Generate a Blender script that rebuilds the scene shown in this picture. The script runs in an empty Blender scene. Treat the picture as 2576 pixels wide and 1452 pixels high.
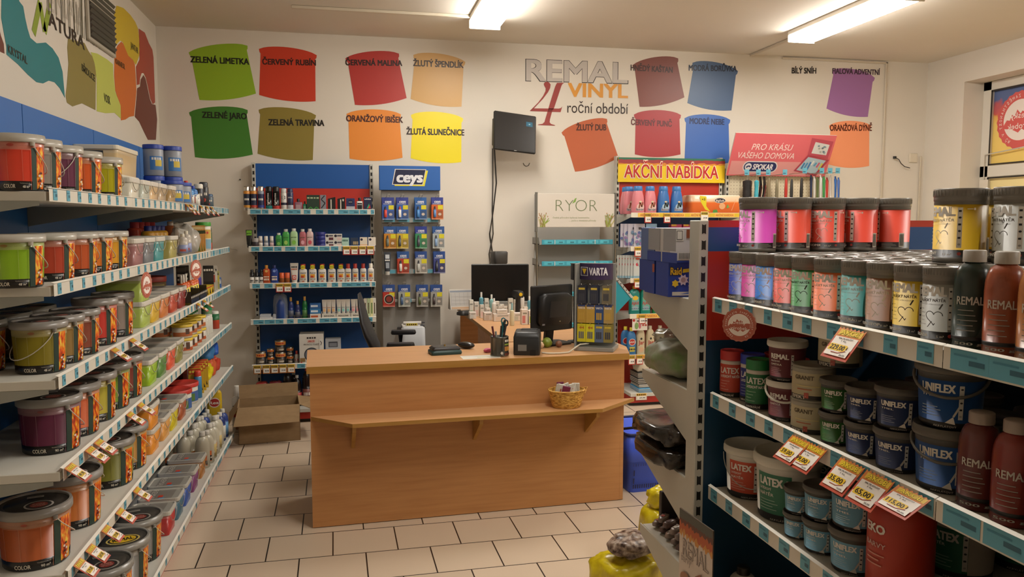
import bpy, math, random
from math import sin, cos, pi, radians as rad
from mathutils import Vector, Matrix
SC = bpy.context.scene
COL = SC.collection
V = Vector
# ---------------------------------------------------------------- camera
FOC, YAW, PIT, W, H = 1959.4, .2073, -.0846, 2576, 1452
FW = V((sin(YAW)*cos(PIT), cos(YAW)*cos(PIT), sin(PIT)))
RT = V((cos(YAW), -sin(YAW), 0))
UP = RT.cross(FW)
CAM = V((0, 0, 1.6))
cd = bpy.data.cameras.new('camera')
cd.sensor_width = 36
cd.lens = FOC/W*36
cd.clip_start = .02
cam = bpy.data.objects.new('camera', cd)
COL.objects.link(cam)
cam.matrix_world = Matrix(((RT.x, UP.x, -FW.x, CAM.x), (RT.y, UP.y, -FW.y, CAM.y), (RT.z, UP.z, -FW.z, CAM.z), (0, 0, 0, 1)))
SC.camera = cam
# ---------------------------------------------------------------- world, exposure
wd = bpy.data.worlds.new('world')
SC.world = wd
wd.use_nodes = True
wd.node_tree.nodes['Background'].inputs[0].default_value = (.5, .55, .7, 1)
wd.node_tree.nodes['Background'].inputs[1].default_value = .05
SC.view_settings.view_transform = 'Standard'
SC.view_settings.look = 'None'
SC.view_settings.gamma = 1
SC.view_settings.exposure = 0
SC.view_settings.use_curve_mapping = False
LAMP_POWER = 42.0                     # radiance of the fluorescent diffusers
LAMP_COLOUR = (1, .95, .875)
CEIL = 3.17


def P(x, y, X=None, Y=None, Z=None):
    """a point of the photograph (2576x1452) carried to a known plane of the shop"""
    d = FW + RT*(x-1288)/FOC - UP*(y-726)/FOC
    for i, v in enumerate((X, Y, Z)):
        if v is not None:
            return CAM + d*((v-CAM[i])/d[i])


def dep(p):
    return (V(p)-CAM).dot(FW)


def row_y(xpix, X, r=0, side=0):
    """Y along the line X=const where the (left -1 / middle 0 / right 1) edge of a thing of radius r appears at xpix"""
    y = P(xpix, 560, X=X).y
    for _ in range(6):
        y = P(xpix - side*r*FOC/dep((X, y, 1.4)), 560, X=X).y
    return y


# ---------------------------------------------------------------- materials
def lin(c):
    return c/12.92 if c <= .04045 else ((c+.055)/1.055)**2.4


def rgb(h):
    return tuple(lin(int(h[i:i+2], 16)/255) for i in (0, 2, 4)) + (1,)


MATS = {}
NAMES = {'g': 'gloss', 'm': 'metal', 'c': 'clear', 'w': 'matte', 'e': 'lit'}


def M(key):
    if key in MATS:
        return MATS[key]
    h, _, fl = key.partition('|')
    m = bpy.data.materials.new((NAMES.get(fl[:1], 'plastic') + '_' + h).lower())
    MATS[key] = m
    m.use_nodes = True
    nt = m.node_tree
    b = nt.nodes['Principled BSDF']
    sp = SPECIAL.get(h)
    if sp:
        sp(nt, b)
        return m
    c = rgb(h)
    b.inputs['Base Color'].default_value = c
    b.inputs['Roughness'].default_value = {'g': .27, 'm': .3, 'w': .85, 'c': .2}.get(fl[:1], .42)
    if fl[:1] == 'm':
        b.inputs['Metallic'].default_value = 1
    if fl[:1] == 'c':
        b.inputs['Alpha'].default_value = int(fl[1:] or 30)/100
    if fl[:1] == 'e':
        b.inputs['Emission Color'].default_value = c
        b.inputs['Emission Strength'].default_value = float(fl[1:])
    return m


def nd(nt, t, **k):
    n = nt.nodes.new(t)
    for a, v in k.items():
        if a.startswith('_'):
            n.inputs[a[1:].replace('_', ' ')].default_value = v
        else:
            setattr(n, a, v)
    return n


def ramp(nt, fac, stops):
    r = nd(nt, 'ShaderNodeValToRGB')
    e = r.color_ramp.elements
    while len(e) < len(stops):
        e.new(.5)
    for i, (p, c) in enumerate(stops):
        e[i].position = p
        e[i].color = rgb(c)
    nt.links.new(fac, r.inputs[0])
    return r.outputs[0]


def coords(nt, loc=(0, 0, 0), rot=0, scale=(1, 1, 1)):
    t = nd(nt, 'ShaderNodeTexCoord')
    mp = nd(nt, 'ShaderNodeMapping', _Location=loc, _Rotation=(0, 0, rot), _Scale=scale)
    nt.links.new(t.outputs['Object'], mp.inputs[0])
    return mp.outputs[0]


def s_noise(stops, scale, rough=.6, sc=(1, 1, 1), bump=0, detail=4):
    def f(nt, b):
        v = coords(nt, scale=sc)
        n = nd(nt, 'ShaderNodeTexNoise', _Scale=scale, _Detail=detail)
        nt.links.new(v, n.inputs['Vector'])
        nt.links.new(ramp(nt, n.outputs[0], stops), b.inputs['Base Color'])
        b.inputs['Roughness'].default_value = rough
        if bump:
            u = nd(nt, 'ShaderNodeBump', _Strength=bump, _Distance=.004)
            nt.links.new(n.outputs[0], u.inputs['Height'])
            nt.links.new(u.outputs[0], b.inputs['Normal'])
    return f


def s_floor(nt, b):
    a, w, d = .0171, .3123, .2957
    ox, oy = -.5603, 3.4272
    tx, ty = -(ox*cos(a)+oy*sin(a)), -(-ox*sin(a)+oy*cos(a))
    v = coords(nt, loc=(tx+60*w, ty+101*d, 0), rot=-a)
    k = nd(nt, 'ShaderNodeTexBrick', offset=.5, offset_frequency=2, _Scale=1, _Mortar_Size=.0034, _Mortar_Smooth=.1, _Bias=0, _Brick_Width=w, _Row_Height=d)
    k.inputs['Color1'].default_value = rgb('d9c6ae')
    k.inputs['Color2'].default_value = rgb('d0bda6')
    k.inputs['Mortar'].default_value = rgb('241810')
    nt.links.new(v, k.inputs['Vector'])
    n = nd(nt, 'ShaderNodeTexNoise', _Scale=3, _Detail=6)
    mx = nd(nt, 'ShaderNodeMix', data_type='RGBA', blend_type='MULTIPLY')
    mx.inputs[0].default_value = 1
    nt.links.new(k.outputs[0], mx.inputs[6])
    nt.links.new(ramp(nt, n.outputs[0], [(.3, 'f0ece8'), (.7, 'ffffff')]), mx.inputs[7])
    nt.links.new(mx.outputs[2], b.inputs['Base Color'])
    b.inputs['Roughness'].default_value = .38
    u = nd(nt, 'ShaderNodeBump', _Strength=.5, _Distance=.002, invert=True)
    nt.links.new(k.outputs[1], u.inputs['Height'])
    nt.links.new(u.outputs[0], b.inputs['Normal'])


def s_film(nt, b):
    """printed window film: blue over red over yellow, a torn-flame edge between"""
    t = nd(nt, 'ShaderNodeTexCoord')
    s = nd(nt, 'ShaderNodeSeparateXYZ')
    n = nd(nt, 'ShaderNodeTexNoise', _Scale=9, _Detail=5)
    a = nd(nt, 'ShaderNodeMath', operation='MULTIPLY_ADD')
    a.inputs[1].default_value = .3
    nt.links.new(t.outputs['Generated'], s.inputs[0])
    nt.links.new(t.outputs['Object'], n.inputs['Vector'])
    nt.links.new(n.outputs[0], a.inputs[0])
    nt.links.new(s.outputs[2], a.inputs[2])
    nt.links.new(ramp(nt, a.outputs[0], [(.66, 'f6d476'), (.8, 'f0b860'), (.85, 'd9665e'), (.95, 'c06068'), (1.0, '5d6f9c')]), b.inputs['Base Color'])
    b.inputs['Roughness'].default_value = .3


def s_flame(nt, b):
    v = coords(nt, scale=(1, 1, .35))
    n = nd(nt, 'ShaderNodeTexNoise', _Scale=120, _Detail=3)
    nt.links.new(v, n.inputs['Vector'])
    nt.links.new(ramp(nt, n.outputs[0], [(.36, '9a2e1c'), (.46, 'd8501e'), (.55, 'e8902c'), (.64, 'e8c84c')]), b.inputs['Base Color'])
    b.inputs['Roughness'].default_value = .3


SPECIAL = {
    'FLOOR': s_floor, 'FILM': s_film, 'FLAME': s_flame,
    'WALL': s_noise([(.3, 'd8d0c2'), (.7, 'dcd4c7')], 1.4, .8, bump=.03),
    'CEIL': s_noise([(.3, 'd9d1c3'), (.7, 'ddd5c8')], 1.0, .85),
    'BEECH': s_noise([(.3, 'b07a48'), (.5, 'b98350'), (.7, 'c08a56')], 5, .42, sc=(.6, 3, 9), detail=7),
    'BEECHTOP': s_noise([(.3, 'bd8d5e'), (.5, 'c69668'), (.7, 'cc9c6e')], 5, .35, sc=(.6, 8, 3), detail=7),
    'BEECHEDGE': s_noise([(.3, 'a3762f'), (.7, 'ad8040')], 6, .5, sc=(.5, 4, 6)),
    'CARTON': s_noise([(.3, '8f7350'), (.7, '9c7f5a')], 14, .85, sc=(1, 1, 3)),
    'STEEL': s_noise([(.3, 'b9b7ac'), (.7, 'c3c1b6')], 3, .45),
    'BRISTLE': s_noise([(.35, '0c0c0d'), (.65, '2a2523')], 260, .7, bump=.6),
    'WICKER': s_noise([(.35, '9a6a20'), (.5, 'c99640'), (.65, 'e0b560')], 60, .6, sc=(1, 1, 2.2), bump=.8),
    'BAG': s_noise([(.3, '76795c'), (.5, '8d907a'), (.7, '6b8a4c')], 14, .5, bump=.7),
    'FOIL': s_noise([(.35, '15110e'), (.6, '3b332c'), (.75, '544a40')], 16, .18, bump=.5),
    'GRAVEL': s_noise([(.35, '3a241c'), (.5, '8a7566'), (.65, 'b9aa9c')], 40, .3, bump=.5),
    'YBAG': s_noise([(.35, 'b09a10'), (.6, 'd8c41c'), (.75, 'e8d840')], 14, .25, bump=.6),
}


# ---------------------------------------------------------------- mesh builder
class MB:
    def __init__(self):
        self.v, self.f, self.mi, self.sm, self.mats, self.T = [], [], [], [], [], None

    def m(self, key):
        if key not in self.mats:
            self.mats.append(key)
        return self.mats.index(key)

    def add(self, vs, fs, mat, smooth=False):
        o = len(self.v)
        T = self.T
        self.v += [tuple(T @ V(p)) for p in vs] if T else [tuple(p) for p in vs]
        many = isinstance(mat, list)
        for i, f in enumerate(fs):
            self.f.append([o+k for k in f])
            self.mi.append(self.m(mat[i] if many else mat))
            self.sm.append(smooth)

    def box(self, x0, x1, y0, y1, z0, z1, mat, bev=0):
        if bev <= 0:
            vs = [(x, y, z) for z in (z0, z1) for y in (y0, y1) for x in (x0, x1)]
            fs = [(0, 2, 3, 1), (4, 5, 7, 6), (0, 1, 5, 4), (2, 6, 7, 3), (0, 4, 6, 2), (1, 3, 7, 5)]
            self.add(vs, fs, mat)
            return
        c = [((x0+x1)/2), ((y0+y1)/2), ((z0+z1)/2)]
        h = [abs(x1-x0)/2, abs(y1-y0)/2, abs(z1-z0)/2]
        bev = min(bev, min(h)*.98)
        vs, ix = [], {}
        for s in [(a, b, d) for a in (-1, 1) for b in (-1, 1) for d in (-1, 1)]:
            for ax in range(3):
                ix[s, ax] = len(vs)
                vs.append([c[i]+s[i]*(h[i]-(0 if i == ax else bev)) for i in range(3)])
        fs = []
        for ax in range(3):
            o = [i for i in range(3) if i != ax]
            for s in (-1, 1):
                q = []
                for a, b in ((-1, -1), (1, -1), (1, 1), (-1, 1)):
                    k = [0, 0, 0]
                    k[ax], k[o[0]], k[o[1]] = s, a, b
                    q.append(ix[tuple(k), ax])
                fs.append(q)
            for a in (-1, 1):
                for b in (-1, 1):
                    q = []
                    for s, who in ((-1, 0), (1, 0), (1, 1), (-1, 1)):
                        k = [0, 0, 0]
                        k[ax], k[o[0]], k[o[1]] = s, a, b
                        q.append(ix[tuple(k), o[who]])
                    fs.append(q)
        for s in [(a, b, d) for a in (-1, 1) for b in (-1, 1) for d in (-1, 1)]:
            fs.append([ix[s, 0], ix[s, 1], ix[s, 2]])
        self.add(vs, fs, mat)

    def loft(self, loops, mats, smooth=True, cap0=True, cap1=True):
        """loops: lists of equal length; mats: one key or one per band"""
        n = len(loops[0])
        vs = [p for lp in loops for p in lp]
        fs, ms = [], []
        for i in range(len(loops)-1):
            for j in range(n):
                k = (j+1) % n
                fs.append((i*n+j, i*n+k, (i+1)*n+k, (i+1)*n+j))
                ms.append(mats[i] if isinstance(mats, list) else mats)
        self.add(vs, fs, ms, smooth)
        for on, lp, mt in ((cap0, loops[0], mats[0] if isinstance(mats, list) else mats), (cap1, loops[-1], mats[-1] if isinstance(mats, list) else mats)):
            if on:
                self.add(lp, [list(range(n))], mt, False)

    def lathe(self, prof, mats, n=20, smooth=True, cap0=True, cap1=True, c=(0, 0)):
        """prof: (radius, z); a repeated point breaks the shading"""
        self.loft([[(c[0]+max(r, 1e-5)*sin(2*pi*j/n), c[1]-max(r, 1e-5)*cos(2*pi*j/n), z) for j in range(n)] for r, z in prof], mats, smooth, cap0, cap1)

    def rl(self, secs, mats, k=3, smooth=True, cap0=True, cap1=True, c=(0, 0)):
        """secs: (half width, half depth, corner radius, z)"""
        self.loft([rrect(a, b, r, z, k, c) for a, b, r, z in secs], mats, smooth, cap0, cap1)

    def tube(self, pts, r, mat, n=6):
        pts = [V(p) for p in pts]
        loops = []
        for i, p in enumerate(pts):
            t = (pts[min(i+1, len(pts)-1)]-pts[max(i-1, 0)]).normalized()
            a = t.cross(V((0, 0, 1)))
            if a.length < .05:
                a = t.cross(V((0, 1, 0)))
            a.normalize()
            b = t.cross(a)
            rr = r[i] if isinstance(r, list) else r
            loops.append([p+a*(rr*cos(2*pi*j/n))+b*(rr*sin(2*pi*j/n)) for j in range(n)])
        self.loft(loops, mat, True)

    def prism(self, pts, n, t, mat, side=None):
        """flat outline pts (3D points) given thickness t along n"""
        n = V(n)*t
        k = len(pts)
        a = [V(p) for p in pts]
        b = [p+n for p in a]
        self.add(b, [list(range(k))], mat)
        self.add(a, [list(range(k))[::-1]], side or mat)
        self.add(a+b, [(i, (i+1) % k, k+(i+1) % k, k+i) for i in range(k)], side or mat)

    def deco(self, items, xf, lay=.0004, e0=.0004):
        e = e0
        for it in items:
            k = it[0]
            if k == 'r':
                _, u0, u1, v0, v1, c = it[:6]
                nn = max(1, int(abs(u1-u0)/.008)) if xf.bend else 1
                vs = [xf(u0+(u1-u0)*i/nn, v, e) for i in range(nn+1) for v in (v0, v1)]
                self.add(vs, [(2*i, 2*i+2, 2*i+3, 2*i+1) for i in range(nn)], c, xf.bend)
            elif k == 't':
                _, s, u0, v0, u1, v1, c = it[:7]
                if s == '~':        # print too small to read: a broken bar
                    for a, q in ((0, .2), (.27, .5), (.57, .72), (.8, 1)):
                        self.add([xf(u0+(u1-u0)*t, v, e) for t, v in ((a, v0), (q, v0), (q, v1), (a, v1))], [(0, 1, 2, 3)], c)
                    e += lay
                    continue
                vs, fs, (ax, bx, ay, by) = text(s, *it[7:])
                self.add([xf(u0+(x-ax)/(bx-ax)*(u1-u0), v0+y/.69*(v1-v0), e+q) for x, y, q in vs], fs, c)
            elif k == 'e':
                _, u, v, ru, rv, c = it[:6]
                nn = it[6] if len(it) > 6 else 18
                wob = it[7] if len(it) > 7 else 0
                self.add([xf(u+ru*(1+wob*(i % 2))*cos(2*pi*i/nn), v+rv*(1+wob*(i % 2))*sin(2*pi*i/nn), e) for i in range(nn)], [list(range(nn))], c)
            elif k == 'p':
                self.add([xf(u, v, e) for u, v in it[1]], [list(range(len(it[1])))], it[2])
            elif k == 'l':
                pts, wdt, c = it[1:4]
                for (a, b), (x, y) in zip(pts, pts[1:]):
                    d = math.hypot(x-a, y-b) or 1
                    nx, ny = -(y-b)/d*wdt/2, (x-a)/d*wdt/2
                    self.add([xf(a+nx, b+ny, e), xf(a-nx, b-ny, e), xf(x-nx, y-ny, e), xf(x+nx, y+ny, e)], [(0, 1, 2, 3)], c)
            e += lay
        return self

    def mesh(self, name):
        me = bpy.data.meshes.new(name)
        me.from_pydata(self.v, [], self.f)
        me.polygons.foreach_set('material_index', self.mi)
        me.polygons.foreach_set('use_smooth', self.sm)
        for k in self.mats:
            me.materials.append(M(k))
        me.update()
        return me


def rrect(a, b, r, z, k=3, c=(0, 0)):
    r = min(r, a*.999, b*.999)
    out = []
    for q, (sx, sy) in enumerate(((1, -1), (1, 1), (-1, 1), (-1, -1))):
        for i in range(k+1):
            t = -pi/2 + q*pi/2 + i*pi/2/k
            out.append((c[0]+sx*(a-r)+r*cos(t), c[1]+sy*(b-r)+r*sin(t), z))
    return out


class XF:
    """maps label coordinates (u across, v up, e out) to space; front is -Y"""
    def __init__(self, o=(0, 0, 0), ux=(1, 0, 0), uy=(0, 0, 1), r=None, taper=0, a0=0, n=None):
        self.o, self.ux, self.uy = V(o), V(ux).normalized(), V(uy).normalized()
        self.n = V(n).normalized() if n else self.ux.cross(self.uy)
        self.r, self.taper, self.a0, self.bend = r, taper, a0, bool(r)

    def __call__(self, u, v, e=0):
        if self.r:
            R = self.r+self.taper*v+e
            a = u/self.r+self.a0
            return V((self.o.x+R*sin(a), self.o.y-R*cos(a), self.o.z+v))
        return self.o+self.ux*u+self.uy*v+self.n*e


TXT = {}


def text(s, bold=0, shear=0, res=2):
    k = (s, bold, shear, res)
    if k not in TXT:
        c = bpy.data.curves.new('lettering', 'FONT')
        c.body, c.resolution_u, c.offset, c.shear = s, res, min(bold, 0), shear
        o = bpy.data.objects.new('lettering', c)
        me = bpy.data.meshes.new_from_object(o)
        vs = [(v.co.x, v.co.y) for v in me.vertices]
        fs = [list(p.vertices) for p in me.polygons]
        bpy.data.objects.remove(o)
        bpy.data.curves.remove(c)
        bpy.data.meshes.remove(me)
        if bold > 0:             # heavier weight: the letters drawn four times, a little apart
            n, v4, f4 = len(vs), [], []
            for i, (a, c2) in enumerate(((-1, -.6), (1, -.6), (1, .6), (-1, .6))):
                v4 += [(x+a*bold, y+c2*bold, i*6e-5) for x, y in vs]
                f4 += [[k+i*n for k in f] for f in fs]
            vs, fs = v4, f4
        else:
            vs = [(x, y, 0) for x, y in vs]
        xs, ys = [v[0] for v in vs], [v[1] for v in vs]
        TXT[k] = (vs, fs, (min(xs), max(xs), min(ys), max(ys)))
    return TXT[k]


# ---------------------------------------------------------------- scene objects
def obj(name, mesh, parent=None, loc=(0, 0, 0), rz=0, rot=None):
    if isinstance(mesh, MB):
        mesh = mesh.mesh(name)
    o = bpy.data.objects.new(name, mesh)
    COL.objects.link(o)
    o.location = loc
    o.rotation_euler = rot if rot else (0, 0, rz)
    if parent:
        o.parent = parent
    return o


def tag(o, label, cat, group=None):
    o['label'] = label
    o['category'] = cat
    if group:
        o['group'] = group
    return o


def thing(name, label, cat, loc=(0, 0, 0), rz=0, group=None, rot=None, parts=()):
    """an Empty at the base of the thing; parts = [(name, mesh[, sub-parts])]; a single part becomes the thing itself"""
    if len(parts) == 1 and len(parts[0]) == 2:
        return tag(obj(name, parts[0][1], None, loc, rz, rot), label, cat, group)
    o = obj(name, None, None, loc, rz, rot)
    for p in parts:
        c = obj(p[0], p[1], o)
        for q in (p[2] if len(p) > 2 else ()):
            obj(q[0], q[1], c)
    return tag(o, label, cat, group)


def struct(name, mb):
    o = obj(name, mb)
    o['kind'] = 'structure'
    return o


ORD = 'first second third fourth fifth sixth seventh eighth ninth tenth eleventh twelfth thirteenth fourteenth fifteenth sixteenth'.split()
ORD += [t+u for t in ('', ) for u in 'seventeenth eighteenth nineteenth twentieth'.split()] + [t+'-'+u for t in ('twenty', 'thirty') for u in ORD[:9]]
CACHE = {}


def cached(f):
    def g(*a, **k):
        key = (f.__name__, repr(a), repr(sorted(k.items())))
        if key not in CACHE:
            CACHE[key] = f(*a, **k)
        return CACHE[key]
    return g


RND = random.Random(7)
# ---------------------------------------------------------------- room shell
XL, XR, YB, YF = -1.48, 5.65, 6.85, -2.6
b = MB(); b.box(XL-.1, XR+.5, YF-.1, YB+.1, -.1, 0, 'FLOOR'); struct('floor', b)
b = MB(); b.box(XL-.1, XR+.5, YF-.1, YB+.1, CEIL, CEIL+.1, 'CEIL'); struct('ceiling', b)
b = MB(); b.box(XL-.1, XR+.5, YB, YB+.1, 0, CEIL, 'WALL'); struct('wall_back', b)
b = MB(); b.box(XL-.1, XL, YF, YB, 0, CEIL, 'WALL'); struct('wall_left', b)
b = MB(); b.box(XL-.1, XR+.5, YF-.1, YF, 0, CEIL, 'WALL'); struct('wall_front', b)
WY0, WY1, WT, WS = 2.2, 6.37, 2.905, .9
b = MB()
for y0, y1, z0, z1 in ((WY1, YB, 0, CEIL), (YF, WY0, 0, CEIL), (WY0, WY1, WT, CEIL), (WY0, WY1, 0, WS)):
    b.box(XR, XR+.3, y0, y1, z0, z1, 'WALL')
struct('wall_right', b)
XW = 5.86
b = MB()
fr = 'd9d3c6'
for y0, y1, z0, z1 in ((WY0, WY1, 2.82, WT), (WY0, WY1, WS, WS+.08), (WY0, WY1, 2.02, 2.13), (WY1-.1, WY1, WS, WT), (WY0, WY0+.1, WS, WT), (5.0, 5.1, WS, WT), (3.6, 3.7, WS, WT)):
    b.box(XW, XW+.08, y0, y1, z0, z1, fr, .006)
for (ya, yb) in ((5.1, WY1-.1), (3.7, 5.0), (WY0+.1, 3.6)):
    for za, zb in ((2.13, 2.82), (WS+.08, 2.02)):
        for q in ((ya, yb, za, za+.014), (ya, yb, zb-.014, zb), (ya, ya+.014, za, zb), (yb-.014, yb, za, zb)):
            b.box(XW-.004, XW, *q, '2a2622')
w1 = struct('window_1', b)
for (ya, yb) in ((5.1, WY1-.1), (3.7, 5.0), (WY0+.1, 3.6)):
    for za, zb in ((2.13, 2.82), (WS+.08, 2.02)):
        g = MB(); g.box(XW+.03, XW+.036, ya, yb, za, zb, 'FILM' if za > 2 else 'f2dfa0|g')
        obj('pane', g, w1)
# seal printed on the window film, read from outside, so mirrored here
def seal(mb, xf, R, red='d8605c', mirror=False, txt=True):
    s = -1 if mirror else 1
    it = [('e', 0, 0, R, R, red, 48, -.04), ('e', 0, 0, R*.70, R*.70, 'f2e6dc', 40),
          ('p', [(R*.7*x, R*.7*y) for x, y in ((-.98, -.18), (-.8, .06), (-.62, .02), (-.5, .3), (-.34, .2), (-.2, .52), (.0, .3), (.1, .42), (.3, .34), (.36, .1), (.7, .18), (.98, .16), (.96, -.3), (.6, -.42), (.34, -.6), (.1, -.44), (-.1, -.62), (-.5, -.42), (-.94, -.36))], red)]
    if txt:
        for q, (w, a, v) in enumerate((('Český', .42, .06), ('výrobek', .52, -.3))):
            it.append(('t', w, -s*R*a, R*v, s*R*a, R*(v+.2), 'f6efe6'))
        for s2, ch in enumerate('ČESKÉ PODPORUJTE ZAMĚSTNANOST V ČR'):
            if ch != ' ':
                t = s*rad(-150 + s2*300/33)
                cx, cy = R*.83*sin(t), R*.83*cos(t)
                mb.deco([('t', ch, -s*R*.04, -R*.06, s*R*.04, R*.05, 'f6efe6')], XF(xf(cx, cy, .0016), xf.ux*cos(t)-xf.uy*sin(t), xf.uy*cos(t)+xf.ux*sin(t), n=xf.n))
    mb.deco(it, xf)
m = MB()
seal(m, XF((XW+.028, 5.965, 2.515), (0, -1, 0), (0, 0, 1)), .26, mirror=True)
obj('seal_print', m, w1)
# ---------------------------------------------------------------- ceiling lamps
def lamp_parts():
    h = MB(); h.box(-.125, .125, -.63, .63, .055, .09, 'e4ddd0', .004)
    for s in (-1, 1):
        h.box(-.122, .122, s*.635-.008, s*.635+.008, .0, .09, 'cfc7b8', .004)
    d = MB()
    pr = [(-.118, .056), (-.112, .02), (-.09, .003), (.09, .003), (.112, .02), (.118, .056)]
    d.loft([[(x, y, z) for x, z in pr] for y in (-.625, .625)], 'LAMP', False)
    return [('lamp_housing', h.mesh('lamp_housing')), ('diffuser', d.mesh('diffuser'))]
def s_lamp(nt, b):
    b.inputs['Emission Color'].default_value = LAMP_COLOUR + (1,)
    b.inputs['Emission Strength'].default_value = LAMP_POWER
    b.inputs['Base Color'].default_value = (.8, .8, .8, 1)
SPECIAL['LAMP'] = s_lamp
LP = lamp_parts()
for x, y, w in ((1.06, 5.42, 'above the beech counter'), (3.7, 5.33, 'in front of the window wall'), (1.06, 2.5, 'over the middle of the aisle'), (3.7, 2.4, 'over the shelf unit by the window'), (3.7, -.6, 'behind the camera by the window')):
    thing('ceiling_lamp', 'long white fluorescent ceiling lamp '+w, 'ceiling lamp', (x, y, CEIL-.09), 0, 'fluorescent ceiling lamps', parts=LP)
# surface cable ducts
def duct(label, pts, r=.011):
    b = MB()
    for p, q in zip(pts, pts[1:]):
        p, q = V(p), V(q)
        lo = [min(p[i], q[i])-r for i in range(3)]; hi = [max(p[i], q[i])+r for i in range(3)]
        b.box(lo[0], hi[0], lo[1], hi[1], lo[2], hi[2], 'c9bda8', .003)
    tag(obj('cable_duct', b), label, 'cable duct', 'white cable ducts')
duct('thin white cable duct on the ceiling running to the lamp above the counter', [(-.36, 6.0, CEIL-.012), (.93, 6.0, CEIL-.012)])
duct('thin white cable duct on the ceiling behind the lamp by the window wall', [(3.72, 5.0, CEIL-.012), (3.72, YB-.03, CEIL-.012)])
duct('white cable duct along the ceiling edge, dropping down the back wall', [(4.06, YB-.013, CEIL-.02), (5.17, YB-.013, CEIL-.02), (5.17, YB-.013, 1.78)], .009)
duct('thin upright cable duct in the corner by the window', [(5.6, YB-.013, 2.25), (5.6, YB-.013, .2)], .008)
b = MB(); b.box(-.045, .045, -.012, 0, -.045, .045, 'd8cdb8', .004)
tag(obj('junction_box', b, None, (5.52, YB, 2.24)), 'blank white junction box high on the back wall', 'junction box')
b = MB(); b.tube([(0, 0, 0), (.03, -.02, -.02), (.05, -.03, -.06), (.1, -.02, -.09), (.17, -.006, -.1)], .004, '2a2520')
b.lathe([(.016, -.012), (.016, .012)], '1c1815', 8)
tag(obj('cable_stub', b, None, (5.3, YB-.02, 2.24)), 'short dark loose cable sticking out of the back wall', 'cable')
b = MB(); b.box(-.012, 0, -.05, .05, -.07, .07, 'd8cfbf', .004); b.tube([(-.008, .0, .07), (-.008, 0, .3), (-.008, -.5, .34)], .006, 'c9c2b4')
tag(obj('window_contact', b, None, (XW-.004, 6.3, 1.93)), 'small white contact box with thin conduit on the window frame', 'alarm contact')
# ---------------------------------------------------------------- wall stickers
WN = V((0, -1, 0))
def sticker(label, col, c, txt=None, cat='wall sticker', bulge=(9, 7), dark='1b1512'):
    (tl, tr, br, bl) = [V(q) for q in c]
    pts = []
    up = (tl-bl).normalized()
    n = 12
    for i in range(n+1):
        t = i/n
        p = tl.lerp(tr, t)+up*(bulge[0]*4*t*(1-t) + 3*(1-abs(2*t-1)**8))
        pts.append(p)
    pts += [tr-up*7+(tl-tr).normalized()*1, tr-up*11+(tl-tr).normalized()*4]
    for i in range(n+1):
        t = i/n
        pts.append(br.lerp(bl, t)-up*(bulge[1]*4*t*(1-t)))
    pts += [tl-up*11+(tr-tl).normalized()*4, tl-up*7+(tr-tl).normalized()*1]
    w = [P(p.x, p.y, Y=YB-.0005) for p in pts]
    m = MB(); m.prism(w, (0, -1, 0), .001, col)
    o = tag(obj('wall_sticker', m), label, cat, 'paint pot silhouettes on the back wall')
    if txt:
        obj('lettering', wall_text(*txt, dark), o)
def wall_text(s, x0, y0, x1, y1, cap, col, bold=.04, e=.0025, shear=0, res=4):
    a, c = P(x0, y0, Y=YB), P(x1, y1, Y=YB)
    hgt = P(x0, y0-cap, Y=YB).z-a.z
    m = MB(); ux = (c-a).normalized()
    m.deco([('t', s, 0, 0, (c-a).length, hgt, col, bold, shear, res)], XF(a, ux, (0, 0, 1), n=(0, -1, 0)), e0=e)
    return m
def dk(h, k=.45):
    return ''.join('%02x' % int(int(h[i:i+2], 16)*k) for i in (0, 2, 4))
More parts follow.
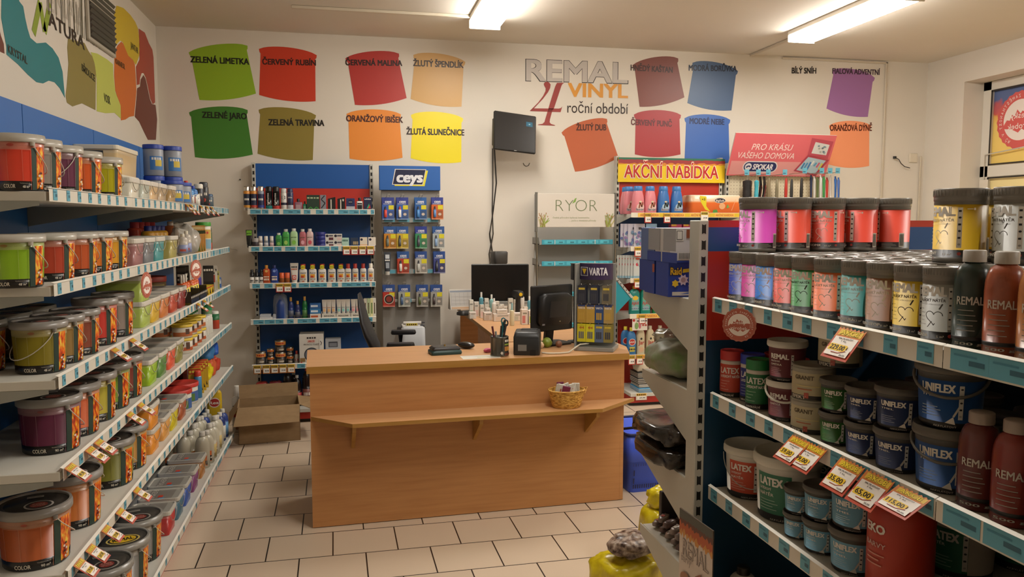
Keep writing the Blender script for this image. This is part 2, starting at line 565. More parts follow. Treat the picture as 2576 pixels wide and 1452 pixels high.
for lab, col, c, t, dark in (
    ('lime green paint pot silhouette leaning at the top corner of the back wall', '8fb424', ((474.8, 132), (622.5, 115), (644, 235.5), (502, 251.4)), ('ZELENÁ LIMETKA', 479, 156.5, 627, 162.7, 15), '11140a'),
    ('bright red paint pot silhouette beside the lime green one', 'c83a1e', ((651.6, 123), (797, 139), (794, 254.8), (652, 238.9)), ('ČERVENÝ RUBÍN', 660, 162, 795, 165, 14), '3a120a'),
    ('dark green paint pot silhouette under the lime green one', '3f7d28', ((475.5, 283), (623.2, 277), (636, 388.9), (490.7, 395.7)), ('ZELENÉ JARO', 508, 296, 621, 300, 15), '12200c'),
    ('olive paint pot silhouette directly above the blue-backed wall shelf', '8a7a32', ((651, 276), (795, 290), (787, 402.5), (648, 386.6)), ('ZELENÁ TRAVINA', 675, 315, 816, 317, 15), '1c160c'),
    ('crimson paint pot silhouette leaning above the orange one', 'b03028', ((868.9, 146.8), (1003.6, 135), (1023, 246.8), (893, 263.9)), ('ČERVENÁ MALINA', 869, 164, 1012, 166, 14), '2c0e0a'),
    ('sand yellow paint pot silhouette beside the crimson one', 'c89c58', ((1040, 138), (1170.7, 155.9), (1161, 268.4), (1033, 249)), ('ŽLUTÝ ŠPENDLÍK', 1039, 166, 1166, 171, 15), '33200e'),
    ('light orange paint pot silhouette above the gap between two displays', 'e48a30', ((871.8, 286.5), (1008.6, 287.6), (1012.7, 396.8), (879.5, 399)), ('ORANŽOVÝ IBIŠEK', 871, 305, 1014, 309, 15), '4a1c0c'),
    ('lemon yellow paint pot silhouette above the glue display', 'ecd80c', ((1034, 289), (1165, 298), (1160.5, 408), (1033, 398)), ('ŽLUTÁ SLUNEČNICE', 1022, 338, 1168, 341, 15), '241008'),
    ('rust brown paint pot silhouette tilted above the empty cosmetics stand', 'b85c34', ((1412.5, 333.7), (1526.6, 299), (1555.6, 396), (1446.6, 432)), ('ŽLUTÝ DUB', 1449, 328, 1525, 328, 15), '4c200e'),
    ('chestnut brown paint pot silhouette beside the large painted wordmark', '7c4034', ((1591, 164.4), (1706, 147), (1721.5, 245), (1609, 268.7)), ('HNĚDÝ KAŠTAN', 1586, 177, 1692, 183, 14), '3c1e18'),
    ('slate blue paint pot silhouette beside the chestnut brown one', '4a6488', ((1741.8, 158), (1856.4, 178.9), (1840, 278), (1729, 259.4)), ('MODRÁ BORŮVKA', 1732, 177.5, 1853, 180, 14), '1e2c42'),
    ('dark red paint pot silhouette under the chestnut brown one', 'a83438', ((1594.7, 288.3), (1712.9, 289.4), (1711.8, 388.5), (1597, 388.5)), ('ČERVENÝ PUNČ', 1587, 314, 1690, 319, 14), '602226'),
    ('royal blue paint pot silhouette above the special offer sign', '3c68b4', ((1721.7, 297.6), (1837, 301.7), (1835, 409), (1721.7, 409)), ('MODRÉ NEBE', 1734, 311, 1822, 314, 14), '1c305c'),
    ('violet paint pot silhouette high beside the corner cable duct', '9c6ca0', ((2094, 176.5), (2200.7, 196), (2183, 294), (2079, 273)), ('FIALOVÁ ADVENTNÍ', 2093, 185, 2213, 188.5, 13), '3c2838'),
    ('salmon orange paint pot silhouette under the violet one', 'f0986c', ((2085.5, 316), (2191, 316), (2186.4, 417.5), (2082, 413)), ('ORANŽOVÁ DÝNĚ', 2087, 329, 2193, 329, 15), '5c2410'),
):
    sticker(lab, col, c, t, dark=dark)
tag(obj('wall_lettering', wall_text('BÍLÝ SNÍH', 1991, 184.5, 2053, 185, 14, '1b1512')), 'small black words on the bare wall beside the violet silhouette', 'wall lettering')
m = wall_text('REMAL', 1321.5, 203, 1580.5, 210.5, 54, '2a2624', .034, .001)
m2 = wall_text('REMAL', 1323.3, 202, 1578.7, 209, 52, 'c0b8b0', .024, .0025)
o = tag(obj('wall_wordmark', m), 'large grey outlined painted word on the back wall above the orange one', 'wall lettering')
obj('letter_fill', m2, o)
tag(obj('wall_wordmark', wall_text('VINYL', 1428, 243, 1579.6, 246.4, 34, 'd8963c', .03)), 'orange capital letters under the large grey outlined word', 'wall lettering')
tag(obj('wall_wordmark', wall_text('roční období', 1427, 283.5, 1580, 286.8, 27, '2a1a14', 0, .0025)), 'thin black lower-case words under the orange capital letters', 'wall lettering')
m = MB()
z3 = lambda x, y: P(1300+x/7.26, 130+y/7.26, Y=YB-.0015)
for poly in ([(510, 560), (545, 548), (590, 562), (618, 600), (608, 665), (570, 740), (480, 860), (315, 1035), (305, 1048), (235, 1085), (390, 930), (480, 810), (525, 720), (528, 670), (500, 620), (492, 590)],
             [(735, 570), (870, 568), (835, 590), (815, 625), (680, 1030), (640, 1110), (605, 1240), (600, 1290), (625, 1320), (705, 1345), (690, 1352), (380, 1340), (400, 1328), (470, 1318), (505, 1285), (545, 1150), (610, 930), (700, 640), (718, 600)],
             [(235, 1085), (305, 1036), (770, 1040), (805, 1030), (830, 1000), (800, 1105)]):
    m.prism([z3(*q) for q in poly], (0, -1, 0), .001, '98403c')
tag(obj('wall_wordmark', m), 'tall dark red slanted numeral on the back wall beside the orange capital letters', 'wall lettering')
# wavy colour fields on the long side wall
for lab, col, pts, t in (
    ('dark brown colour field at the edge of the picture on the side wall', '6a3226', [(-40, 40), (-5, 62), (2, 90), (9, 110), (11, 135), (-40, 110)], None),
    ('large teal wavy colour field on the side wall', '1f7f86', [(4, -30), (40, -30), (48, 3), (58, 16), (63, 45), (69, 72), (76, 95), (92, 109), (115, 107), (132, 122), (147, 145), (157, 180), (163, 246), (150, 222), (137, 207), (122, 203), (108, 210), (92, 207), (70, 188), (45, 162), (16, 137), (16, 118), (10, 85), (3, 45)], ('KRYSTAL', 19, 130, 68, 160, 20)),
    ('khaki wavy colour field below the dark vent on the side wall', '8f8248', [(171, 96), (180, 100), (212, 108), (222, 128), (234, 146), (241, 180), (240, 277), (222, 268), (206, 260), (182, 268), (168, 258), (165, 240), (168, 215), (172, 160), (169, 120)], ('BŘIDLICE', 205, 175, 238, 204, 17)),
    ('pale green wavy colour field beside the khaki one', 'c2c860', [(228, 131), (245, 135), (270, 150), (284, 162), (285, 190), (290, 232), (303, 265), (305, 300), (288, 284), (265, 285), (243, 280), (243, 200), (238, 160)], ('VOSK', 261, 252, 277, 262, 20)),
    ('mustard yellow colour field at the top beside the vent', 'd0b428', [(293, 14), (310, 20), (328, 38), (340, 55), (347, 72), (351, 110), (350, 140), (342, 163), (338, 158), (333, 149), (322, 140), (314, 120), (309, 106), (302, 102), (294, 110), (287, 125), (284, 90), (285, 45)], ('JANTAR', 328, 118, 347, 134, 15)),
    ('orange colour field under the mustard yellow one', 'd06a28', [(305, 105), (309, 109), (316, 124), (324, 142), (334, 151), (339, 162), (341, 190), (343, 230), (337, 292), (325, 294), (315, 301), (304, 303), (303, 270), (290, 228), (287, 190), (288, 130), (296, 114)], ('KARNEOL', 290, 158, 314, 173, 13)),
    ('brick red colour field in the corner of the side wall', 'a83c28', [(349, 72), (364, 82), (374, 108), (383, 125), (386, 145), (388, 200), (390, 258), (384, 262), (378, 248), (372, 218), (367, 196), (361, 184), (356, 184), (352, 196), (351, 212), (344, 214), (343, 190), (342, 168), (351, 150)], None),
    ('dark maroon colour field reaching down to the shelf in the corner', '6c2a1e', [(361, 189), (366, 198), (371, 222), (377, 250), (382, 262), (391, 264), (395, 300), (392, 352), (372, 352), (362, 332), (350, 306), (339, 294), (343, 250), (345, 222), (352, 218), (354, 200)], None),
):
    m = MB(); m.prism([P(x, y, X=XL+.0005) for x, y in pts], (1, 0, 0), .001, col)
    o = tag(obj('wall_sticker', m), lab, 'wall sticker', 'wavy colour fields on the side wall')
    if t:
        s, x0, y0, x1, y1, cap = t
        a, c = P(x0, y0+2, X=XL), P(x1, y1+2, X=XL)
        m = MB(); m.deco([('t', s, 0, 0, (c-a).length, P(x0, y0+2-cap, X=XL).z-a.z, '20241a', .02)], XF(a, c-a, (0, 0, 1), n=(1, 0, 0)), e0=.0025)
        obj('lettering', m, o)
def side_text(s, x0, y0, x1, y1, cap, col, bold, e=.0025):
    a, c = P(x0, y0, X=XL), P(x1, y1, X=XL)
    m = MB(); m.deco([('t', s, 0, 0, (c-a).length, P(x0, y0-cap, X=XL).z-a.z, col, bold)], XF(a, c-a, (0, 0, 1), n=(1, 0, 0)), e0=e)
    return m
o = tag(obj('wall_wordmark', side_text('ATURA', 121, 62, 212, 126, 34, '2c221a', .018, .003)), 'thin dark capital letters painted above the khaki field', 'wall lettering')
m = MB(); q = lambda x, y: P(x, y, X=XL+.002)
m.deco([('l', [(P(x, y, X=XL).y, P(x, y, X=XL).z) for x, y in ((84, 84), (100, 6), (112, 80), (125, 8))], .05, '8ea434')], XF((XL+.001, 0, 0), (0, 1, 0), (0, 0, 1), n=(1, 0, 0)))
obj('brush_letter', m, o)
m = side_text('EMAL', 118, 24, 208, 66, 52, 'c4bcae', .02, .0015)
rr = random.Random(3)
xf = XF(P(118, 24, X=XL), (0, 1, 0), (0, 0, 1), n=(1, 0, 0))
m.deco([('l', [(u, -.02), (u+rr.uniform(-.01, .03), rr.uniform(.1, .5))], .006, '6e6a54') for u in [rr.uniform(0, .85) for _ in range(34)]], xf, 0, .003)
tag(obj('wall_wordmark', m), 'pale grey letters with grass strokes beside the dark vent', 'wall lettering')
m = MB(); y0, y1, z0, z1 = 5.1, 5.6, 2.69, 2.9
m.box(XL, XL+.02, y0-.02, y1+.02, z0-.02, z1+.02, 'b8b0a0', .004); m.box(XL+.02, XL+.021, y0, y1, z0, z1, '241f1a')
for i in range(9):
    z = z0+.014+i*.034
    m.add([(XL+.021, y0, z), (XL+.021, y1, z), (XL+.034, y1, z+.016), (XL+.034, y0, z+.016)], [(0, 1, 2, 3)], '55504a')
tag(obj('air_vent', m), 'dark slatted air vent in a white frame on the side wall', 'air vent')
# ---------------------------------------------------------------- shelving
PITCH = .0538
CY = '5c9fb2'
def rail(mb, L, pitch=.13, off=.02, wid=.05, h=.040, seed=0, full=0, back='d6d0c2', tick=True):
    """price rail in the XZ plane, front -Y, from u=0 to L, top at z=0"""
    mb.add([(0, 0, 0), (L, 0, 0), (L, -.008, -.004), (0, -.008, -.004), (L, -.008, -h), (0, -.008, -h)], [(0, 1, 2, 3), (3, 2, 4, 5)], back)
    mb.add([(0, 0, .001), (L, 0, .001), (L, -.01, -.003), (0, -.01, -.003)], [(0, 1, 2, 3)], 'e8e4d8')
    r = random.Random(seed)
    xf = XF((0, -.0085, -h), (1, 0, 0), (0, 0, 1))
    u = off
    while u < L-.03:
        w = wid*r.uniform(.85, 1.15)
        if full and r.random() < full:
            w = pitch*.93
        w = min(w, L-u-.005)
        mb.deco([('r', u, u+w, .004, h-.004, CY)], xf)
        if tick:
            mb.deco([('r', u+w*.5, u+w*.9, h*.35, h*.55, '2f5f70'), ('r', u+w*.1, u+w*.7, h*.66, h*.74, '3f7d90')], xf, e0=.0009)
        u += pitch*r.uniform(.9, 1.1)
def bracket(mb, x, y0, y1, z, h0=.085, h1=.03, t=.003, c='STEEL', axis='y'):
    """thin tapering shelf bracket from y0 (post, tall) to y1 (front, low), top at z"""
    a = [(x, y0, z), (x, y1, z), (x, y1, z-h1), (x, y0, z-h0)]
    mb.prism([(p[0]-t/2, p[1], p[2]) if axis == 'y' else (p[1], p[0]-t/2, p[2]) for p in a], (1, 0, 0) if axis == 'y' else (0, 1, 0), t, c)
def post(mb, x, y, z0, z1, w=.034, d=.075, n=(0, -1), slots=None):
    """slotted upright: centre of the front face (x,y), body behind it"""
    mb.box(x-w/2, x+w/2, y, y+d, z0, z1, 'STEEL', .002)
    z = z1-.012
    while z-.036 > (slots or z0):
        for sx in ((-.0062, .0062) if w > .05 else (0,)):
            a = .0075
            mb.add([(x-a, y-.0006, z), (x-a*.4, y-.0006, z-.003), (x+a*.4, y-.0006, z-.003), (x+a, y-.0006, z), (x+a, y-.0006, z-.034), (x+a*.4, y-.0006, z-.031), (x-a*.4, y-.0006, z-.031), (x-a, y-.0006, z-.034)], [list(range(8))], '16130f')
        z -= PITCH
# long rack on the side wall
LX, LXB = -.835, -1.205
LY = [2.445, 3.33, 4.185, 5.04, 5.85]
LZ = [1.70, 1.428, 1.157, .885, .575, .096]
LS = [z-.012 for z in LZ]
rk = thing('shelving_rack', 'long white metal paint rack with blue back panels along the side wall', 'shelving rack', (LXB, LY[0], 0))
RO = V((LXB, LY[0], 0))
def sub(name, mb, parent, off=RO):
    mb.T = None
    mb.v = [tuple(V(p)-off) for p in mb.v]
    return obj(name, mb, parent)
for i in range(4):
    m = MB(); m.box(LXB-.02, LXB, LY[i]+.003, LY[i+1]-.003, .06, 2.05, '1f63ac')
    sub('back_panel', m, rk)
for i in range(5):
    m = MB(); m.box(LXB-.09, LXB-.021, LY[i]-.015, LY[i]+.015, 0, 2.05, 'STEEL', .002); sub('upright', m, rk)
for k, z in enumerate(LZ):
    for i in range(4):
        m = MB(); y0, y1 = LY[i]+.001, LY[i+1]-.001
        m.box(LXB, LX-.001, y0, y1, z-.040, z-.012, 'c9c6bb', .002)
        s = sub('shelf', m, rk)
        m = MB(); m.T = Matrix.Translation((LX, y0, z)) @ Matrix.Rotation(pi/2, 4, 'Z')
        rail(m, y1-y0, (.105, .105, .09, .06)[i] if k < 5 else .13, .03, .03, seed=k*9+i, full=0 if i < 2 else .2)
        sub('price_rail', m, s)
    if k < 5:
        for y in LY:
            m = MB(); bracket(m, min(max(y, LY[0]+.003), LY[-1]-.003), LXB, LX-.02, z-.04, .075, .012, axis='x', c='8f9088'); sub('bracket', m, rk)
m = MB(); m.box(LXB, LX-.02, LY[0], LY[-1], 0, .055, 'b03024'); sub('plinth', m, rk)
# shelves standing against the back wall
def wall_unit(name, label, cat, x0, x1, zs, ztop, panels, yf=6.40, yb=6.77, base=.1, plinth='a8281c', railargs={}, depth_side=True, rails=True):
    o = thing(name, label, cat, (x0, yb, 0)); off = V((x0, yb, 0))
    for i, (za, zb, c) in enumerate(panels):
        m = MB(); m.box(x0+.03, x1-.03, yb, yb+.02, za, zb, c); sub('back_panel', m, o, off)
    for x in (x0+.015, x1-.015):
        m = MB(); post(m, x, yb-.012, 0, ztop, .03, .07); sub('upright', m, o, off)
    for k, z in enumerate(zs):
        m = MB(); m.box(x0+.008, x1-.008, yf+.002, yb-.012, z-.04, z-.012, 'c9c6bb', .002)
        s = sub('shelf', m, o, off)
        m = MB(); m.T = Matrix.Translation((x0+.004, yf, z)); rails and railargs.get('f', rail)(m, x1-x0-.008, **{**dict(seed=k+int(x0*10)), **{a: v for a, v in railargs.items() if a != 'f'}})
        rails and sub('price_rail', m, s, off)
        for x in (x0+.01, x1-.01):
            m = MB(); bracket(m, x, yb-.012, yf+.03, z-.012, .09, .03); sub('bracket', m, o, off)
    m = MB(); m.box(x0, x1, yf-.06, yb, .085, .115, 'c9c6bb', .002); m.box(x0+.003, x1-.003, yf-.05, yb, .03, .085, plinth); m.box(x0+.003, x1-.003, yf-.02, yb, 0, .03, '1c1815')  # the near-black foot strip stands for the shadow under the plinth
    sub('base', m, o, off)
    return o
BX0, BX1 = -.765, .219
BZ = [1.705, 1.413, 1.122, .836, .474]
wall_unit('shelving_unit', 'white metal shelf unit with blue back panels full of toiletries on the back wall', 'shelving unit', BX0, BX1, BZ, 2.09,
          [(1.885, 2.085, '14529a'), (1.672, 1.884, 'b42c20'), (.1, 1.671, '144a8a')], railargs=dict(pitch=.085, wid=.055, full=.35, h=.042))  # same blue paint, lower panel coloured darker for the shade between shelves
# special offer unit
AX0, AX1 = 2.385, 3.425
AZ = [1.685, 1.394, 1.119, .806, .449]
def offer_rail(mb, L, seed=0, h=.042):
    mb.box(0, L, -.006, 0, -h, 0, 'e0d8c4')
    xf = XF((0, -.0065, -h), (1, 0, 0), (0, 0, 1))
    mb.deco([('r', .06, L-.02, .004, h-.003, 'e8b850')], xf)
    u, i = .08, 0
    while u < L-.2:
        mb.deco([('t', 'AKČNÍ NABÍDKA', u, .012, u+.17, .03, 'b85830', .01)], xf, e0=.001)
        mb.deco([('r', u+.18, u+.225, .006, h-.005, 'd8b830')], xf, e0=.001)
        u += .235
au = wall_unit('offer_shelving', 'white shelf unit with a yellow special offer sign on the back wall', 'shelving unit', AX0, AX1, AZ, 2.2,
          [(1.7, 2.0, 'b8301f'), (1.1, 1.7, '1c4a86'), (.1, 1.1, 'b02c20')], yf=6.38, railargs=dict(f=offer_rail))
m = MB(); m.box(2.395, 3.435, 6.735, 6.745, 1.965, 2.185, 'e8c41c')
xf = XF((2.395, 6.734, 1.965), (1, 0, 0), (0, 0, 1))
rr = random.Random(5)
W_ = 1.04
edge = lambda z, a, n=40: [(W_*i/n, z+rr.uniform(-a, a)) for i in range(n+1)]
m.deco([('p', edge(.155, .008)+[(W_, .22), (0, .22)], 'd8862c'), ('p', edge(.172, .008)+[(W_, .22), (0, .22)], '9c3434'), ('p', edge(.202, .003)+[(W_, .22), (0, .22)], '2c6a50'),
        ('t', 'AKČNÍ NABÍDKA', .05, .038, .98, .155, 'f6ead0', .045, 0, 3), ('t', 'AKČNÍ NABÍDKA', .055, .041, .975, .152, 'b8261c', .018, 0, 3)], xf, .0006)
sub('offer_sign', m, au, V((AX0, 6.77, 0)))
# end shelf unit and the low shelf unit by the window
PX, PY = 1.164, 2.42
QZ = [1.348, 1.026, .703, .38]
eo = thing('end_shelving', 'white slotted upright with short shelves at the end of the shelf unit by the window', 'shelving unit', (PX, PY, 0)); EOFF = V((PX, PY, 0))
m = MB(); post(m, PX, PY, 0, 1.607); sub('upright', m, eo, EOFF)
m = MB(); post(m, 2.2, PY, 0, 1.607); sub('upright', m, eo, EOFF)
for za, zb, c in ((1.584, 1.607, 'b83a24'), (1.503, 1.584, '24528c'), (1.2, 1.503, 'b8301f'), (.05, 1.2, '0f3a56')):
    m = MB(); m.box(PX+.018, 2.18, PY+.012, PY+.032, za, zb, c); sub('back_panel', m, eo, EOFF)
for k, z in enumerate((1.341, 1.022, .708, .383)):
    m = MB(); m.box(PX-.012, 2.2, PY+.08, 2.9, z-.03, z-.004, 'c9c6bb', .002); sub('shelf', m, eo, EOFF)
    m = MB(); bracket(m, PX-.0145, PY+.01, 2.915, z-.0055, .2, .035, .004); sub('bracket', m, eo, EOFF)
m = MB(); m.box(PX-.012, 2.2, PY+.08, 2.93, 0, .1, 'c9c6bb', .002); sub('base', m, eo, EOFF)
RX = 1.205
ro = thing('shelving_unit', 'low white shelf unit of dark-lidded paint cans by the window', 'shelving unit', (RX, PY, 0)); ROFF = V((RX, PY, 0))
RB = [PY-.005, 1.372, .33, -.7]
for k, z in enumerate((1.35, 1.026, .704, .2)):
    for i in range(3):
        m = MB(); m.box(RX+.001, 2.0, RB[i+1]+.001, RB[i]-.001, z-.04, z-.012, 'b9b5a8', .002); s = sub('shelf', m, ro, ROFF)
        m = MB(); m.T = Matrix.Translation((RX, RB[i]-.001, z)) @ Matrix.Rotation(-pi/2, 4, 'Z')
        rail(m, RB[i]-RB[i+1]-.002, .105, .02, .048, h=.05, seed=50+k*5+i, full=0 if i == 0 else .8); sub('price_rail', m, s, ROFF)
for i in range(3):
    m = MB(); m.box(2.0, 2.02, RB[i+1], RB[i], .05, 1.30, '10303f'); sub('back_panel', m, ro, ROFF)
    m = MB(); m.box(1.93, 2.0, RB[i+1]-.015, RB[i+1]+.015, 0, 1.3, 'STEEL'); sub('upright', m, ro, ROFF)
m = MB(); m.box(RX+.02, 2.02, RB[-1], RB[0], 0, .15, 'a8281c'); sub('plinth', m, ro, ROFF)
# ---------------------------------------------------------------- counter
CA, CO = .0385, V((-.206, 4.094, 0))
ct = thing('shop_counter', 'beech veneer shop counter with a narrow front ledge', 'counter', CO, CA)
def cpt(u, v, z=0):
    return CO+V((u*cos(CA)-v*sin(CA), u*sin(CA)+v*cos(CA), z))
CT = .862
m = MB(); m.box(0, 1.715, 0, .02, .004, CT-.036, 'BEECH'); obj('front_panel', m, ct)
for u in (0, 1.715):
    m = MB(); m.box(u+(0 if u else .0), u+.022, 0 if u else .021, .5, .004, CT-.036, 'BEECH', .001); obj('side_panel', m, ct)
m = MB(); out = [(-.015, -.026), (1.755, -.03), (1.83, .2), (1.83, .53), (-.015, .53)]
m.prism([(x, y, CT-.036) for x, y in out], (0, 0, 1), .036, 'BEECHTOP', 'BEECHEDGE'); obj('counter_top', m, ct)
m = MB(); m.prism([(x, y, .577) for x, y in ((.003, -.001), (.204, -.205), (1.53, -.205), (1.80, .0), (1.78, -.001))], (0, 0, 1), .02, 'BEECHTOP', 'BEECHEDGE'); obj('ledge', m, ct)
for u in (.204, .855, 1.50):
    m = MB(); m.prism([(u, -.001, .576), (u, -.195, .576), (u, -.19, .55), (u, -.001, .415)], (1, 0, 0), .019, 'BEECH', 'BEECHEDGE'); obj('ledge_bracket', m, ct)
dk_ = thing('side_desk', 'beech desk running from the counter back to the wall', 'desk', (.93, 4.705, 0))
m = MB(); m.box(0, .6, 0, 2.04, CT-.03, CT-.002, 'BEECHTOP'); m.box(-.002, 0, 0, 2.04, CT-.03, CT-.002, 'BEECHEDGE'); obj('desk_top', m, dk_)
m = MB(); m.box(.1, .12, .05, 1.55, 0, CT-.03, 'BEECH'); obj('side_panel', m, dk_)
m = MB(); m.box(.02, .58, 2.0, 2.02, 0, CT-.03, 'BEECH'); obj('back_panel', m, dk_)
m = MB(); m.box(-.09, .09, -.2, .2, 0, .42, '15171a', .01); m.deco([('r', -.06, .06, .3, .33, '2c3036'), ('r', -.06, .06, .36, .365, '3c4046'), ('e', 0, .2, .02, .02, '3a5a78')], XF((0, -.201, 0)))
tag(obj('computer_tower', m, None, (.93+.03, 6.5, .001)), 'black computer tower on the floor under the desk', 'computer')
# ---------------------------------------------------------------- goods: prototypes
def part_list(*ps):
    return [(n, m.mesh(n)) if not s else (n, m.mesh(n), [(a, b.mesh(a)) for a, b in s]) for n, m, s in [(p+(None,))[:3] for p in ps]]
PEND = []
def good(name, look, where, cat, loc, rz=0, parts=(), group=None, rot=None):
    """a shelf item; its label is look + where, and equal ones are told apart by their order along the shelf"""
    loc = (loc[0], loc[1], loc[2]+.001)
    o = thing(name, look+' '+where, cat, loc, rz, group or (name.replace('_', ' ')+' '+where), rot, parts)
    PEND.append(o)
    return o
def face(p, off=0):
    d = CAM-V(p)
    return math.atan2(d.x, -d.y)+off
def mixc(a, b, t):
    return ''.join('%02x' % int(int(a[i:i+2], 16)*(1-t)+int(b[i:i+2], 16)*t) for i in (0, 2, 4))
@cached
def P_bucket(r, h, col, m2='90 m²', hang='R', lidtop='25221f', rim='8c877c', big=True):
    b = MB(); n = 28
    r0, r1 = r*.9, r*.985
    R = lambda z: r0+(r1-r0)*z/(h*.88)
    zb, zc = h*.17, h*.72
    hi = mixc(col, 'a89c8c', .5)
    b.lathe([(R(0)-.003, 0), (R(.004), .004), (R(zb), zb), (R(zb), zb), (R(zc), zc), (R(zc), zc), (R(h*.88), h*.88)], ['191614|g', '191614|g', '191614|g', col+'|g', col+'|g', hi+'|g'], n)
    xf = XF((0, 0, 0), r=R(0)+.0005, taper=(r1-r0)/(h*.88))
    s = R(0)
    A = lambda d: rad(d)*s
    lt = mixc(col, 'e0d0bc', .22)
    it = [('r', A(34), A(47), h*.02, h*.76, '2c4038'), ('r', A(47), A(72), h*.04, h*.78, 'FLAME')]
    it += [('r', A(a)-.0006, A(a)+.0006, zb, zc, lt) for a in (-52, -22, 12, 32)] + [('r', A(-52), A(32), zc-.001, zc, lt), ('r', A(30.5), A(31.2), h*.02, zb, lt)]
    it += [('t', 'COLOR', A(-34), h*.05, A(-6), h*.115, 'c8c0b0', .03), ('t', 'Vydatnost až', A(4), h*.125, A(27), h*.145, 'a8a090'), ('t', m2, A(10), h*.05, A(26), h*.095, 'd0c8b8', .02)]
    for k in range(7):
        it.append(('e', A(57+4*((k*37) % 5-2)/2), h*(.05+.045*k), .0042, h*.022, 'd8d0c4' if k % 3 else '3a2018', 7))
    it += [('e', A(-12), h*.79, .008, .004, mixc(col, '8a2018', .5)), ('t', 'VODOU ŘEDITELNÝ NÁTĚR', A(-38), h*.775, A(20), h*.795, mixc(col, '7a6a5a', .6))]
    b.deco(it, xf, .00025)
    l = MB()
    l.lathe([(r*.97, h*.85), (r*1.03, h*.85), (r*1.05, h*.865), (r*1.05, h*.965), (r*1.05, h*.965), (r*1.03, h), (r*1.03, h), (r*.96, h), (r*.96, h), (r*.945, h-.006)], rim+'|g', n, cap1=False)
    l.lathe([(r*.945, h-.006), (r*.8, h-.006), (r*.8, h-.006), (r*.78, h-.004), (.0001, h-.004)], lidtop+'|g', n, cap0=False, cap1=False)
    if big:
        xt = XF((0, 0, h-.0035), (1, 0, 0), (0, 1, 0))
        l.deco([('e', r*.15, -r*.34, r*.4, r*.4, '968f86', 26), ('e', r*.15, -r*.34, r*.34, r*.34, '2a2522', 26), ('e', r*.15, -r*.34, r*.24, r*.25, '7c2c22', 24),
                ('t', 'český', -r*.02, -r*.32, r*.32, -r*.22, 'c8a898'), ('t', 'výrobek', -r*.04, -r*.47, r*.34, -r*.38, 'c8a898'), ('r', -r*.2, r*.25, r*.34, r*.52, '8a857c'), ('t', 'BAREVNÝ', -r*.17, r*.38, r*.22, r*.46, '2a2522')], xt)
    hd = MB(); pts = []
    a0, drop, dirn = (35, h*.5, 1) if hang == 'R' else (35, h*.55, -1)
    for i in range(17):
        t = i/16
        a = rad(a0+dirn*180*t)
        rr = r*(1.03+.03*sin(pi*t))
        pts.append((rr*sin(a), -rr*cos(a), h*.83-drop*sin(pi*t)**.8))
    hd.tube(pts, .0016, 'c4bcae', 5)
    for p in (pts[0], pts[-1]):
        hd.T = Matrix.Translation(p); hd.lathe([(.006, -.006), (.007, .005)], rim, 8); hd.T = None
    return part_list(('body', b), ('lid', l), ('handle', hd))
@cached
def P_tub(w, d, h, col, lid='cfc9bc', deco=False, hang=True, top=None, front=None):
    """rectangular tub, w across (local x), d deep"""
    b = MB(); a, e = w/2, d/2
    hi = mixc(col, 'c8beb0', .3)
    b.rl([(a*.9, e*.92, .014, 0), (a*.9, e*.92, .014, .002), (a*.95, e*.96, .016, h*.72), (a*.95, e*.96, .016, h*.72), (a*.97, e*.975, .016, h-.014)], [col+'|g', col+'|g', col+'|g', hi+'|g'])
    if front:
        b.deco([('r', -a*.88, a*.35, .012, h*.8, front), ('r', -a*.5, a*.1, h*.3, h*.42, 'b8b0a0')], XF((0, -e*.965, 0), (1, 0, 0), (0, -.04, 1)))
    l = MB()
    l.rl([(a, e, .018, h-.02), (a*1.01, e*1.01, .018, h-.017), (a*1.01, e*1.01, .018, h-.004), (a*1.0, e*1.0, .018, h), (a*1.0, e*1.0, .018, h), (a*.93, e*.94, .014, h), (a*.93, e*.94, .014, h), (a*.91, e*.92, .014, h-.006)], [lid]*7+[top or mixc(lid, '9a948a', .4)], smooth=False)
    if deco:
        l.deco([('r', -a*.8, a*.8, -e*.78, e*.78, '7c766e'), ('t', 'REMAL', -a*.74, -e*.7, a*.74, -e*.28, '2c2826', .03), ('t', 'REMAL', -a*.72, -e*.68, a*.72, -e*.3, 'c8c0b4', .005), ('r', a*.1, a*.42, -e*.12, e*.18, 'c8402c'), ('r', a*.5, a*.78, e*.0, e*.34, '4a8cb8')], XF((0, 0, h-.005), (0, -1, 0), (1, 0, 0)) if w > d else XF((0, 0, h-.005), (1, 0, 0), (0, 1, 0)))
    ps = [('body', b), ('lid', l)]
    if hang:
        hd = MB(); pts = [(a*1.02, -e*.9+1.8*e*t, h*.8-h*.35*sin(pi*t)**.7) for t in [i/10 for i in range(11)]]
        hd.tube(pts, .0015, '9c9488', 5); ps.append(('handle', hd))
    return part_list(*ps)
def heart(cx, cy, s):
    L = [(cx+s*(16*sin(t)**3)/16, cy+s*(13*cos(t)-5*cos(2*t)-2*cos(3*t)-cos(4*t))/16) for t in [pi*.82+i*2*pi/26 for i in range(23)]]
    return [L]
def icons(a0, a1, v0, v1, n=6, base='d8d4cc', ink='2a2826'):
    it = [('r', a0, a1, v0, v1, base)]
    w = a1-a0
    for k in range(n):
        v = v0+(v1-v0)*(k+.5)/n
        it.append(('r', a0+w*.2, a1-w*.25, v-w*.25, v+w*.2, ink) if k % 2 else ('e', (a0+a1)/2, v, w*.3, w*.25, ink if k else '98948c', 8))
    return it
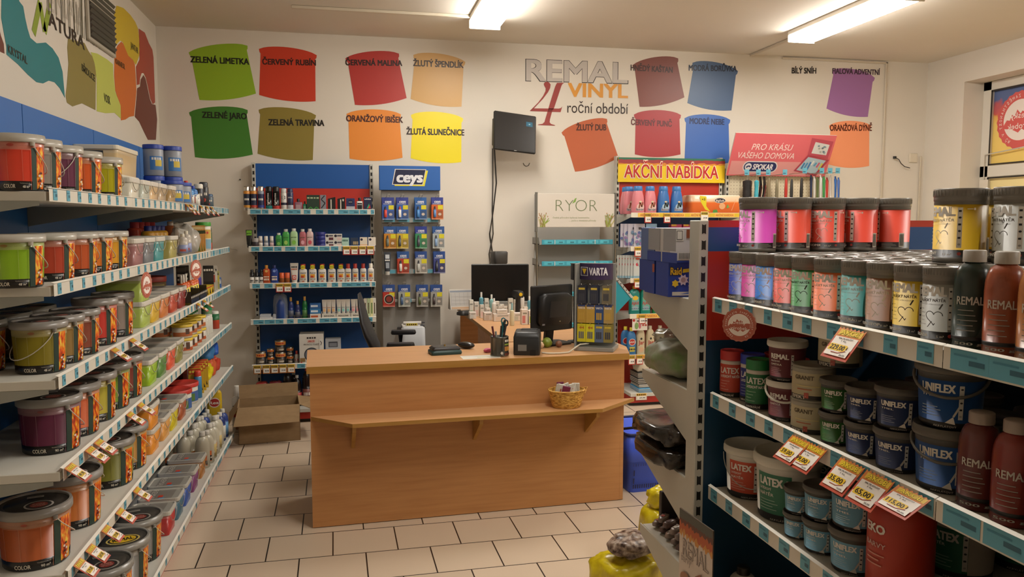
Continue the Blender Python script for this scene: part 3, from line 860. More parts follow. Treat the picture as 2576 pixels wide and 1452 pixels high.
@cached
def P_can(r, h, col, name='EKONOMIK', ink='e4ded2', m2='13 m²', turn=0, txt='REMAL', sub='MALÍŘSKÝ NÁTĚR'):
    b = MB(); n = 30
    z = [h*q for q in (0, .015, .07, .17, .78, .785, .835)]
    b.lathe([(r*.96, z[0]), (r*.985, z[1]), (r*.985, z[2]), (r*.985, z[2]), (r*.985, z[3]), (r*.985, z[3]), (r*.985, z[4]), (r*.985, z[4]), (r, z[5]), (r, z[6])], ['5c5850', '5c5850', '5c5850', '1a1716', '1a1716', col, col, '6c675e', '6c675e'], n)
    A = lambda d: rad(d+turn)*r
    ik = mixc(ink, col, .12)
    it = [('t', txt, A(-66), h*.63, A(24), h*.745, 'd8d4cc', .06), ('t', sub, A(-66), h*.555, A(22), h*.59, ik, .035), ('t', 'OMYVATELNÝ, OTĚRUVZDORNÝ', A(-60), h*.51, A(14), h*.525, ik)]
    it += [('t', s, A(-64), v*h, A(-64+w), v*h+h*.014, ik) for s, v, w in (('INTERIÉR', .45, 22), ('BÍLÝ I BAREVNÝ', .4, 30), ('SAVÝ PODKLAD', .35, 27), ('STÁLÝ ODSTÍN', .3, 26), ('SNADNÁ APLIKACE', .25, 32))]
    hs = h*.1
    it += [('l', [(A(-8)+x, h*.355+y) for x, y in L], .0016, ink) for L in heart(0, 0, hs)]
    it += [('l', [(A(-8)-hs*.75, h*.22), (A(-8)-hs*.2, h*.3)], .0016, ink), ('l', [(A(-8)+hs*.6, h*.46), (A(-8)+hs*.95, h*.53)], .003, ink)]
    it += icons(A(28), A(38), h*.2, h*.74)
    it += [('r', A(46), A(58), h*.715, h*.725, 'e8e0d4'), ('r', A(59), A(63), h*.705, h*.735, 'e8e0d4'), ('r', A(96), A(112), h*.08, h*.34, 'dcd6ca')]
    it += [('r', A(96)+k*.002+.001, A(96)+k*.002+.0018+.0006*(k % 2), h*.1, h*.32, '2a2624') for k in range(int((A(112)-A(96))/.002)-1)]
    it += [('t', name, A(-62), h*.1, A(-62+7*len(name)), h*.14, 'e4ded2', .03), ('t', m2, A(2), h*.095, A(20), h*.125, 'd8d2c6', .01), ('e', A(34), h*.12, .004, .004, 'a83c34', 10)]
    it += [('r', A(48), A(48+q), h*(.14-.02*k), h*(.148-.02*k), '8a8680') for k, q in enumerate((30, 38, 40, 26))]
    b.deco(it, XF(r=r*.985), .0002)
    l = MB()
    l.lathe([(r*.98, h*.82), (r*1.02, h*.835), (r*1.02, h*.88), (r*1.02, h*.885), (r*1.035, h*.89), (r*1.035, h*.985), (r*1.02, h), (r*1.02, h), (r*.95, h), (r*.95, h), (r*.94, h-.004), (r*.5, h-.004), (r*.5, h-.004), (r*.48, h-.002), (.0001, h-.002)], '77726a|g', n, cap0=False, cap1=False)
    for j in range(0, 40):
        a = 2*pi*j/40
        l.T = Matrix.Rotation(a, 4, 'Z'); l.box(-.0012, .0012, -r*1.043, -r*1.02, h*.9, h*.975, '6a655d')
    l.T = None
    return part_list(('body', b), ('lid', l))
@cached
def P_pail(r, h, col, txt='UNIFLEX', hang=None, lid='57524a', shape=True, base='4c4842', tcol='d4cec2', sub=None, wrap=180):
    """tapered paint pail with a printed label band"""
    b = MB(); n = 26; r0, r1 = r*.86, r*.97
    R = lambda z: r0+(r1-r0)*z/h
    w = wrap
    b.lathe([(R(0)-.003, 0), (R(.004), .004), (R(h*.1), h*.1), (R(h*.1), h*.1), (R(h*.74), h*.74), (R(h*.74), h*.74), (R(h*.86), h*.86)], ['1c1918', '1c1918', '1c1918', col if w > 170 else base, col if w > 170 else base, base], n)
    xf = XF(r=R(0), taper=(r1-r0)/h); s = R(0)
    A = lambda d: rad(d)*s
    it = [('r', A(-w/2-20), A(w/2-20), h*.06, h*.74, col)] if w < 170 else []
    if w < 170:
        it += [('r', A(-w/2-20), A(w/2-20), h*.02, h*.12, '1c1918')]
    a0, a1 = (-52, 12) if w > 170 else (-w/2-14, 0)
    it += [('t', txt, A(a0), h*.56, A(a1), h*.68, tcol, .05)]
    for k, sx in enumerate(sub or ['TMEL']):
        it.append(('t', sx, A(a0), h*(.48-.085*k), A(a0+(a1-a0)*(.55+.1*k)), h*(.52-.08*k), tcol, .015))
    it += [('r', A(a0), A(a0+q), h*(.32-.045*k), h*(.332-.045*k), mixc(tcol, col, .45)) for k, q in enumerate((34, 40, 30, 38))]
    if shape:
        it += [('p', [(A(-4), h*.1), (A(14), h*.08), (A(10), h*.2)], 'cfc9bf'), ('l', [(A(10), h*.2), (A(20), h*.36)], .004, 'b8b2a8')]
    it += icons(A(a1+6), A(a1+14), h*.16, h*.68, 5, 'c4c0b8') + [('t', 'AKRYLÁTOVÝ', A(-24), h*.03, A(16), h*.06, 'b8b2a8')]
    b.deco(it, xf, .0003)
    l = MB()
    l.lathe([(r*.95, h*.83), (r*1.02, h*.84), (r*1.05, h*.86), (r*1.05, h*.95), (r*1.03, h*.955), (r*1.03, h), (r*1.03, h), (r*.97, h), (r*.95, h-.005), (.0001, h-.005)], lid, n, cap0=False, cap1=False)
    ps = [('body', b), ('lid', l)]
    if hang:
        hd = MB(); fl = hang == 'F'
        pts = []
        for i in range(17):
            t = i/16; a = rad(-90+180*t)
            rr = r*(1.04+.05*sin(pi*t))
            pts.append((rr*sin(a), -rr*cos(a), h*.8-h*(.3 if fl else .55)*sin(pi*t)))
        hd.tube(pts, .0035 if fl else .0015, lid if fl else 'a8a298', 6); ps.append(('handle', hd))
    return part_list(*ps)
@cached
def P_bot(w, h, body, cap, d=None, lab=None, sh=.7, nr=.35, ch=.12, cr=None, txt=(), fl='g', band=None, tilt=0):
    """bottle: round (d None) or flat-sided; lab=(z0,z1,colour); txt=[(string,z0,z1,colour)]"""
    b = MB(); a = w/2; n = 18
    zs, zn = h*sh, h*(1-ch)
    bm = body+'|'+fl
    ks = [(0, .93), (.012, 1)]
    pts = [(a*.9, 0, bm), (a, h*.02, bm)]
    if lab:
        pts += [(a, h*lab[0], bm), (a*1.005, h*lab[0], lab[2]), (a*1.005, h*lab[1], lab[2]), (a, h*lab[1], bm)]
    for t in (0, .35, .65, .88, 1):
        pts.append((a*(nr+(1-nr)*math.sqrt(max(0, 1-t*t))), zs+(zn-zs)*t*.93, bm))
    pts.append((a*nr*.95, zn, bm))
    mats = [p[2] for p in pts[1:]]
    if d is None:
        b.lathe([(p[0], p[1]) for p in pts], mats, n)
    else:
        q = d/w
        b.rl([(p[0], max(p[0]*q, min(p[0], a*nr)), min(p[0], p[0]*q)*.7, p[1]) for p in pts], mats)
    y = -(d/2 if d else a)
    it = []
    for s, z0, z1, c in txt:
        it.append(('t', s, -a*.72, h*z0, a*.72, h*z1, c, .02) if isinstance(s, str) else ('r', -a*s[0], a*s[1], h*z0, h*z1, c) if len(s) == 2 else ('e', 0, h*(z0+z1)/2, a*s[0], h*(z1-z0)/2, c))
    b.deco(it, XF((0, y*1.006-.0006, 0)) if d else XF(r=a*1.01), .0003)
    c = MB(); cr = cr or nr*1.12
    c.lathe([(a*cr, zn-.002), (a*cr, h*.99), (a*cr*.9, h), (.0001, h)], cap, 14, cap0=False, cap1=False)
    return part_list(('body', b), ('cap', c))
@cached
def P_jar(r, h, col, lid, txt=(), lh=.16, lr=1.04, lab=None, lidtop=None):
    b = MB(); n = 22
    pts = [(r*.95, 0, col), (r, h*.02, col)]
    if lab:
        pts += [(r, h*lab[0], col), (r*1.004, h*lab[0], lab[2]), (r*1.004, h*lab[1], lab[2]), (r, h*lab[1], col)]
    pts += [(r, h*(1-lh)-.004, col), (r*.94, h*(1-lh), col)]
    b.lathe([(p[0], p[1]) for p in pts], [p[2] for p in pts[1:]], n)
    it = []
    for s, a0, a1, z0, z1, c in txt:
        it.append(('t', s, rad(a0)*r, h*z0, rad(a1)*r, h*z1, c, .03) if s else ('r', rad(a0)*r, rad(a1)*r, h*z0, h*z1, c))
    b.deco(it, XF(r=r*1.006), .0003)
    l = MB()
    l.lathe([(r*lr, h*(1-lh)), (r*lr, h*.98), (r*lr*.97, h), (r*lr*.97, h), (r*lr*.9, h), (r*lr*.88, h-.002), (.0001, h-.002)], lid, n, cap0=False, cap1=False)
    return part_list(('body', b), ('lid', l))
@cached
def P_spray(r, h, bands, cap, txt=(), ch=.2, capr=.9):
    b = MB(); n = 18
    pts, ms = [(r*.95, 0)], []
    for z0, z1, c in bands:
        pts += [(r, h*z0+.001), (r, h*z1)]; ms += [c, c]
    pts += [(r*.9, h*(1-ch)+.002), (r*.7, h*(1-ch)+.004)]; ms += ['b8b4ac|m', 'b8b4ac|m']
    b.lathe(pts, ms, n)
    it = []
    for t in txt:
        s, z0, z1, c = t[:4]
        if len(t) > 4:   # upright lettering
            R_ = r*1.006
            vs, fs, (ax, bx, ay, by) = text(s, .02)
            wv = h*(z1-z0)
            b.add([XF(r=R_)(t[4]*r-(y/.69-.5)*r*.5, h*z0+(x-ax)/(bx-ax)*wv, .0006+q) for x, y, q in vs], fs, c)
        elif s:
            it.append(('t', s, -r*.7, h*z0, r*.7, h*z1, c, .02))
        else:
            it.append(('e', 0, h*(z0+z1)/2, h*(z1-z0)/2, h*(z1-z0)/2, c))
    b.deco(it, XF(r=r*1.006), .0003)
    c = MB(); c.lathe([(r*capr, h*(1-ch)), (r*capr, h*.96), (r*capr*.8, h), (.0001, h)], cap, n, cap0=False, cap1=False)
    return part_list(('body', b), ('cap', c))
@cached
def P_box(w, d, h, col, deco=(), side=None, sdeco=(), bev=.001, tdeco=()):
    """carton; deco items in front-face units of metres from the bottom centre"""
    b = MB(); b.box(-w/2, w/2, -d/2, d/2, 0, h, col, bev)
    b.deco(deco, XF((0, -d/2, 0)))
    b.deco(sdeco, XF((-w/2, 0, 0), (0, -1, 0), (0, 0, 1)))
    b.deco(tdeco, XF((0, 0, h), (1, 0, 0), (0, 1, 0)))
    return part_list(('carton', b))
@cached
def P_card(w, h, col, deco=(), bub=None):
    """blister card hanging by its top edge (z=0), product in the blister; bub=(u,v,w,h,depth,colour,cap colour)"""
    c = MB(); c.box(-w/2, w/2, 0, .0015, -h, 0, col)
    c.deco(deco, XF((0, 0, 0)))
    ps = [('card', c)]
    if bub:
        u, v, bw, bh, bd, k, kc = bub
        t = MB()
        t.rl([(bw/2*.8, bd/2*.8, .004, v-bh/2), (bw/2, bd/2, .005, v-bh/2+.004), (bw/2, bd/2, .005, v+bh*.2), (bw/2, bd/2, .005, v+bh*.2), (bw/2*.7, bd/2*.7, .004, v+bh*.26), (bw/2*.5, bd/2*.5, .004, v+bh/2)], [k, k, k, kc, kc], 2, c=(u, -bd/2))
        ps.append(('product', t))
    return part_list(*ps)
@cached
def P_tube(w, h, col, cap, txt=(), up=False):
    """squeeze tube standing on its cap (or hanging crimp up)"""
    b = MB(); a = w/2
    b.rl([(a*.75, a*.75, a*.74, h*.16), (a*.82, a*.8, a*.78, h*.2), (a*.92, a*.45, a*.42, h*.55), (a, a*.15, a*.12, h*.85), (a*1.02, a*.07, .001, h*.93), (a*1.02, .0012, .001, h)], col+'|g', 4)
    b.deco([('t', s, -a*.7, h*z0, a*.7, h*z1, c, .02) if isinstance(s, str) else ('r', -a*s[0], a*s[0], h*z0, h*z1, c) if len(s) == 1 else ('e', 0, h*(z0+z1)/2, a*s[0], h*(z1-z0)/2, c) for s, z0, z1, c in txt], XF((0, -a*1.01-.0005, 0), (1, 0, 0), (0, a, h)), .0005)
    c = MB(); c.lathe([(a*.62, 0), (a*.66, .004), (a*.7, h*.16)], cap, 14)
    return part_list(('body', b), ('cap', c))
def blob(w, d, h, mat, seed=0, amp=.12, nu=26, nv=14, pw=.6, flat=.25):
    """pillow / filled bag standing on z=0"""
    r = random.Random(seed)
    ph = [(r.uniform(2, 7), r.uniform(2, 7), r.uniform(0, 6), r.uniform(.3, 1)) for _ in range(7)]
    b = MB(); loops = []
    sg = lambda x: math.copysign(abs(x)**pw, x)
    for i in range(nv+1):
        t = -pi/2+pi*(i/nv)
        lp = []
        for j in range(nu):
            a = 2*pi*j/nu
            k = 1+amp*sum(q*sin(f*a+p)*sin(g*t+p) for f, g, p, q in ((round(f), g, p, q) for f, g, p, q in ph))/2
            ct = abs(cos(t))**pw
            lp.append((w/2*sg(cos(a))*ct*k, d/2*sg(sin(a))*ct*k, max(0, h/2*(1+sg(sin(t))*k*(1 if t > 0 else .999)))))
        loops.append(lp)
    b.loft(loops, mat)
    return b
@cached
def P_tag(w, l, price='229,00', name='ROYAL', small=False):
    """AKCE price flag: hangs from its top edge (z=0), face -Y"""
    b = MB(); b.box(-w/2, w/2, 0, .0012, -l, -.0001, 'b8503c')
    r = random.Random(len(price)+int(w*1e4))
    n = 14
    fl = [(-w/2+w*i/n, -l*(.0 if i % 2 else -.06)) for i in range(n+1)]
    it = [('p', [(-w/2, -l*.3)]+[(w/2, -l*.3)]+fl[::-1], 'c8742c'), ('r', -w*.43, w*.43, -l*.66, -l*.26, 'ece4da'), ('r', -w*.4, w*.46, -l*.21, -l*.02, 'd8b030'),
          ('t', 'AKCE', -w*.34, -l*.19, w*.36, -l*.03, '3a1a10', .05), ('t', 'AKCE', -w*.33, -l*.185, w*.35, -l*.035, 'ecd028', .02),
          ('t', name, -w*.26, -l*.34, w*.28, -l*.29, '3a3430', .01), ('t', '1 ks', -w*.1, -l*.42, w*.08, -l*.37, '3a3430', .01),
          ('r', -w*.43, w*.43, -l*.9, -l*.66, 'ece4da'), ('p', [(-w*.4, -l*.74), (w*.2, -l*.74), (w*.26, -l*.68), (w*.26, -l*.52), (-w*.36, -l*.52), (-w*.4, -l*.56)], 'e8c030'),
          ('t', price, -w*.34, -l*.7, w*.2, -l*.55, '1c1512', .02), ('l', [(w*.3, -l*.7), (w*.06, -l*.8), (-w*.2, -l*.8)], w*.02, '9a3a2c'), ('t', '30,00', w*.16, -l*.87, w*.36, -l*.82, '2a2420', .01)]
    b.deco(it, XF(), .0003)
    return part_list(('card', b))
def flag(label_bits, p, w, l, price, name, yaw, tilt, where):
    """tag hinged at p along the rail; yaw turns -Y to the aisle, tilt swings its foot outward"""
    o = good('price_flag', label_bits, where, 'price tag', p, parts=P_tag(w, l, price, name))
    o.rotation_euler = (Matrix.Rotation(yaw, 4, 'Z') @ Matrix.Rotation(-rad(tilt), 4, 'X')).to_euler()
    return o
@cached
def P_seal(R):
    m = MB(); k = 40
    m.prism([(R*(1+.045*(i % 2))*sin(2*pi*i/k), 0, -R+R*(1+.045*(i % 2))*cos(2*pi*i/k)) for i in range(k)], (0, -1, 0), .002, 'b8705c')
    seal(m, XF((0, -.0022, -R)), R*.97, 'b45c46')
    return part_list(('card', m))
@cached
def P_pricecard(w, l, c='b8301f', y='e0c040'):
    m = MB(); m.box(-w/2, w/2, 0, .001, -l, 0, c)
    m.deco([('r', -w*.46, w*.46, -l*.36, -l*.02, y)]+[('r', -w*.42+k*w*.17, -w*.31+k*w*.17, -l*.3, -l*.1, '4a3010') for k in range(5)]+[('r', -w*.4, w*.4, -l*.9, -l*.38, 'ece6dc'), ('t', '29,90', -w*.2, -l*.74, w*.34, -l*.58, '2a2422', .03)], XF())
    return part_list(('card', m))
# ---------------------------------------------------------------- side-wall rack goods
LV = ['top', 'second', 'third', 'fourth', 'fifth', 'bottom']
def lw(k):
    return 'on the %s paint-rack shelf' % LV[k]
def left(k, y, x, name, look, cat, parts, rz=None, dz=0, group=None):
    p = (x, y, LS[k]+dz)
    return good(name, look, lw(k), cat, p, face(p) if rz is None else rz, parts, group)
for k, r, h, m2, rows in (
    (0, .066, .160, '48 m²', ((2.50, 'c8402c', 'red'), (2.64, '8c8478', 'grey'), (2.834, '6a3a4c', 'purple'), (3.041, 'cc5a2c', 'orange'), (3.30, 'a8a01e', 'yellow-green'))),
    (1, .078, .150, '48 m²', ((2.465, '7ea022', 'lime green'), (2.725, 'a8402a', 'rust red'), (2.952, 'b4522a', 'burnt orange'), (3.141, 'd0742c', 'light orange'), (3.337, 'cf962e', 'amber'))),
    (2, .075, .158, '48 m²', ((2.612, '7a6c1c', 'olive'), (2.772, '8a6a34', 'ochre brown'), (2.936, '7c3c26', 'dark brown'), (3.155, 'c03c30', 'red'), (3.383, '8a7c70', 'taupe grey'))),
    (3, .09, .178, '90 m²', ((2.71, '5a2438', 'plum purple'), (2.905, 'c85c2c', 'orange'), (3.1, 'a89a24', 'yellow'), (3.295, '74952a', 'green'), (3.49, '7c3022', 'maroon'))),
    (4, .100, .185, '90 m²', ((2.575, 'a8542a', 'rust orange'), (2.884, 'bc6a2c', 'orange'), (3.093, 'b88c2e', 'mustard'), (3.307, '74722a', 'olive green'), (3.52, 'b07c2e', 'ochre'))),
):
    for i, (y, col, cn) in enumerate(rows):
        hang = 'F' if (k, i) in ((2, 0), (0, 2)) else 'R'
        x = LX-.016-r*1.05 - (.06 if (k, i) == (4, 2) else 0)
        light = k < 2
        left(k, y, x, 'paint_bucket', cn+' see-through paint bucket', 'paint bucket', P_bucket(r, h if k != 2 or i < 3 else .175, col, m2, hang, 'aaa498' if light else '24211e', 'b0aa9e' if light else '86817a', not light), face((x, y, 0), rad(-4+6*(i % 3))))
# a second row of buckets behind the first, where it can be seen
for k, r, h, rows in ((2, .075, .158, ((2.60, '6a3024', 'brick brown'), (2.80, '5a4426', 'umber'), (3.02, 'a03428', 'dark red'))),):
    for y, col, cn in rows:
        left(k, y+.05, LXB+.012+r*1.05, 'paint_bucket', cn+' paint bucket at the back', 'paint bucket', P_bucket(r, h, col, '90 m²', 'R'))
# rectangular tubs
for k, h, rows in (
    (0, .095, ((3.529, 'd8d2c0', 'off-white'), (3.713, 'b8bcae', 'pale sage'), (3.86, 'd4b488', 'peach'), (4.036, 'b8a284', 'sand'), (4.25, 'ac8e60', 'tan'))),
    (1, .115, ((3.584, '9a6a68', 'mauve'), (3.775, '76787a', 'slate'), (3.973, '4c9494', 'teal'), (4.27, 'a89c58', 'khaki'))),
    (2, .112, ((3.667, 'a8b858', 'lime green'), (3.839, 'd0a836', 'golden'), (4.028, 'c87840', 'orange'), (4.238, 'b84c34', 'brick red'), (4.443, '8c3430', 'wine red'))),
    (3, .115, ((3.745, '94b428', 'lime'), (3.94, '5c8440', 'leaf green'), (4.135, 'd8583c', 'tomato red'), (4.329, '8c8440', 'olive'))),
    (4, .112, ((3.74, 'd88a30', 'orange'), (3.96, 'd0944c', 'apricot'), (4.143, 'c8b420', 'yellow'), (4.36, 'a0522e', 'chestnut'))),
    (5, .12, ((4.0, 'b83c38', 'red'), (4.201, '4a6c7c', 'steel blue'), (4.40, '4460ac', 'blue'), (4.62, '8a4a78', 'purple'), (4.86, 'b87c44', 'caramel'))),
):
    for i, (y, col, cn) in enumerate(rows):
        x = LX-.02-(.11 if k else .075)
        left(k, y, x, 'paint_tub', cn+' rectangular paint tub', 'paint tub', P_tub(.2 if k else .14, .155 if k else .14, h, col, 'c9c4b8' if k > 3 else 'd2ccc0', k >= 4, top='97938a'), .0)
for k, y, h, dz, col, cn in ((2, 3.667, .112, .112, 'a8b858', 'upper lime green'), (4, 3.74, .112, .112, 'd88a30', 'upper orange')):
    left(k, y, LX-.13, 'paint_tub', cn+' rectangular tub on top of another', 'paint tub', P_tub(.2, .155, h, col, 'd2ccc0', k > 3), 0, dz)
for dz, cn in ((0, 'lower'), (.13, 'upper')):
    p = (LX-.25, 4.02, LS[0]+dz)
    left(0, 4.02, LX-.268, 'storage_tub', cn+' of two big beige tubs stacked at the back', 'tub', P_tub(.19, .36, .13, 'cfb488', 'd6cdb8', hang=False, front='3a3834' if dz else None), 0, dz)
# buckets on the bottom shelf
for y, x, look, c2 in ((3.20, LX-.13, 'grey-lidded grey paint bucket', '7a2c22'), (3.44, LX-.125, 'grey paint bucket with a yellow oval on its lid', 'd0a820'), (3.70, LX-.13, 'grey paint bucket with a red seal on its lid', '7a2c22')):
    ps = P_bucket(.112, .2, '77726a', '90 m²', 'R', '3a3733', '8a867e', c2[0] != 'd')
    o = left(5, y, x, 'paint_bucket', look, 'paint bucket', ps, face((x, y, 0), .1))
    if c2[0] == 'd':
        m = MB(); m.deco([('e', .01, -.03, .065, .05, 'c8b060'), ('e', .01, -.03, .058, .043, '2a2824'), ('e', .01, -.03, .05, .036, c2), ('t', 'REMAL', -.03, -.045, .05, -.015, '2a2210', .03)], XF((0, 0, .1965), (1, 0, 0), (0, 1, 0))); obj('lid_print', m, o)
# jars, bottles, boxes on the far bays
for i, (y, x, dz) in enumerate(((row_y(392, -1.08), -1.08, 0), (row_y(438, -1.0), -1.0, 0), (4.44, -.905, 0), (4.63, -.90, 0), (row_y(392, -1.08), -1.08, .177), (row_y(438, -1.0), -1.0, .177))):
    left(0, y, x, 'filler_jar', 'blue-lidded grey plastic jar'+(' stacked above others' if dz else ''), 'jar', P_jar(.054, .175 if dz or x < -.95 else .13, '8c9098', '24409c', [(None, -20, 60, .18, .62, '3c74b0'), (None, 10, 50, .3, .5, 'c8b040'), ('~', -10, 45, .5, .58, 'e0dcd0')], .14), dz=dz)
for i, (y, w, h, c, cp) in enumerate(((4.80, .055, .15, '3c78b8', 'c8402c'), (4.90, .05, .12, '4a88c0', '24409c'), (5.0, .055, .13, '3c74b4', '24409c'), (5.08, .05, .10, 'd0ccc0', '2a2624'))):
    left(0, y, LX-.07, 'cleaner_bottle', ('tall blue bottle with a red cap', 'small light blue bottle', 'blue bottle with printed label', 'short white bottle with a black cap')[i], 'bottle', P_bot(w, h, c, cp, lab=(.15, .6, 'd8d4c8'), txt=[((.5, .5), .2, .5, '9c4a3c'), ('~', .52, .57, '20509c')]))
for i, y in enumerate((5.18, 5.27, 5.36, 5.45, 5.54, 5.63)):
    left(0, y, LX-.07-.04*(i % 2), 'spray_can', 'dark spray can', 'spray can', P_spray(.03, (.15, .12, .17, .16, .1, .09)[i], [(0, .8, ('2c2c34', '4a4438', '242428', '3a3430', '4a5860', '60646a')[i])], ('d8d4c8', '2a2624', '3a3c40', '1c1a18', '2a4c6c', '2c2c30')[i], [('~', .5, .6, 'd8d0c0'), ('', .25, .4, 'b83c2c')]))
for i in range(4):
    y = 4.40+i*.1
    left(1, y, LX-.19, 'glue_bottle', 'yellow bottle with a dark blue cap', 'bottle', P_bot(.07, .165, 'd09a28', '26307c', sh=.75, nr=.5, ch=.15, lab=(.2, .6, 'd8c8a0')), dz=0)
for i in range(4):
    left(1, 4.5+i*.12, LX-.28, 'glue_bottle', 'red-capped bottle in the back row', 'bottle', P_bot(.075, .185, 'b8402c', 'b0343c', sh=.75, nr=.55, ch=.16))
for i, (y, lk) in enumerate(((4.60, 'clear bottle with a beige cap'), (4.70, 'clear bottle with a printed front'))):
    left(1, y, LX-.06, 'thinner_bottle', lk, 'bottle', P_bot(.055, .135 if i else .12, 'b8b0a4', 'd0c8b4', lab=(.12, .5, '8c94b8'), txt=[((.6, .6), .2, .3, 'b04c40')]))
b = blob(.13, .14, .16, 'c8c4ba|c55', 4, .3); left(1, 4.84, LX-.1, 'plastic_bag', 'crumpled clear plastic bag', 'bag', part_list(('bag', b)))
for i in range(3):
    left(1, 4.98+i*.075, LX-.055, 'seal_pack', 'slim orange and green carton', 'carton', P_box(.05, .06, .165, 'c89248', (('r', -.025, .025, .115, .135, '3a4424'), ('p', ((-.006, .01), (.02, .01), (.008, .09)), '5c7028'), ('r', -.024, .024, .142, .158, 'e0c890'))))
left(1, 5.24, LX-.06, 'cleaner_can', 'green-capped white and blue canister', 'canister', P_jar(.045, .185, 'd8d2c4', '4aa43c', [(None, -60, 70, .45, .75, 'c8a048'), (None, -60, 70, .1, .42, '7aa4b8'), ('~', -40, 40, .6, .68, 'b83c2c')], .13))
left(1, 5.36, LX-.05, 'gas_can', 'slim red-bottomed canister', 'canister', P_spray(.022, .15, [(0, .35, 'b8442c'), (.35, .8, '4a6030')], '2a3420'))
left(1, 4.98, LX-.2, 'cleaner_jug', 'orange jug with a white label behind the bag', 'bottle', P_bot(.09, .19, 'b8683c', 'c8bcac', lab=(.1, .55, 'ddd6ca'), txt=[('~', .4, .5, 'a8442c')]))
# third shelf: glues
m = MB()
m.box(-.12, .12, -.055, .055, 0, .012, 'd8c020'); m.box(-.12, .12, .045, .055, .0, .1, '1c1a16')
for s in (-.12, .117):
    m.box(s, s+.003, -.055, .055, 0, .075, '2a2418')
m.deco([('r', -.119, .119, .0, .03, 'd8b820'), ('r', -.119, .119, .032, .05, '1f1c18'), ('t', '~', -.1, .005, .1, .026, '20304c', .04)]+[('r', -.115+k*.03, -.1+k*.03, .036, .046, 'e0d8c8') for k in range(8)], XF((0, -.056, 0)))
m.box(-.12, .12, -.0565, -.055, 0, .05, '1c1a16')
p_rack = part_list(('tray', m))
for i, y in enumerate((4.65, 4.905)):
    left(2, y, LX-.07, 'counter_tray', 'black and yellow cardboard tray holding glue', 'tray', p_rack, pi/2)
for i in range(6):
    y = (4.57, 4.635, 4.70, 4.83, 4.895, 4.96)[i]
    left(2, y, LX-.07, 'glue_bottle', 'white-nozzled orange glue bottle', 'bottle', P_bot(.045, .15, 'cc5a24', 'dcd6c8', sh=.62, nr=.42, ch=.3, cr=.28, lab=(.08, .5, 'd8c040'), txt=[((.5, .5), .1, .3, 'b82c20'), ('~', .34, .44, '2a2a60')]), dz=.013)
left(2, 4.74, LX-.27, 'filler_jar', 'big red-lidded brown and yellow jar', 'jar', P_jar(.085, .15, '7c6030', 'b03828', [(None, -5, 60, .1, .7, 'd0c078'), (None, 15, 55, .15, .5, 'a8382c'), ('~', 20, 50, .52, .62, '7a2c20')], .2))
for i, y in enumerate((5.08, 5.18)):
    left(2, y, LX-.17, 'glue_carton', 'black glue carton with a yellow foot', 'carton', P_box(.055, .08, .185, '2a2420', (('r', -.027, .027, 0, .05, 'd0a428'), ('r', -.025, .025, .055, .085, 'b8402c'), ('t', '~', -.02, .1, .02, .112, 'e0d8c8', .04), ('r', -.02, .02, .125, .14, 'd8d0c0'), ('r', -.026, .026, .155, .18, '4a4238'))))
for i, y in enumerate((5.28, 5.35)):
    left(2, y, LX-.12, 'glue_tube', 'blue tube with a pink-red nozzle', 'tube', P_bot(.04, .15, '4a3c90', 'b83448', sh=.6, nr=.5, ch=.3, cr=.3))
for i, (y, c, h) in enumerate(((5.43, '24201d', .17), (5.5, 'c8c0b0', .14), (5.58, 'b8b0a0', .16), (5.66, 'a8a464', .12), (5.74, '3c68ac', .07))):
    left(2, y, LX-.07, 'glue_pack', ('black', 'white', 'grey', 'pale yellow', 'blue')[i]+' flat glue pack at the far end', 'pack', P_box(.065, .05, h, c, (('r', -.03, .03, h*.4, h*.75, ('3a3430', 'b85040', 'd8d4c8', 'c8b848', 'd8d8d8')[i]), ('t', '~', -.028, h*.8, .028, h*.88, 'e8e0d0' if i in (0, 4) else '3a3430'))))
for i, y in enumerate((5.09, 5.18, 5.27)):
    left(2, y, LX-.05, 'glue_box', 'low yellow display carton of glue', 'carton', P_box(.085, .06, .055, 'd8b420', (('p', ((-.03, .008), (.0, .045), (.03, .008)), '3a2c14'), ('r', -.04, .04, .046, .054, 'b8381f'))), pi/2)
# fourth shelf: yellow-lidded cups, wipes
for i in range(12):
    y, x, dz = 4.6+(i//3)*.14, LX-.08-(i % 3)*.115, .0
    left(3, y, x, 'filler_cup', 'white cup of filler with a yellow lid', 'cup', P_jar(.053, .085, 'd8cfc0', 'd8b838', [(None, -60, 80, .2, .42, 'b85a34'), (None, 20, 45, .3, .75, '5a4034'), ('~', -40, 10, .5, .62, '7a3c24')], .16, 1.06))
for i in range(7):
    y, x = 4.6+(i//2)*.14, LX-.08-(i % 2)*.115
    left(3, y, x, 'filler_cup', 'white cup of filler stacked on another', 'cup', P_jar(.053, .075, 'd8cfc0', 'd8b838', [(None, -60, 80, .15, .45, 'b8683c'), (None, 20, 45, .3, .7, '5a4034')], .18, 1.06), dz=.086)
left(3, 4.475, LX-.27, 'filler_tub', 'large white filler tub with an orange band', 'tub', P_jar(.058, .16, 'd8cfc0', 'ccc4b4', [(None, -80, 80, .3, .42, 'b8602c'), ('i', 20, 28, .5, .62, '5a4034')], .1))
for i in range(5):
    left(3, 5.16+i*.058, LX-.16, 'sealant_tube', 'white sealant tube with a dark green cap', 'tube', P_bot(.052, .2, 'd8d4c8', '1c6a34', sh=.72, nr=.9, ch=.28, cr=.98))
for i in range(4):
    left(3, 5.2+i*.075, LX-.075, 'sealant_tube', 'short white sealant tube standing in front', 'tube', P_bot(.048, .12, 'dad6ca', 'd2cec2', sh=.8, nr=.8, ch=.15, txt=[((.5, .5), .2, .45, 'b86a54')]))
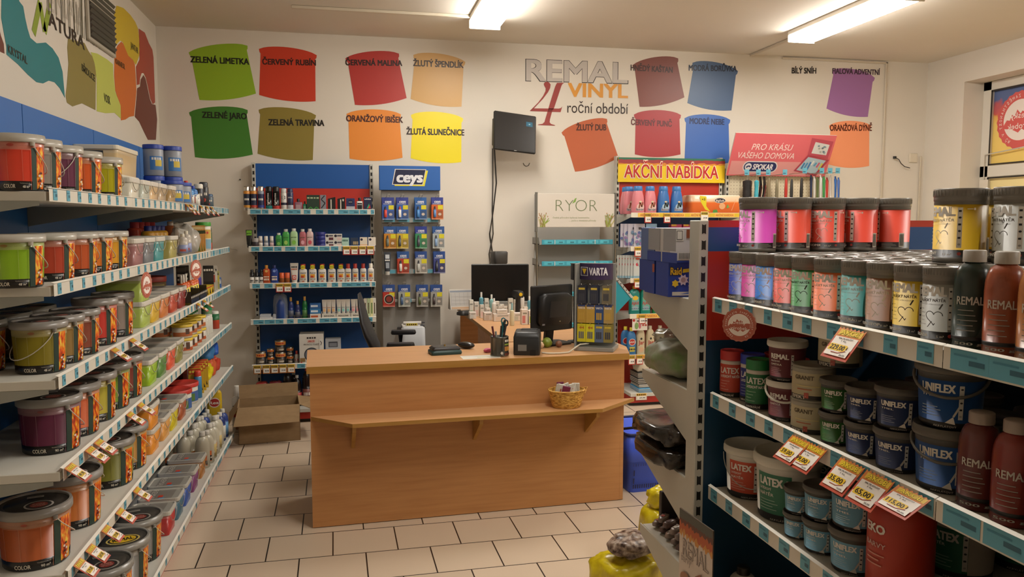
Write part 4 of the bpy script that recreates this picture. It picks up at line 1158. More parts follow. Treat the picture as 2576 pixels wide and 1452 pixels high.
left(3, 5.5, LX-.1, 'foam_can', 'tall green and yellow sealant can', 'can', P_spray(.034, .235, [(0, .25, '3c7a3c'), (.25, .6, '74946c'), (.6, .8, '1c8a54')], 'd0b82c', [('~', .4, .5, 'e8e4d4')]))
left(3, 5.62, LX-.07, 'foam_can', 'short red and green can at the far end', 'can', P_spray(.03, .12, [(0, .5, 'b8442c'), (.5, .85, '2c6a40')], 'd8d4c8'))
# fifth shelf
left(4, 4.55, LX-.275, 'filler_tub', 'dark blue tub with a white base', 'tub', P_pail(.085, .15, '2a5088', '~', None, '24365c', False, '3a6a9c', 'd8d4c8'))
for i, y in enumerate((4.53, 4.72)):
    left(4, y, LX-.11, 'filler_tub', 'white tub with a bright red lid', 'tub', P_jar(.08, .12, 'd4cdbf', 'c03a30', [(None, -70, 80, .12, .6, '4a68a0'), (None, 0, 50, .15, .5, '58783c')], .18, 1.06))
left(4, 4.74, LX-.28, 'canister', 'black gloss canister at the back', 'canister', P_jar(.06, .2, '1f1b19|g', '2a2624', [], .08))
for i, y in enumerate((4.91, 4.993, 5.076, 5.159)):
    left(4, y, LX-.08, 'plaster_carton', 'red and yellow lettered carton', 'carton', P_box(.07, .072, .17, 'c8a42c', (('r', -.034, .034, .135, .165, 'b83c24'), ('p', ((-.03, .02), (.0, .11), (.03, .02)), '2c2a20'), ('r', -.02, .02, .05, .075, 'd8d0b0'), ('t', '~', -.03, .142, .03, .157, 'e8d850', .03)), sdeco=(('r', -.03, .03, .03, .14, '3a3420'),), tdeco=(('r', -.03, .03, -.03, .03, 'c03c24'),)))
left(4, 4.84, LX-.05, 'spray_can', 'slim blue can with an orange cap', 'can', P_spray(.022, .16, [(0, .8, '3c7ca8')], 'c8442c'))
for i in range(8):
    y, dz = 4.95+(i % 4)*.135, 0
    if i < 4:
        left(4, y, LX-.245, 'bait_carton', 'brick red carton with a window print on top', 'carton', P_box(.075, .11, .215, '8c3a2c', (('r', -.033, .033, .012, .06, '6a2c24'),)+tuple(('r', -.028+q*.016, -.017+q*.016, .1+t*.016, .11+t*.016, 'c8b8a4') for q in range(4) for t in range(5))+(('r', -.037, .037, .192, .213, '5a6a3c'),)), dz=dz)
for i, (y, dz, c) in enumerate(((5.37, 0, 'YBAG'), (5.52, 0, 'c85c34'), (5.67, 0, 'b8402c'), (5.44, .125, '3c74a8'), (5.6, .125, '2858b0'))):
    left(4, y, LX-.12, 'sorbent_bag', ('yellow and green', 'orange', 'red and green', 'light blue', 'bright blue')[i]+' soft bag lying at the far end', 'bag', part_list(('bag', blob(.12, .125, .11, c+('|g' if c != 'YBAG' else ''), 10+i, .16))), .1*i, dz)
# bottom shelf: bottles
rr = random.Random(11)
n = 0
for i in range(7):
    for j in range(3):
        y, x = 5.125+i*.1+rr.uniform(-.004, .004), LX-.06-j*.1+rr.uniform(-.004, .004)
        if i < 5:
            ps = P_bot(.082, .205+.02*(i % 2), 'c4bda8', 'dcd6ca', sh=.6, nr=.3, ch=.11, cr=.42, lab=(.06, .42, 'c8b070') if (i+j) % 2 else None, txt=[((.1, .62), .08, .4, 'd8682c'), ((.1, .62), .1, .26, '2a211c'), ('~', .17, .21, 'e0d8c8')])
            lk = 'milky bottle with an orange label'
        else:
            ps = P_bot(.075, .2, ('33488c', '8c8a80', '2c3c78')[(i+j) % 3], 'dcd8cc', sh=.62, nr=.32, ch=.12, cr=.42, lab=(.1, .55, ('6a9cc8', 'c8643c', 'd0ccc0')[(i+j) % 3]), txt=[((.4, .4), .15, .3, 'b8442c')])
            lk = ('dark blue', 'grey', 'navy')[(i+j) % 3]+' bottle with a white cap'
        left(5, y, x, 'thinner_bottle', lk, 'bottle', ps)
for i, (y, x) in enumerate(((5.025, LX-.07), (5.03, LX-.18), (5.03, LX-.285), (4.83, LX-.3), (4.74, LX-.3))):
    left(5, y+.0, x, 'thinner_bottle', 'milky bottle of the front row', 'bottle', P_bot(.085, .225, 'c4bda8', 'dcd6ca', sh=.6, nr=.3, ch=.11, cr=.42, txt=[((.1, .62), .08, .36, 'd8682c'), ((.1, .62), .1, .22, '2a211c')])) if i < 3 else None
left(5, 5.81, LX-.12, 'detergent_bottle', 'yellow bottle with a red cap and red oval', 'bottle', P_bot(.1, .36, 'd8b428', 'b8382c', .05, sh=.8, nr=.3, ch=.09, txt=[((.75,), .55, .75, 'e8dcc8'), ((.66,), .57, .73, 'b02c24'), ('Real', .62, .68, 'f0e8d8')]))
m = MB(); m.box(-.09, .09, -.024, .024, 0, .20, '3c6aa0', .003); m.box(-.085, .085, -.0245, .02, .02, .15, 'a8c4cc')
left(5, 5.81, LX-.275, 'blue_carton', 'light blue carton behind the milky bottles', 'carton', part_list(('carton', m)), .0)
# price flags along the rack, hung from the rails
for k, x, y, pr in ((2, 286, 884, '39,90'), (2, 331, 859, '79,00'), (3, 325, 1054, '59,90'), (3, 352, 1029, '84,00'), (3, 173, 1168, '49,90'), (3, 223, 1128, '59,00'), (3, 245, 1110, '99,00'),
                    (4, 195, 1410, '279,00'), (4, 224, 1375, '269,00'), (4, 263, 1322, '279,00'), (4, 298, 1278, '249,00'), (4, 341, 1230, '229,00'),
                    (0, 470, 520, '19,90'), (0, 480, 521, '29,90'), (0, 505, 523, '25,00'), (0, 520, 524, '45,00'), (0, 532, 525, '45,00'), (2, 497, 768, '35,00'), (2, 512, 760, '55,00')):
    p = P(x, y, X=LX+.013)
    flag('small red-edged yellow price flag', (LX+.012, p.y, LZ[k]-.006), .062, .07, pr, 'REMAL COLOR', pi/2, 52 if k else 40, 'on the %s paint-rack rail' % LV[k])
for x, y, rz in ((356, 672, 1.42), (484, 652, 1.2)):
    p = P(x, y, X=LX+.015)
    good('rail_badge', 'round red and white badge', 'on the second rail of the paint rack', 'badge', (LX+.03, p.y, LZ[1]-.03), rz, P_seal(.052))
# ---------------------------------------------------------------- toiletries on the back wall unit
def bw(k):
    return 'on the %s wall-unit shelf' % LV[k]
BSH = [z-.012 for z in BZ]+[.115]
def back(k, px, name, look, cat, parts, y=6.47, dz=0, rz=0):
    return good(name, look, bw(k), cat, (P(px, 700, Y=y).x, y, BSH[k]+dz), rz, parts)
for i, (px, c, c2) in enumerate(((627, '1c2438', 'c88a2c'), (644, '1c2440', 'b03c2c'), (662, '1f2a50', '2c3c8c'))):
    back(0, px, 'shaving_foam', 'silver-topped dark shaving foam can with %s foot' % ('an orange', 'a red', 'a blue')[i], 'spray can', P_spray(.026, .19, [(0, .12, 'b8b4ac|m'), (.12, .22, c2), (.22, .68, c), (.68, .8, 'd08a34' if i < 2 else '8890a0')], 'c8c4bc|m', [('~', .42, .5, 'e0dcd0')]))
for i, (px, c2) in enumerate(((682, '1c7a78'), (700, 'b83a34'))):
    back(0, px, 'shaving_gel', 'black shaving gel can with a %s foot' % ('teal', 'red')[i], 'spray can', P_spray(.027, .19, [(0, .2, c2), (.2, .8, '151617|g')], '121314', [('Gillette', .22, .72, 'd8d4cc', -.25), ('', .27, .35, 'd8d4cc')], .25, .97))
for i, (px, c, c2) in enumerate(((719, 'd0ccc4', '2a2030'), (735, '1f2a50', 'b8bcc4'))):
    back(0, px, 'deodorant_can', ('white', 'navy blue')[i]+' deodorant can with a round mark', 'spray can', P_spray(.024, .175, [(0, .25, c2 if i else 'd0ccc4'), (.25, .36, '1f2238'), (.36, .8, c)], 'c8c8c4' if i == 0 else '202a50', [('', .5, .68, '2c2c44'), ('NIVEA', .56, .62, 'd8d4cc')]))
for px, w, h, c, cc, lk in ((755, .06, .095, '8a6070', '2a1c1c', 'squat plum perfume bottle'), (771, .03, .075, '1c7a54', '14402c', 'tiny green perfume bottle')):
    back(0, px, 'perfume_bottle', lk, 'bottle', P_bot(w, h, c, cc, .03, sh=.68, nr=.35, ch=.28, txt=[((.6, .6), .15, .5, mixc(c, 'd8ccc0', .4))]))
for px, w, h, c, de, lk in ((792, .1, .125, '23382c', (('t', '~', -.045, .095, .045, .107, 'a8b48c'), ('l', ((-.04, .01), (-.02, .03), (0, .01)), .005, '3ca03c'), ('l', ((.005, .01), (.025, .03), (.045, .01)), .005, '3ca03c')), 'wide dark green gift carton'),
                        (817, .045, .125, '7c8088', (('l', ((-.015, .02), (.015, .06), (-.015, .09), (.012, .12)), .008, '202428'),), 'grey patterned slim carton'),
                        (838, .06, .11, '141414', (('p', ((-.03, .095), (.03, .11), (-.03, .11)), 'a83428'), ('l', ((-.004, .015), (-.004, .09)), .008, 'd8d0c0')), 'black carton with a red corner'),
                        (862, .06, .11, '141414', (('p', ((-.03, .095), (.03, .11), (-.03, .11)), 'a83428'), ('l', ((-.004, .015), (-.004, .09)), .008, 'd8d0c0'), ('e', .015, .085, .006, .01, 'd8d0c0')), 'black carton with a red corner and white spot'),
                        (885, .068, .1, '24305c', (('e', 0, .07, .02, .02, '101a3c'), ('t', 'NIVEA', -.014, .066, .014, .074, 'd8d4cc'), ('r', -.034, .034, 0, .035, 'a8a8b0')), 'navy carton with a silver foot'),
                        (928, .064, .11, '1c2444', (('t', 'adidas', -.026, .09, .026, .1, 'd8d8dc', .03), ('p', ((-.01, .02), (.01, .06), (.015, .02)), '2c9c6c'), ('p', ((.0, .02), (.016, .05), (.022, .02)), 'b8342c')), 'dark blue carton with a coloured flash')):
    back(0, px, 'cosmetics_carton', lk, 'carton', P_box(w, .05, h, c, de))
back(0, 908, 'aftershave_bottle', 'white-framed black flat bottle', 'bottle', P_bot(.05, .105, 'd8d4cc', '17171a', .03, sh=.72, nr=.4, ch=.25, txt=[((.72, .72), .06, .6, '14181c'), ('adidas', .45, .52, 'd8d8dc')]))
# second shelf
back(1, 630, 'cream_tube', 'green-topped dark cream tube', 'tube', P_tube(.05, .14, '2a2a28', '24282a', (((.8,), .7, .98, '74b030'), ('garnier', .78, .86, '1c3010'))))
back(1, 645, 'cream_jar', 'small grey-lidded dark jar', 'jar', P_jar(.026, .075, '3a3034', '9a9490', [], .4))
for i in range(3):
    back(1, 658+i*14, 'roll_on', 'small white-domed roll-on bottle', 'bottle', P_bot(.034, .09, ('8a7a70', '74787c', '8a8480')[i], 'd8d2c6', sh=.6, nr=.7, ch=.38, cr=.85, lab=(.1, .42, ('d8d0c4', 'b8b8bc', 'c8a8a8')[i])))
for i, (px, w, h, c, cp, lk) in enumerate(((704, .05, .115, '3c9048', 'c8ccc0', 'small clear green bottle'), (722, .056, .145, '48a04c', 'b8b8b0', 'tall clear green bottle'), (742, .06, .15, 'a8cc98', 'c8c8c0', 'pale green lotion bottle'), (764, .054, .145, 'b0646c', 'c8c4bc', 'old rose bottle'), (782, .056, .148, 'd8b8b4', 'd8d0c8', 'pale pink lotion bottle'))):
    back(1, px, 'lotion_bottle', lk, 'bottle', P_bot(w, h, c, cp, .04, sh=.66, nr=.5, ch=.13, cr=.55, txt=[('garnier', .52, .57, '2c5028'), ((.5,), .15, .38, ('74b050', '9cc860', '7cb848', 'd8a0a8', 'c8505c')[i])]))
for j in range(4):
    back(1, 809, 'cream_tin', 'flat dark blue cream tin in a pile', 'tin', part_list(('body', (lambda m: (m.lathe([(.042, 0), (.043, .002), (.043, .026), (.04, .03), (.0001, .03)], '1c2470', 20), m)[1])(MB()))), dz=.0305*j)
for i, px in enumerate((831, 852)):
    for j in range(2):
        back(1, px, 'cream_carton', 'white cream carton with a dark round mark', 'carton', P_box(.066, .05, .053, 'd0ccc4', (('e', -.018, .037, .011, .011, '201c30'), ('r', -.005, .028, .032, .044, '5c5860'), ('r', -.005, .03, .004, .024, '5c2c38' if i == 0 else 'd8bcb4'))), dz=.0535*j)
for px, w, h, c, lk, de in ((870, .06, .075, 'a8c8b8', 'pale green cream carton', (('t', '~', -.02, .045, .02, .06, '2c5a50'),)), (893, .06, .075, '24344c', 'dark blue cream carton', (('t', '~', -.01, .02, .03, .045, 'a8946c', .03),)), (916, .06, .078, 'd8ccb8', 'cream carton with an orange foot', (('e', -.016, .06, .01, .01, '201c30'), ('r', -.03, .03, 0, .02, 'd8a878'))), (937, .06, .078, 'dcd2c4', 'white carton with a dark stripe', (('e', -.014, .06, .01, .01, '201c30'), ('r', -.03, .03, 0, .012, '4a3030')))):
    back(1, px, 'cream_carton', lk, 'carton', P_box(w, .05, h, c, de))
# third shelf
for i in range(3):
    back(2, 634+i*12, 'shoe_cream', 'white-bodied black-capped shoe polish tube', 'tube', P_bot(.034, .115, '1c1a1a', '17161a', sh=.75, nr=.6, ch=.16, lab=(.04, .5, 'd8d4cc'), txt=[('~', .2, .3, '2a2a2a')]))
for px, c, cp, lk in ((671, 'b84c20', 'c8882c', 'orange sun oil bottle'), (691, '28408c', '1f2c68', 'dark blue sun lotion bottle')):
    back(2, px, 'sun_lotion', lk, 'bottle', P_bot(.055, .15, c, cp, .04, sh=.68, nr=.4, ch=.17, txt=[((.4,), .62, .76, 'e0b060' if c[0] == 'b' else '8098d0'), ('~', .35, .42, 'e8d8c0'), ('~', .2, .3, 'e8d8c0')]))
for i, px in enumerate((709, 723)):
    back(2, px, 'sun_oil', 'small amber bottle with a big orange cap', 'bottle', P_bot(.042, .088, '8a4a20', 'd05a2c', sh=.5, nr=.8, ch=.45, cr=.95))
back(2, 741, 'sun_tube', 'white tube with a red spiral', 'tube', P_tube(.062, .165, 'd8d2c8', 'd8d2c8', (('~', .78, .86, '2a2624'), ('~', .68, .74, 'b85a34'), ((.5,), .2, .42, 'b83428'), ((.3,), .25, .38, 'd8d2c8'), ((.14,), .28, .34, 'b83428'))))
for i in range(9):
    px = 763+i*24 if i < 5 else 861+(i-5)*(16+4*(i > 6))
    px = (763, 787, 811, 835, 858, 876, 894, 914, 933)[i]
    back(2, px, 'sun_milk', ('white sun milk bottle with a round yellow tag' if i < 5 else 'white sun milk bottle with a red cap' if i < 8 else 'white sun milk bottle with a white cap'), 'bottle',
         P_bot(.062 if i < 5 else .05, .155, 'd8d3ca', 'b8382c' if i < 8 else 'd8d0c0', .04, sh=.66, nr=.55, ch=.24, cr=.62, txt=[('Astrid', .52, .58, '2a2422'), ((.55, .55), .3, .48, 'd89a30'), ((.55, .2), .3, .4, 'b83c20'), ('OF 20', .2, .25, '6a4a34'), ((.3, .3), .08, .14, 'b86a4c')]+([((.62,), .74, .96, 'd8cc2c'), ('AKCE', .82, .88, '2a3010')] if i < 5 else [])))
# fourth shelf
m = MB(); m.box(-.05, .05, -.04, .04, 0, .022, 'c8c8c8', .002); m.box(-.048, .035, -.035, .035, .022, .044, 'b8bcc0', .002); m.box(.052, .075, -.03, .03, 0, .045, 'a8acb4', .002)
back(3, 668, 'soap_box', 'flat light grey soap cartons laid flat', 'carton', part_list(('carton', m)))
b = MB(); b.lathe([(.04, 0), (.042, .01), (.042, .12), (.03, .16), (.012, .175), (.011, .2)], ['26407c|g']*5, 18); c = MB(); c.lathe([(.013, .2), (.013, .225), (.0001, .225)], '3a2420', 10); s = MB(); s.rl([(.055, .03, .03, .0), (.058, .03, .03, .12), (.05, .028, .028, .19), (.02, .015, .015, .21)], 'b8c0c8|c22', 4)
back(3, 704, 'liquor_bottle', 'big blue bottle in a clear blister', 'bottle', part_list(('body', b), ('cap', c), ('blister', s)))
for px, h, c, lk in ((730, .175, '24346c|g', 'dark blue slim bottle with a gold cap'), (747, .145, '232c5c|g', 'shorter dark blue bottle with a gold cap'), (765, .18, '1c6a34|g', 'green slim bottle with a gold cap')):
    back(3, px, 'liquor_bottle', lk, 'bottle', P_bot(.042, h, c[:6], 'c8943c', sh=.55, nr=.4, ch=.17, cr=.46, lab=(.12, .4, mixc(c[:6], 'c8b070', .35))))
m = MB()
for j, (c, de) in enumerate((('d8ccc0', 'b85a34'), ('3474a8', 'd8e0e8'), ('2c5c94', 'c8d0d8'))):
    m.box(-.042, .042, -.04, .04, .042*j, .042*j+.041, c, .001); m.deco([('r', -.035, .02, .042*j+.012, .042*j+.028, de)], XF((0, -.04, 0)))
back(3, 792, 'tissue_box', 'stack of blue and white printed cartons', 'carton', part_list(('carton', m)))
for g_ in range(3):
    px = 826+g_*36.5
    for j in range(3):
        back(3, px+(j-1)*11.5, 'cream_tube', ('white and orange', 'white and mint', 'white and pink')[g_]+' tube in a display carton', 'tube', P_tube(.036, .15, 'd8d0c4', 'd0c8bc', (('INDULONA', .55, .6, ('c87838', '3c9ca0', 'c83c58')[g_]), ((.5,), .35, .5, ('e0b078', '8cc8c0', 'e09098')[g_]))), 6.475)
    m = MB(); m.box(-.058, .058, -.035, -.033, 0, .04, 'cfc8ba'); m.box(-.058, .058, -.035, .035, 0, .004, 'cfc8ba'); m.deco([('t', 'INDULONA', -.04, .014, .04, .026, '4a3a30', .02)], XF((0, -.0352, 0)))
    for s in (-.058, .056):
        m.box(s, s+.002, -.035, .035, 0, .055, 'cfc8ba')
    back(3, px, 'display_carton', 'open white display carton under three tubes', 'carton', part_list(('carton', m)), 6.475)
for i, (px, c) in enumerate(((918, 'd8d0bc'), (926, 'b8c89c'), (934, 'e0d8a0'), (941, 'd8d4c8'))):
    back(3, px, 'toothpaste_carton', ('ivory', 'pale green', 'pale yellow', 'white')[i]+' slim upright carton', 'carton', P_box(.024, .04, .155, c, (('l', ((0, .03), (0, .12)), .008, '5a4a30' if i != 2 else '3a7034'),)))
# fifth shelf
for px, dz, r, h, lk in ((651, 0, .04, .1, 'wide gold and black tin'), (676, 0, .028, .062, 'small gold and black tin'), (676, .063, .028, .06, 'small gold and black tin upon another'), (701, 0, .042, .095, 'large gold and black tin'), (701, .096, .042, .095, 'large gold and black tin upon another'), (725, 0, .028, .065, 'narrow gold and black tin'), (725, .066, .028, .065, 'narrow gold and black tin upon another')):
    b = MB(); b.lathe([(r*.97, 0), (r, .004), (r, h*.62), (r, h*.62), (r, h*.9), (r, h*.9), (r*1.02, h*.93), (r*1.02, h), (r*.95, h), (r*.94, h-.004), (.0001, h-.004)], ['1f1a17']*2+['1f1a17', 'b87430', 'b87430']+['a8a49a|m']*5, 20, cap1=False)
    b.deco([('t', '~', -r*.7, h*.7, r*.7, h*.82, 'b02c20', .03), ('r', -r*.6, r*.6, h*.12, h*.45, '77695a'), ('r', -r*.2, r*.7, h*.2, h*.3, 'c8bca8')], XF(r=r*1.005))
    back(4, px, 'food_tin', lk, 'tin', part_list(('body', b)), 6.48, dz)
back(4, 742, 'glue_bottle', 'red-capped white bottle with a red label', 'bottle', P_bot(.036, .1, 'd0c8bc', 'b83830', sh=.6, nr=.5, ch=.25, txt=[((.7,), .15, .4, 'b83830')]), 6.48)
m = MB(); m.box(-.095, .095, -.09, .09, 0, .24, 'cfcac0', .002)
m.deco([('e', 0, .075, .058, .058, '2a2c34', 28), ('e', 0, .075, .05, .05, '70747c', 28), ('e', 0, .075, .012, .012, '3a3c44'), ('t', '~', -.035, .205, .035, .218, '2a2624', .02), ('r', -.03, .03, .175, .195, 'd8b0a4'), ('t', 'AKCE', -.024, .178, .024, .192, 'a83428', .03), ('t', 'PRONTO TOAST', -.06, .152, .06, .165, '2a2624'), ('r', .062, .09, .09, .2, 'd8d4cc'), ('l', ((.074, .15), (.08, .17), (.07, .185)), .005, '2a2826'), ('r', -.09, -.05, .02, .05, '8a6a3c'), ('e', -.08, .012, .008, .008, 'b83428')], XF((0, -.09, 0)))
back(4, 781, 'appliance_carton', 'tall white carton printed with a toaster disc', 'carton', part_list(('carton', m)), 6.5)
m = MB(); m.box(-.062, .062, -.04, .04, 0, .19, 'b0b4ba', .003); m.lathe([(.035, -.041), (.035, -.036)], 'b0b4ba'); m.deco([('r', -.036, .036, .12, .165, '3c4048'), ('r', -.03, .03, .125, .155, '80848c')], XF((0, -.04, 0)))
back(4, 835, 'grey_dispenser', 'pale grey box with a square window', 'dispenser', part_list(('body', m)), 6.52)
# base shelf
for i, (px, dz, c) in enumerate(((651, 0, 'b8342c'), (686, 0, '5c2c38'), (651, .112, '8a2c28'), (686, .112, '6a2428'))):
    back(5, px, 'coffee_bag', ('red and white', 'dark red and blue', 'deep red', 'dull red', 'topmost red')[i]+' soft pack of coffee', 'bag', part_list(('bag', blob(.098, .09, .1, c+'|g', 30+i, .1, 20, 10, .45))), 6.44, dz)
for i, (px, h, c, cp) in enumerate(((717, .3, '1c120f', 'd8d4cc'), (741, .25, '1f1512', 'c8c4bc'), (766, .31, '20120f', 'c84c48'), (733, .26, '1c1412', 'd0ccc4'))):
    back(5, px, 'cola_bottle', ('dark bottle with a white cap', 'shorter dark bottle', 'dark bottle with a pink-red cap', 'dark bottle standing behind')[i], 'bottle', P_bot(.075, h, c, cp, sh=.55, nr=.3, ch=.08, cr=.36, lab=(.2, .45, ('8a2c28', 'a83430', '7a4034', '5a2420')[i]), txt=[('~', .28, .36, 'e0d4c8')]), 6.46+(.1 if i == 3 else 0))
# price cards hanging on the rails
for k, xs, c in ((1, (873, 893, 913, 933), 'b8301f'), (2, (703, 723), 'b8301f'), (4, (641, 664, 685, 706, 727), 'c87a2c')):
    for px in xs:
        good('price_card', 'small red and yellow price card', 'on the %s wall-unit rail' % LV[k], 'price tag', (P(px, 700, Y=6.385).x, 6.386, BZ[k]-.004), 0, P_pricecard(.058, .07, c))
# ---------------------------------------------------------------- glue display by the wall unit
gx0, gx1, GY = .277, .765, 6.62
gd = thing('glue_display', 'grey display panel with a blue header and rows of hooks on the back wall', 'display', (gx0, GY, 0))
GO = V((gx0, GY, 0))
m = MB(); m.box(gx0, gx1, GY, GY+.02, .0, 1.87, '8a8680', .002); sub('back_panel', m, gd, GO)
m = MB(); m.box(gx0-.015, gx1+.005, GY-.03, GY+.02, 1.868, 2.07, '245ca4', .003)
m.deco([('p', [(.125, .035), (.375, .035), (.405, .165), (.14, .165)], 'd8cc30'), ('p', [(.105, .045), (.36, .045), (.39, .175), (.13, .175)], 'd8d4cc'), ('p', [(.112, .05), (.356, .05), (.384, .17), (.137, .17)], '141a3c'), ('t', 'ceys', .142, .068, .362, .152, 'dcdce0', .045, .12, 4)], XF((gx0-.015, GY-.031, 1.868)))
sub('header', m, gd, GO)
for z in (1.62, 1.19):
    m = MB(); m.box(gx0, gx1, GY-.035, GY-.03, z-.02, z+.02, 'b4b8b4|c60'); m.deco([('r', .02+k*.12, .11+k*.12, .004, .034, CY) for k in range(4)], XF((gx0, GY-.0355, z-.02))); sub('price_strip', m, gd, GO)
m = MB(); m.box(gx0, gx1, GY-.03, GY-.0, .93, .945, 'a8a49c', .002); m.box(gx0, gx1, GY-.032, GY-.03, .945, .955, 'c8c4bc'); m.deco([('r', .2, .24, -.002, .03, CY)], XF((gx0, GY-.034, .93)))
sub('shelf_rail', m, gd, GO)
def gh(pts, d):
    k = MB(); k.tube([V(p)-GO for p in pts], .002, 'b8b4ac|m', 5); obj('hook', k, gd)
CARDS = ((('34408c', '3c60b0', 'c84030', 'navy card with a small white tube'), ('34408c', '3860a8', 'd8d4cc', 'navy card with a red and blue tube'), ('2c5c9c', '2c5c9c', '3c78b0', 'blue card with a slim blue tube'), ('34408c', 'c8602c', '4c78a8', 'navy and orange card')),
         (('2c5490', 'c8862c', '5c6458', 'orange card with a grey tube'), ('2c5490', 'c8a838', '484a44', 'yellow card with a dark tube'), ('2c3c8c', '3c8c60', '3a3c44', 'navy and green card'), ('2c5490', 'a8b0b0', '6c88a8', 'pale grey card with blue header')),
         ((None, None, None, ''), ('2c5490', 'b8402c', 'c8c0b4', 'red card with a small bottle'), ('2c4c8c', 'b0aca4', 'a8a8a0', 'grey card with a silver tube'), ('2c4c8c', '3c4480', '24242c', 'indigo card with a black bottle')),
         (('2c4c8c', 'b8382c', '3a2824', 'red card with a roll of tape'), ('2c4c8c', 'a8aca4', '3c5474', 'grey card with a slate tube'), ('2c4c8c', '9c9890', '4c5428', 'grey card with two small tubes'), ('2c4c8c', 'a8a49c', '3a2a28', 'grey card with a dark tube')))
for r_, (zy, xs) in enumerate(((492, (976, 1012, 1058, 1100)), (565, (981, 1012, 1059, 1103)), (628, (974, 1014, 1059, 1105)), (712, (978, 1017, 1062, 1098)))):
    for c_, px in enumerate(xs):
        q = P(px, zy, Y=GY-.06)
        if r_ == 2 and c_ == 0:
            good('hanging_tube', 'white-capped dark tube hanging alone', 'in the third glue row', 'tube', (q.x, GY-.067, q.z-.212), 0, P_tube(.055, .19, '3a4048', 'c8c4bc', (((.5,), .3, .55, '8a9098'), ('~', .62, .68, 'd8d4cc'), ((.6,), .72, .9, 'b8bcc0'))))
            gh([(q.x, GY, q.z-.005), (q.x, GY-.09, q.z-.005), (q.x, GY-.1, q.z+.008)], 0)
            continue
        hc, bc, pc, lk = CARDS[r_][c_]
        for j in range(2):
            tape = lk.endswith('tape')
            ps = P_card(.098, .185, bc, (('r', -.049, .049, -.06, 0, hc), ('t', 'ceys', -.026, -.045, .028, -.022, 'd8d8e0', .04, .12), ('r', -.04, .03, -.058, -.05, mixc(hc, 'd8d4cc', .6)), ('r', .004, .046, -.1, -.065, 'd4c82c'), ('r', .0, .045, -.17, -.11, mixc(bc, '4a4038', .35)), ('e', .02, -.14, .014, .012, 'c8b8a8', 8), ('r', -.048, .048, -.185, -.175, mixc(bc, 'e0d8c8', .4)))+((('e', 0, -.12, .042, .042, 'c8b8a8', 20), ('e', 0, -.12, .036, .036, '2a2420', 20), ('e', 0, -.12, .025, .025, '8a3428', 16)) if tape else ()), None if tape else (-.022, -.12, .022, .09, .016, pc, 'b83830' if c_ == 1 and r_ == 0 else '2a2a30'))
            good('glue_card', lk + ('' if j == 0 else ', behind another'), 'in the %s glue row' % ORD[r_], 'blister pack', (q.x-.004*j, GY-.062+.018*j, q.z-.0165), 0, ps)
        gh([(q.x-.012, GY, q.z-.012), (q.x-.012, GY-.085, q.z-.004), (q.x-.012, GY-.09, q.z+.01), (q.x+.012, GY-.09, q.z+.01), (q.x+.012, GY-.085, q.z-.004), (q.x+.012, GY, q.z-.012)], 0)
m = MB(); m.box(-.115, .115, -.1, 0, 0, .004, '24221f'); m.box(-.115, .115, -.1, -.098, 0, .02, '24221f')
q = P(1035, 825, Y=GY-.05); m.T = Matrix.Translation((q.x, GY, q.z))
m2 = MB(); m2.box(q.x-.115, q.x+.115, GY-.1, GY, q.z, q.z+.004, '24221f'); sub('tray', m2, gd, GO)
for i in range(4):
    t = MB(); t.T = Matrix.Rotation(pi/2, 4, 'Y'); t.lathe([(.012, -.08), (.014, -.075), (.014, .07), (.006, .075), (.005, .1)], ['d0ccc4', 'd0ccc4', '3a3a40', '3a3a40'], 12)
    good('silicone_tube', 'white cartridge lying in the tray', 'at the foot of the glue display', 'tube', (q.x+.01*(i % 2), GY-.08+.028*(i % 3), q.z+.019+(.026 if i == 3 else 0)), 0, part_list(('body', t)))
good('price_card', 'white price card', 'in front of the tray of the glue display', 'price tag', (q.x, GY-.102, q.z+.045), 0, P_pricecard(.1, .055, 'd8d4cc', 'd8c840'))
# ---------------------------------------------------------------- empty cosmetics stand
rs = thing('cosmetics_stand', 'empty grey cosmetics stand with thin curved side rods against the back wall', 'display stand', (1.58, 6.45, 0)); RSO = V((1.58, 6.45, 0))
x0, x1, ry = 1.575, 2.262, 6.45
m = MB(); m.box(x0+.05, x1-.03, ry+.3, ry+.32, .1, 1.85, 'b2b0aa', .002); sub('back_panel', m, rs, RSO)
m = MB(); m.box(x0, x1, ry-.006, ry, 1.56, 1.845, 'd0c8bc', .002)
xf = XF((x0, ry-.0065, 1.56))
g1 = [('t', 'RYOR', .16, .135, .53, .235, '6e7a58', -.022, 0, 4), ('p', [(.305, .2), (.33, .245), (.345, .25), (.335, .215)], '7ca04c'), ('t', 'česká přírodní bylinná kosmetika', .135, .075, .46, .088, '8a9468'), ('t', '... péče s dotekem přírody', .28, .05, .52, .063, '8a9468')]
rr = random.Random(8)
for bx in (.02, .61):
    g1 += [('l', [(bx+rr.uniform(0, .05), .0), (bx+rr.uniform(-.01, .09), rr.uniform(.05, .12))], .005, c) for c in ('8ca03c', 'a8a05c', '7c9440', '8a6a3c')*4]
    g1 += [('e', bx+rr.uniform(-.01, .085), rr.uniform(.06, .12), .004, .007, 'a87c4c', 7) for _ in range(9)]
g1 = [(i[0], [(min(max(u, .002), .685), v) for u, v in i[1]], *i[2:]) if i[0] == 'l' else i for i in g1]
m.deco(g1, xf, .00005); sub('header', m, rs, RSO)
for x in (x0-.008, x1+.008):
    m = MB(); m.lathe([(.012, 1.52), (.012, 1.855)], '6a6860', 10, c=(x, ry)); m.tube([(x, ry, 1.53), (x+.004, ry-.005, 1.4), (x+.012, ry+.03, 1.2), (x+.025, ry+.07, .9), (x+.03, ry+.1, .1), (x+.03, ry+.1, .0)], .009, '9c9a92|m', 8); sub('side_rod', m, rs, RSO)
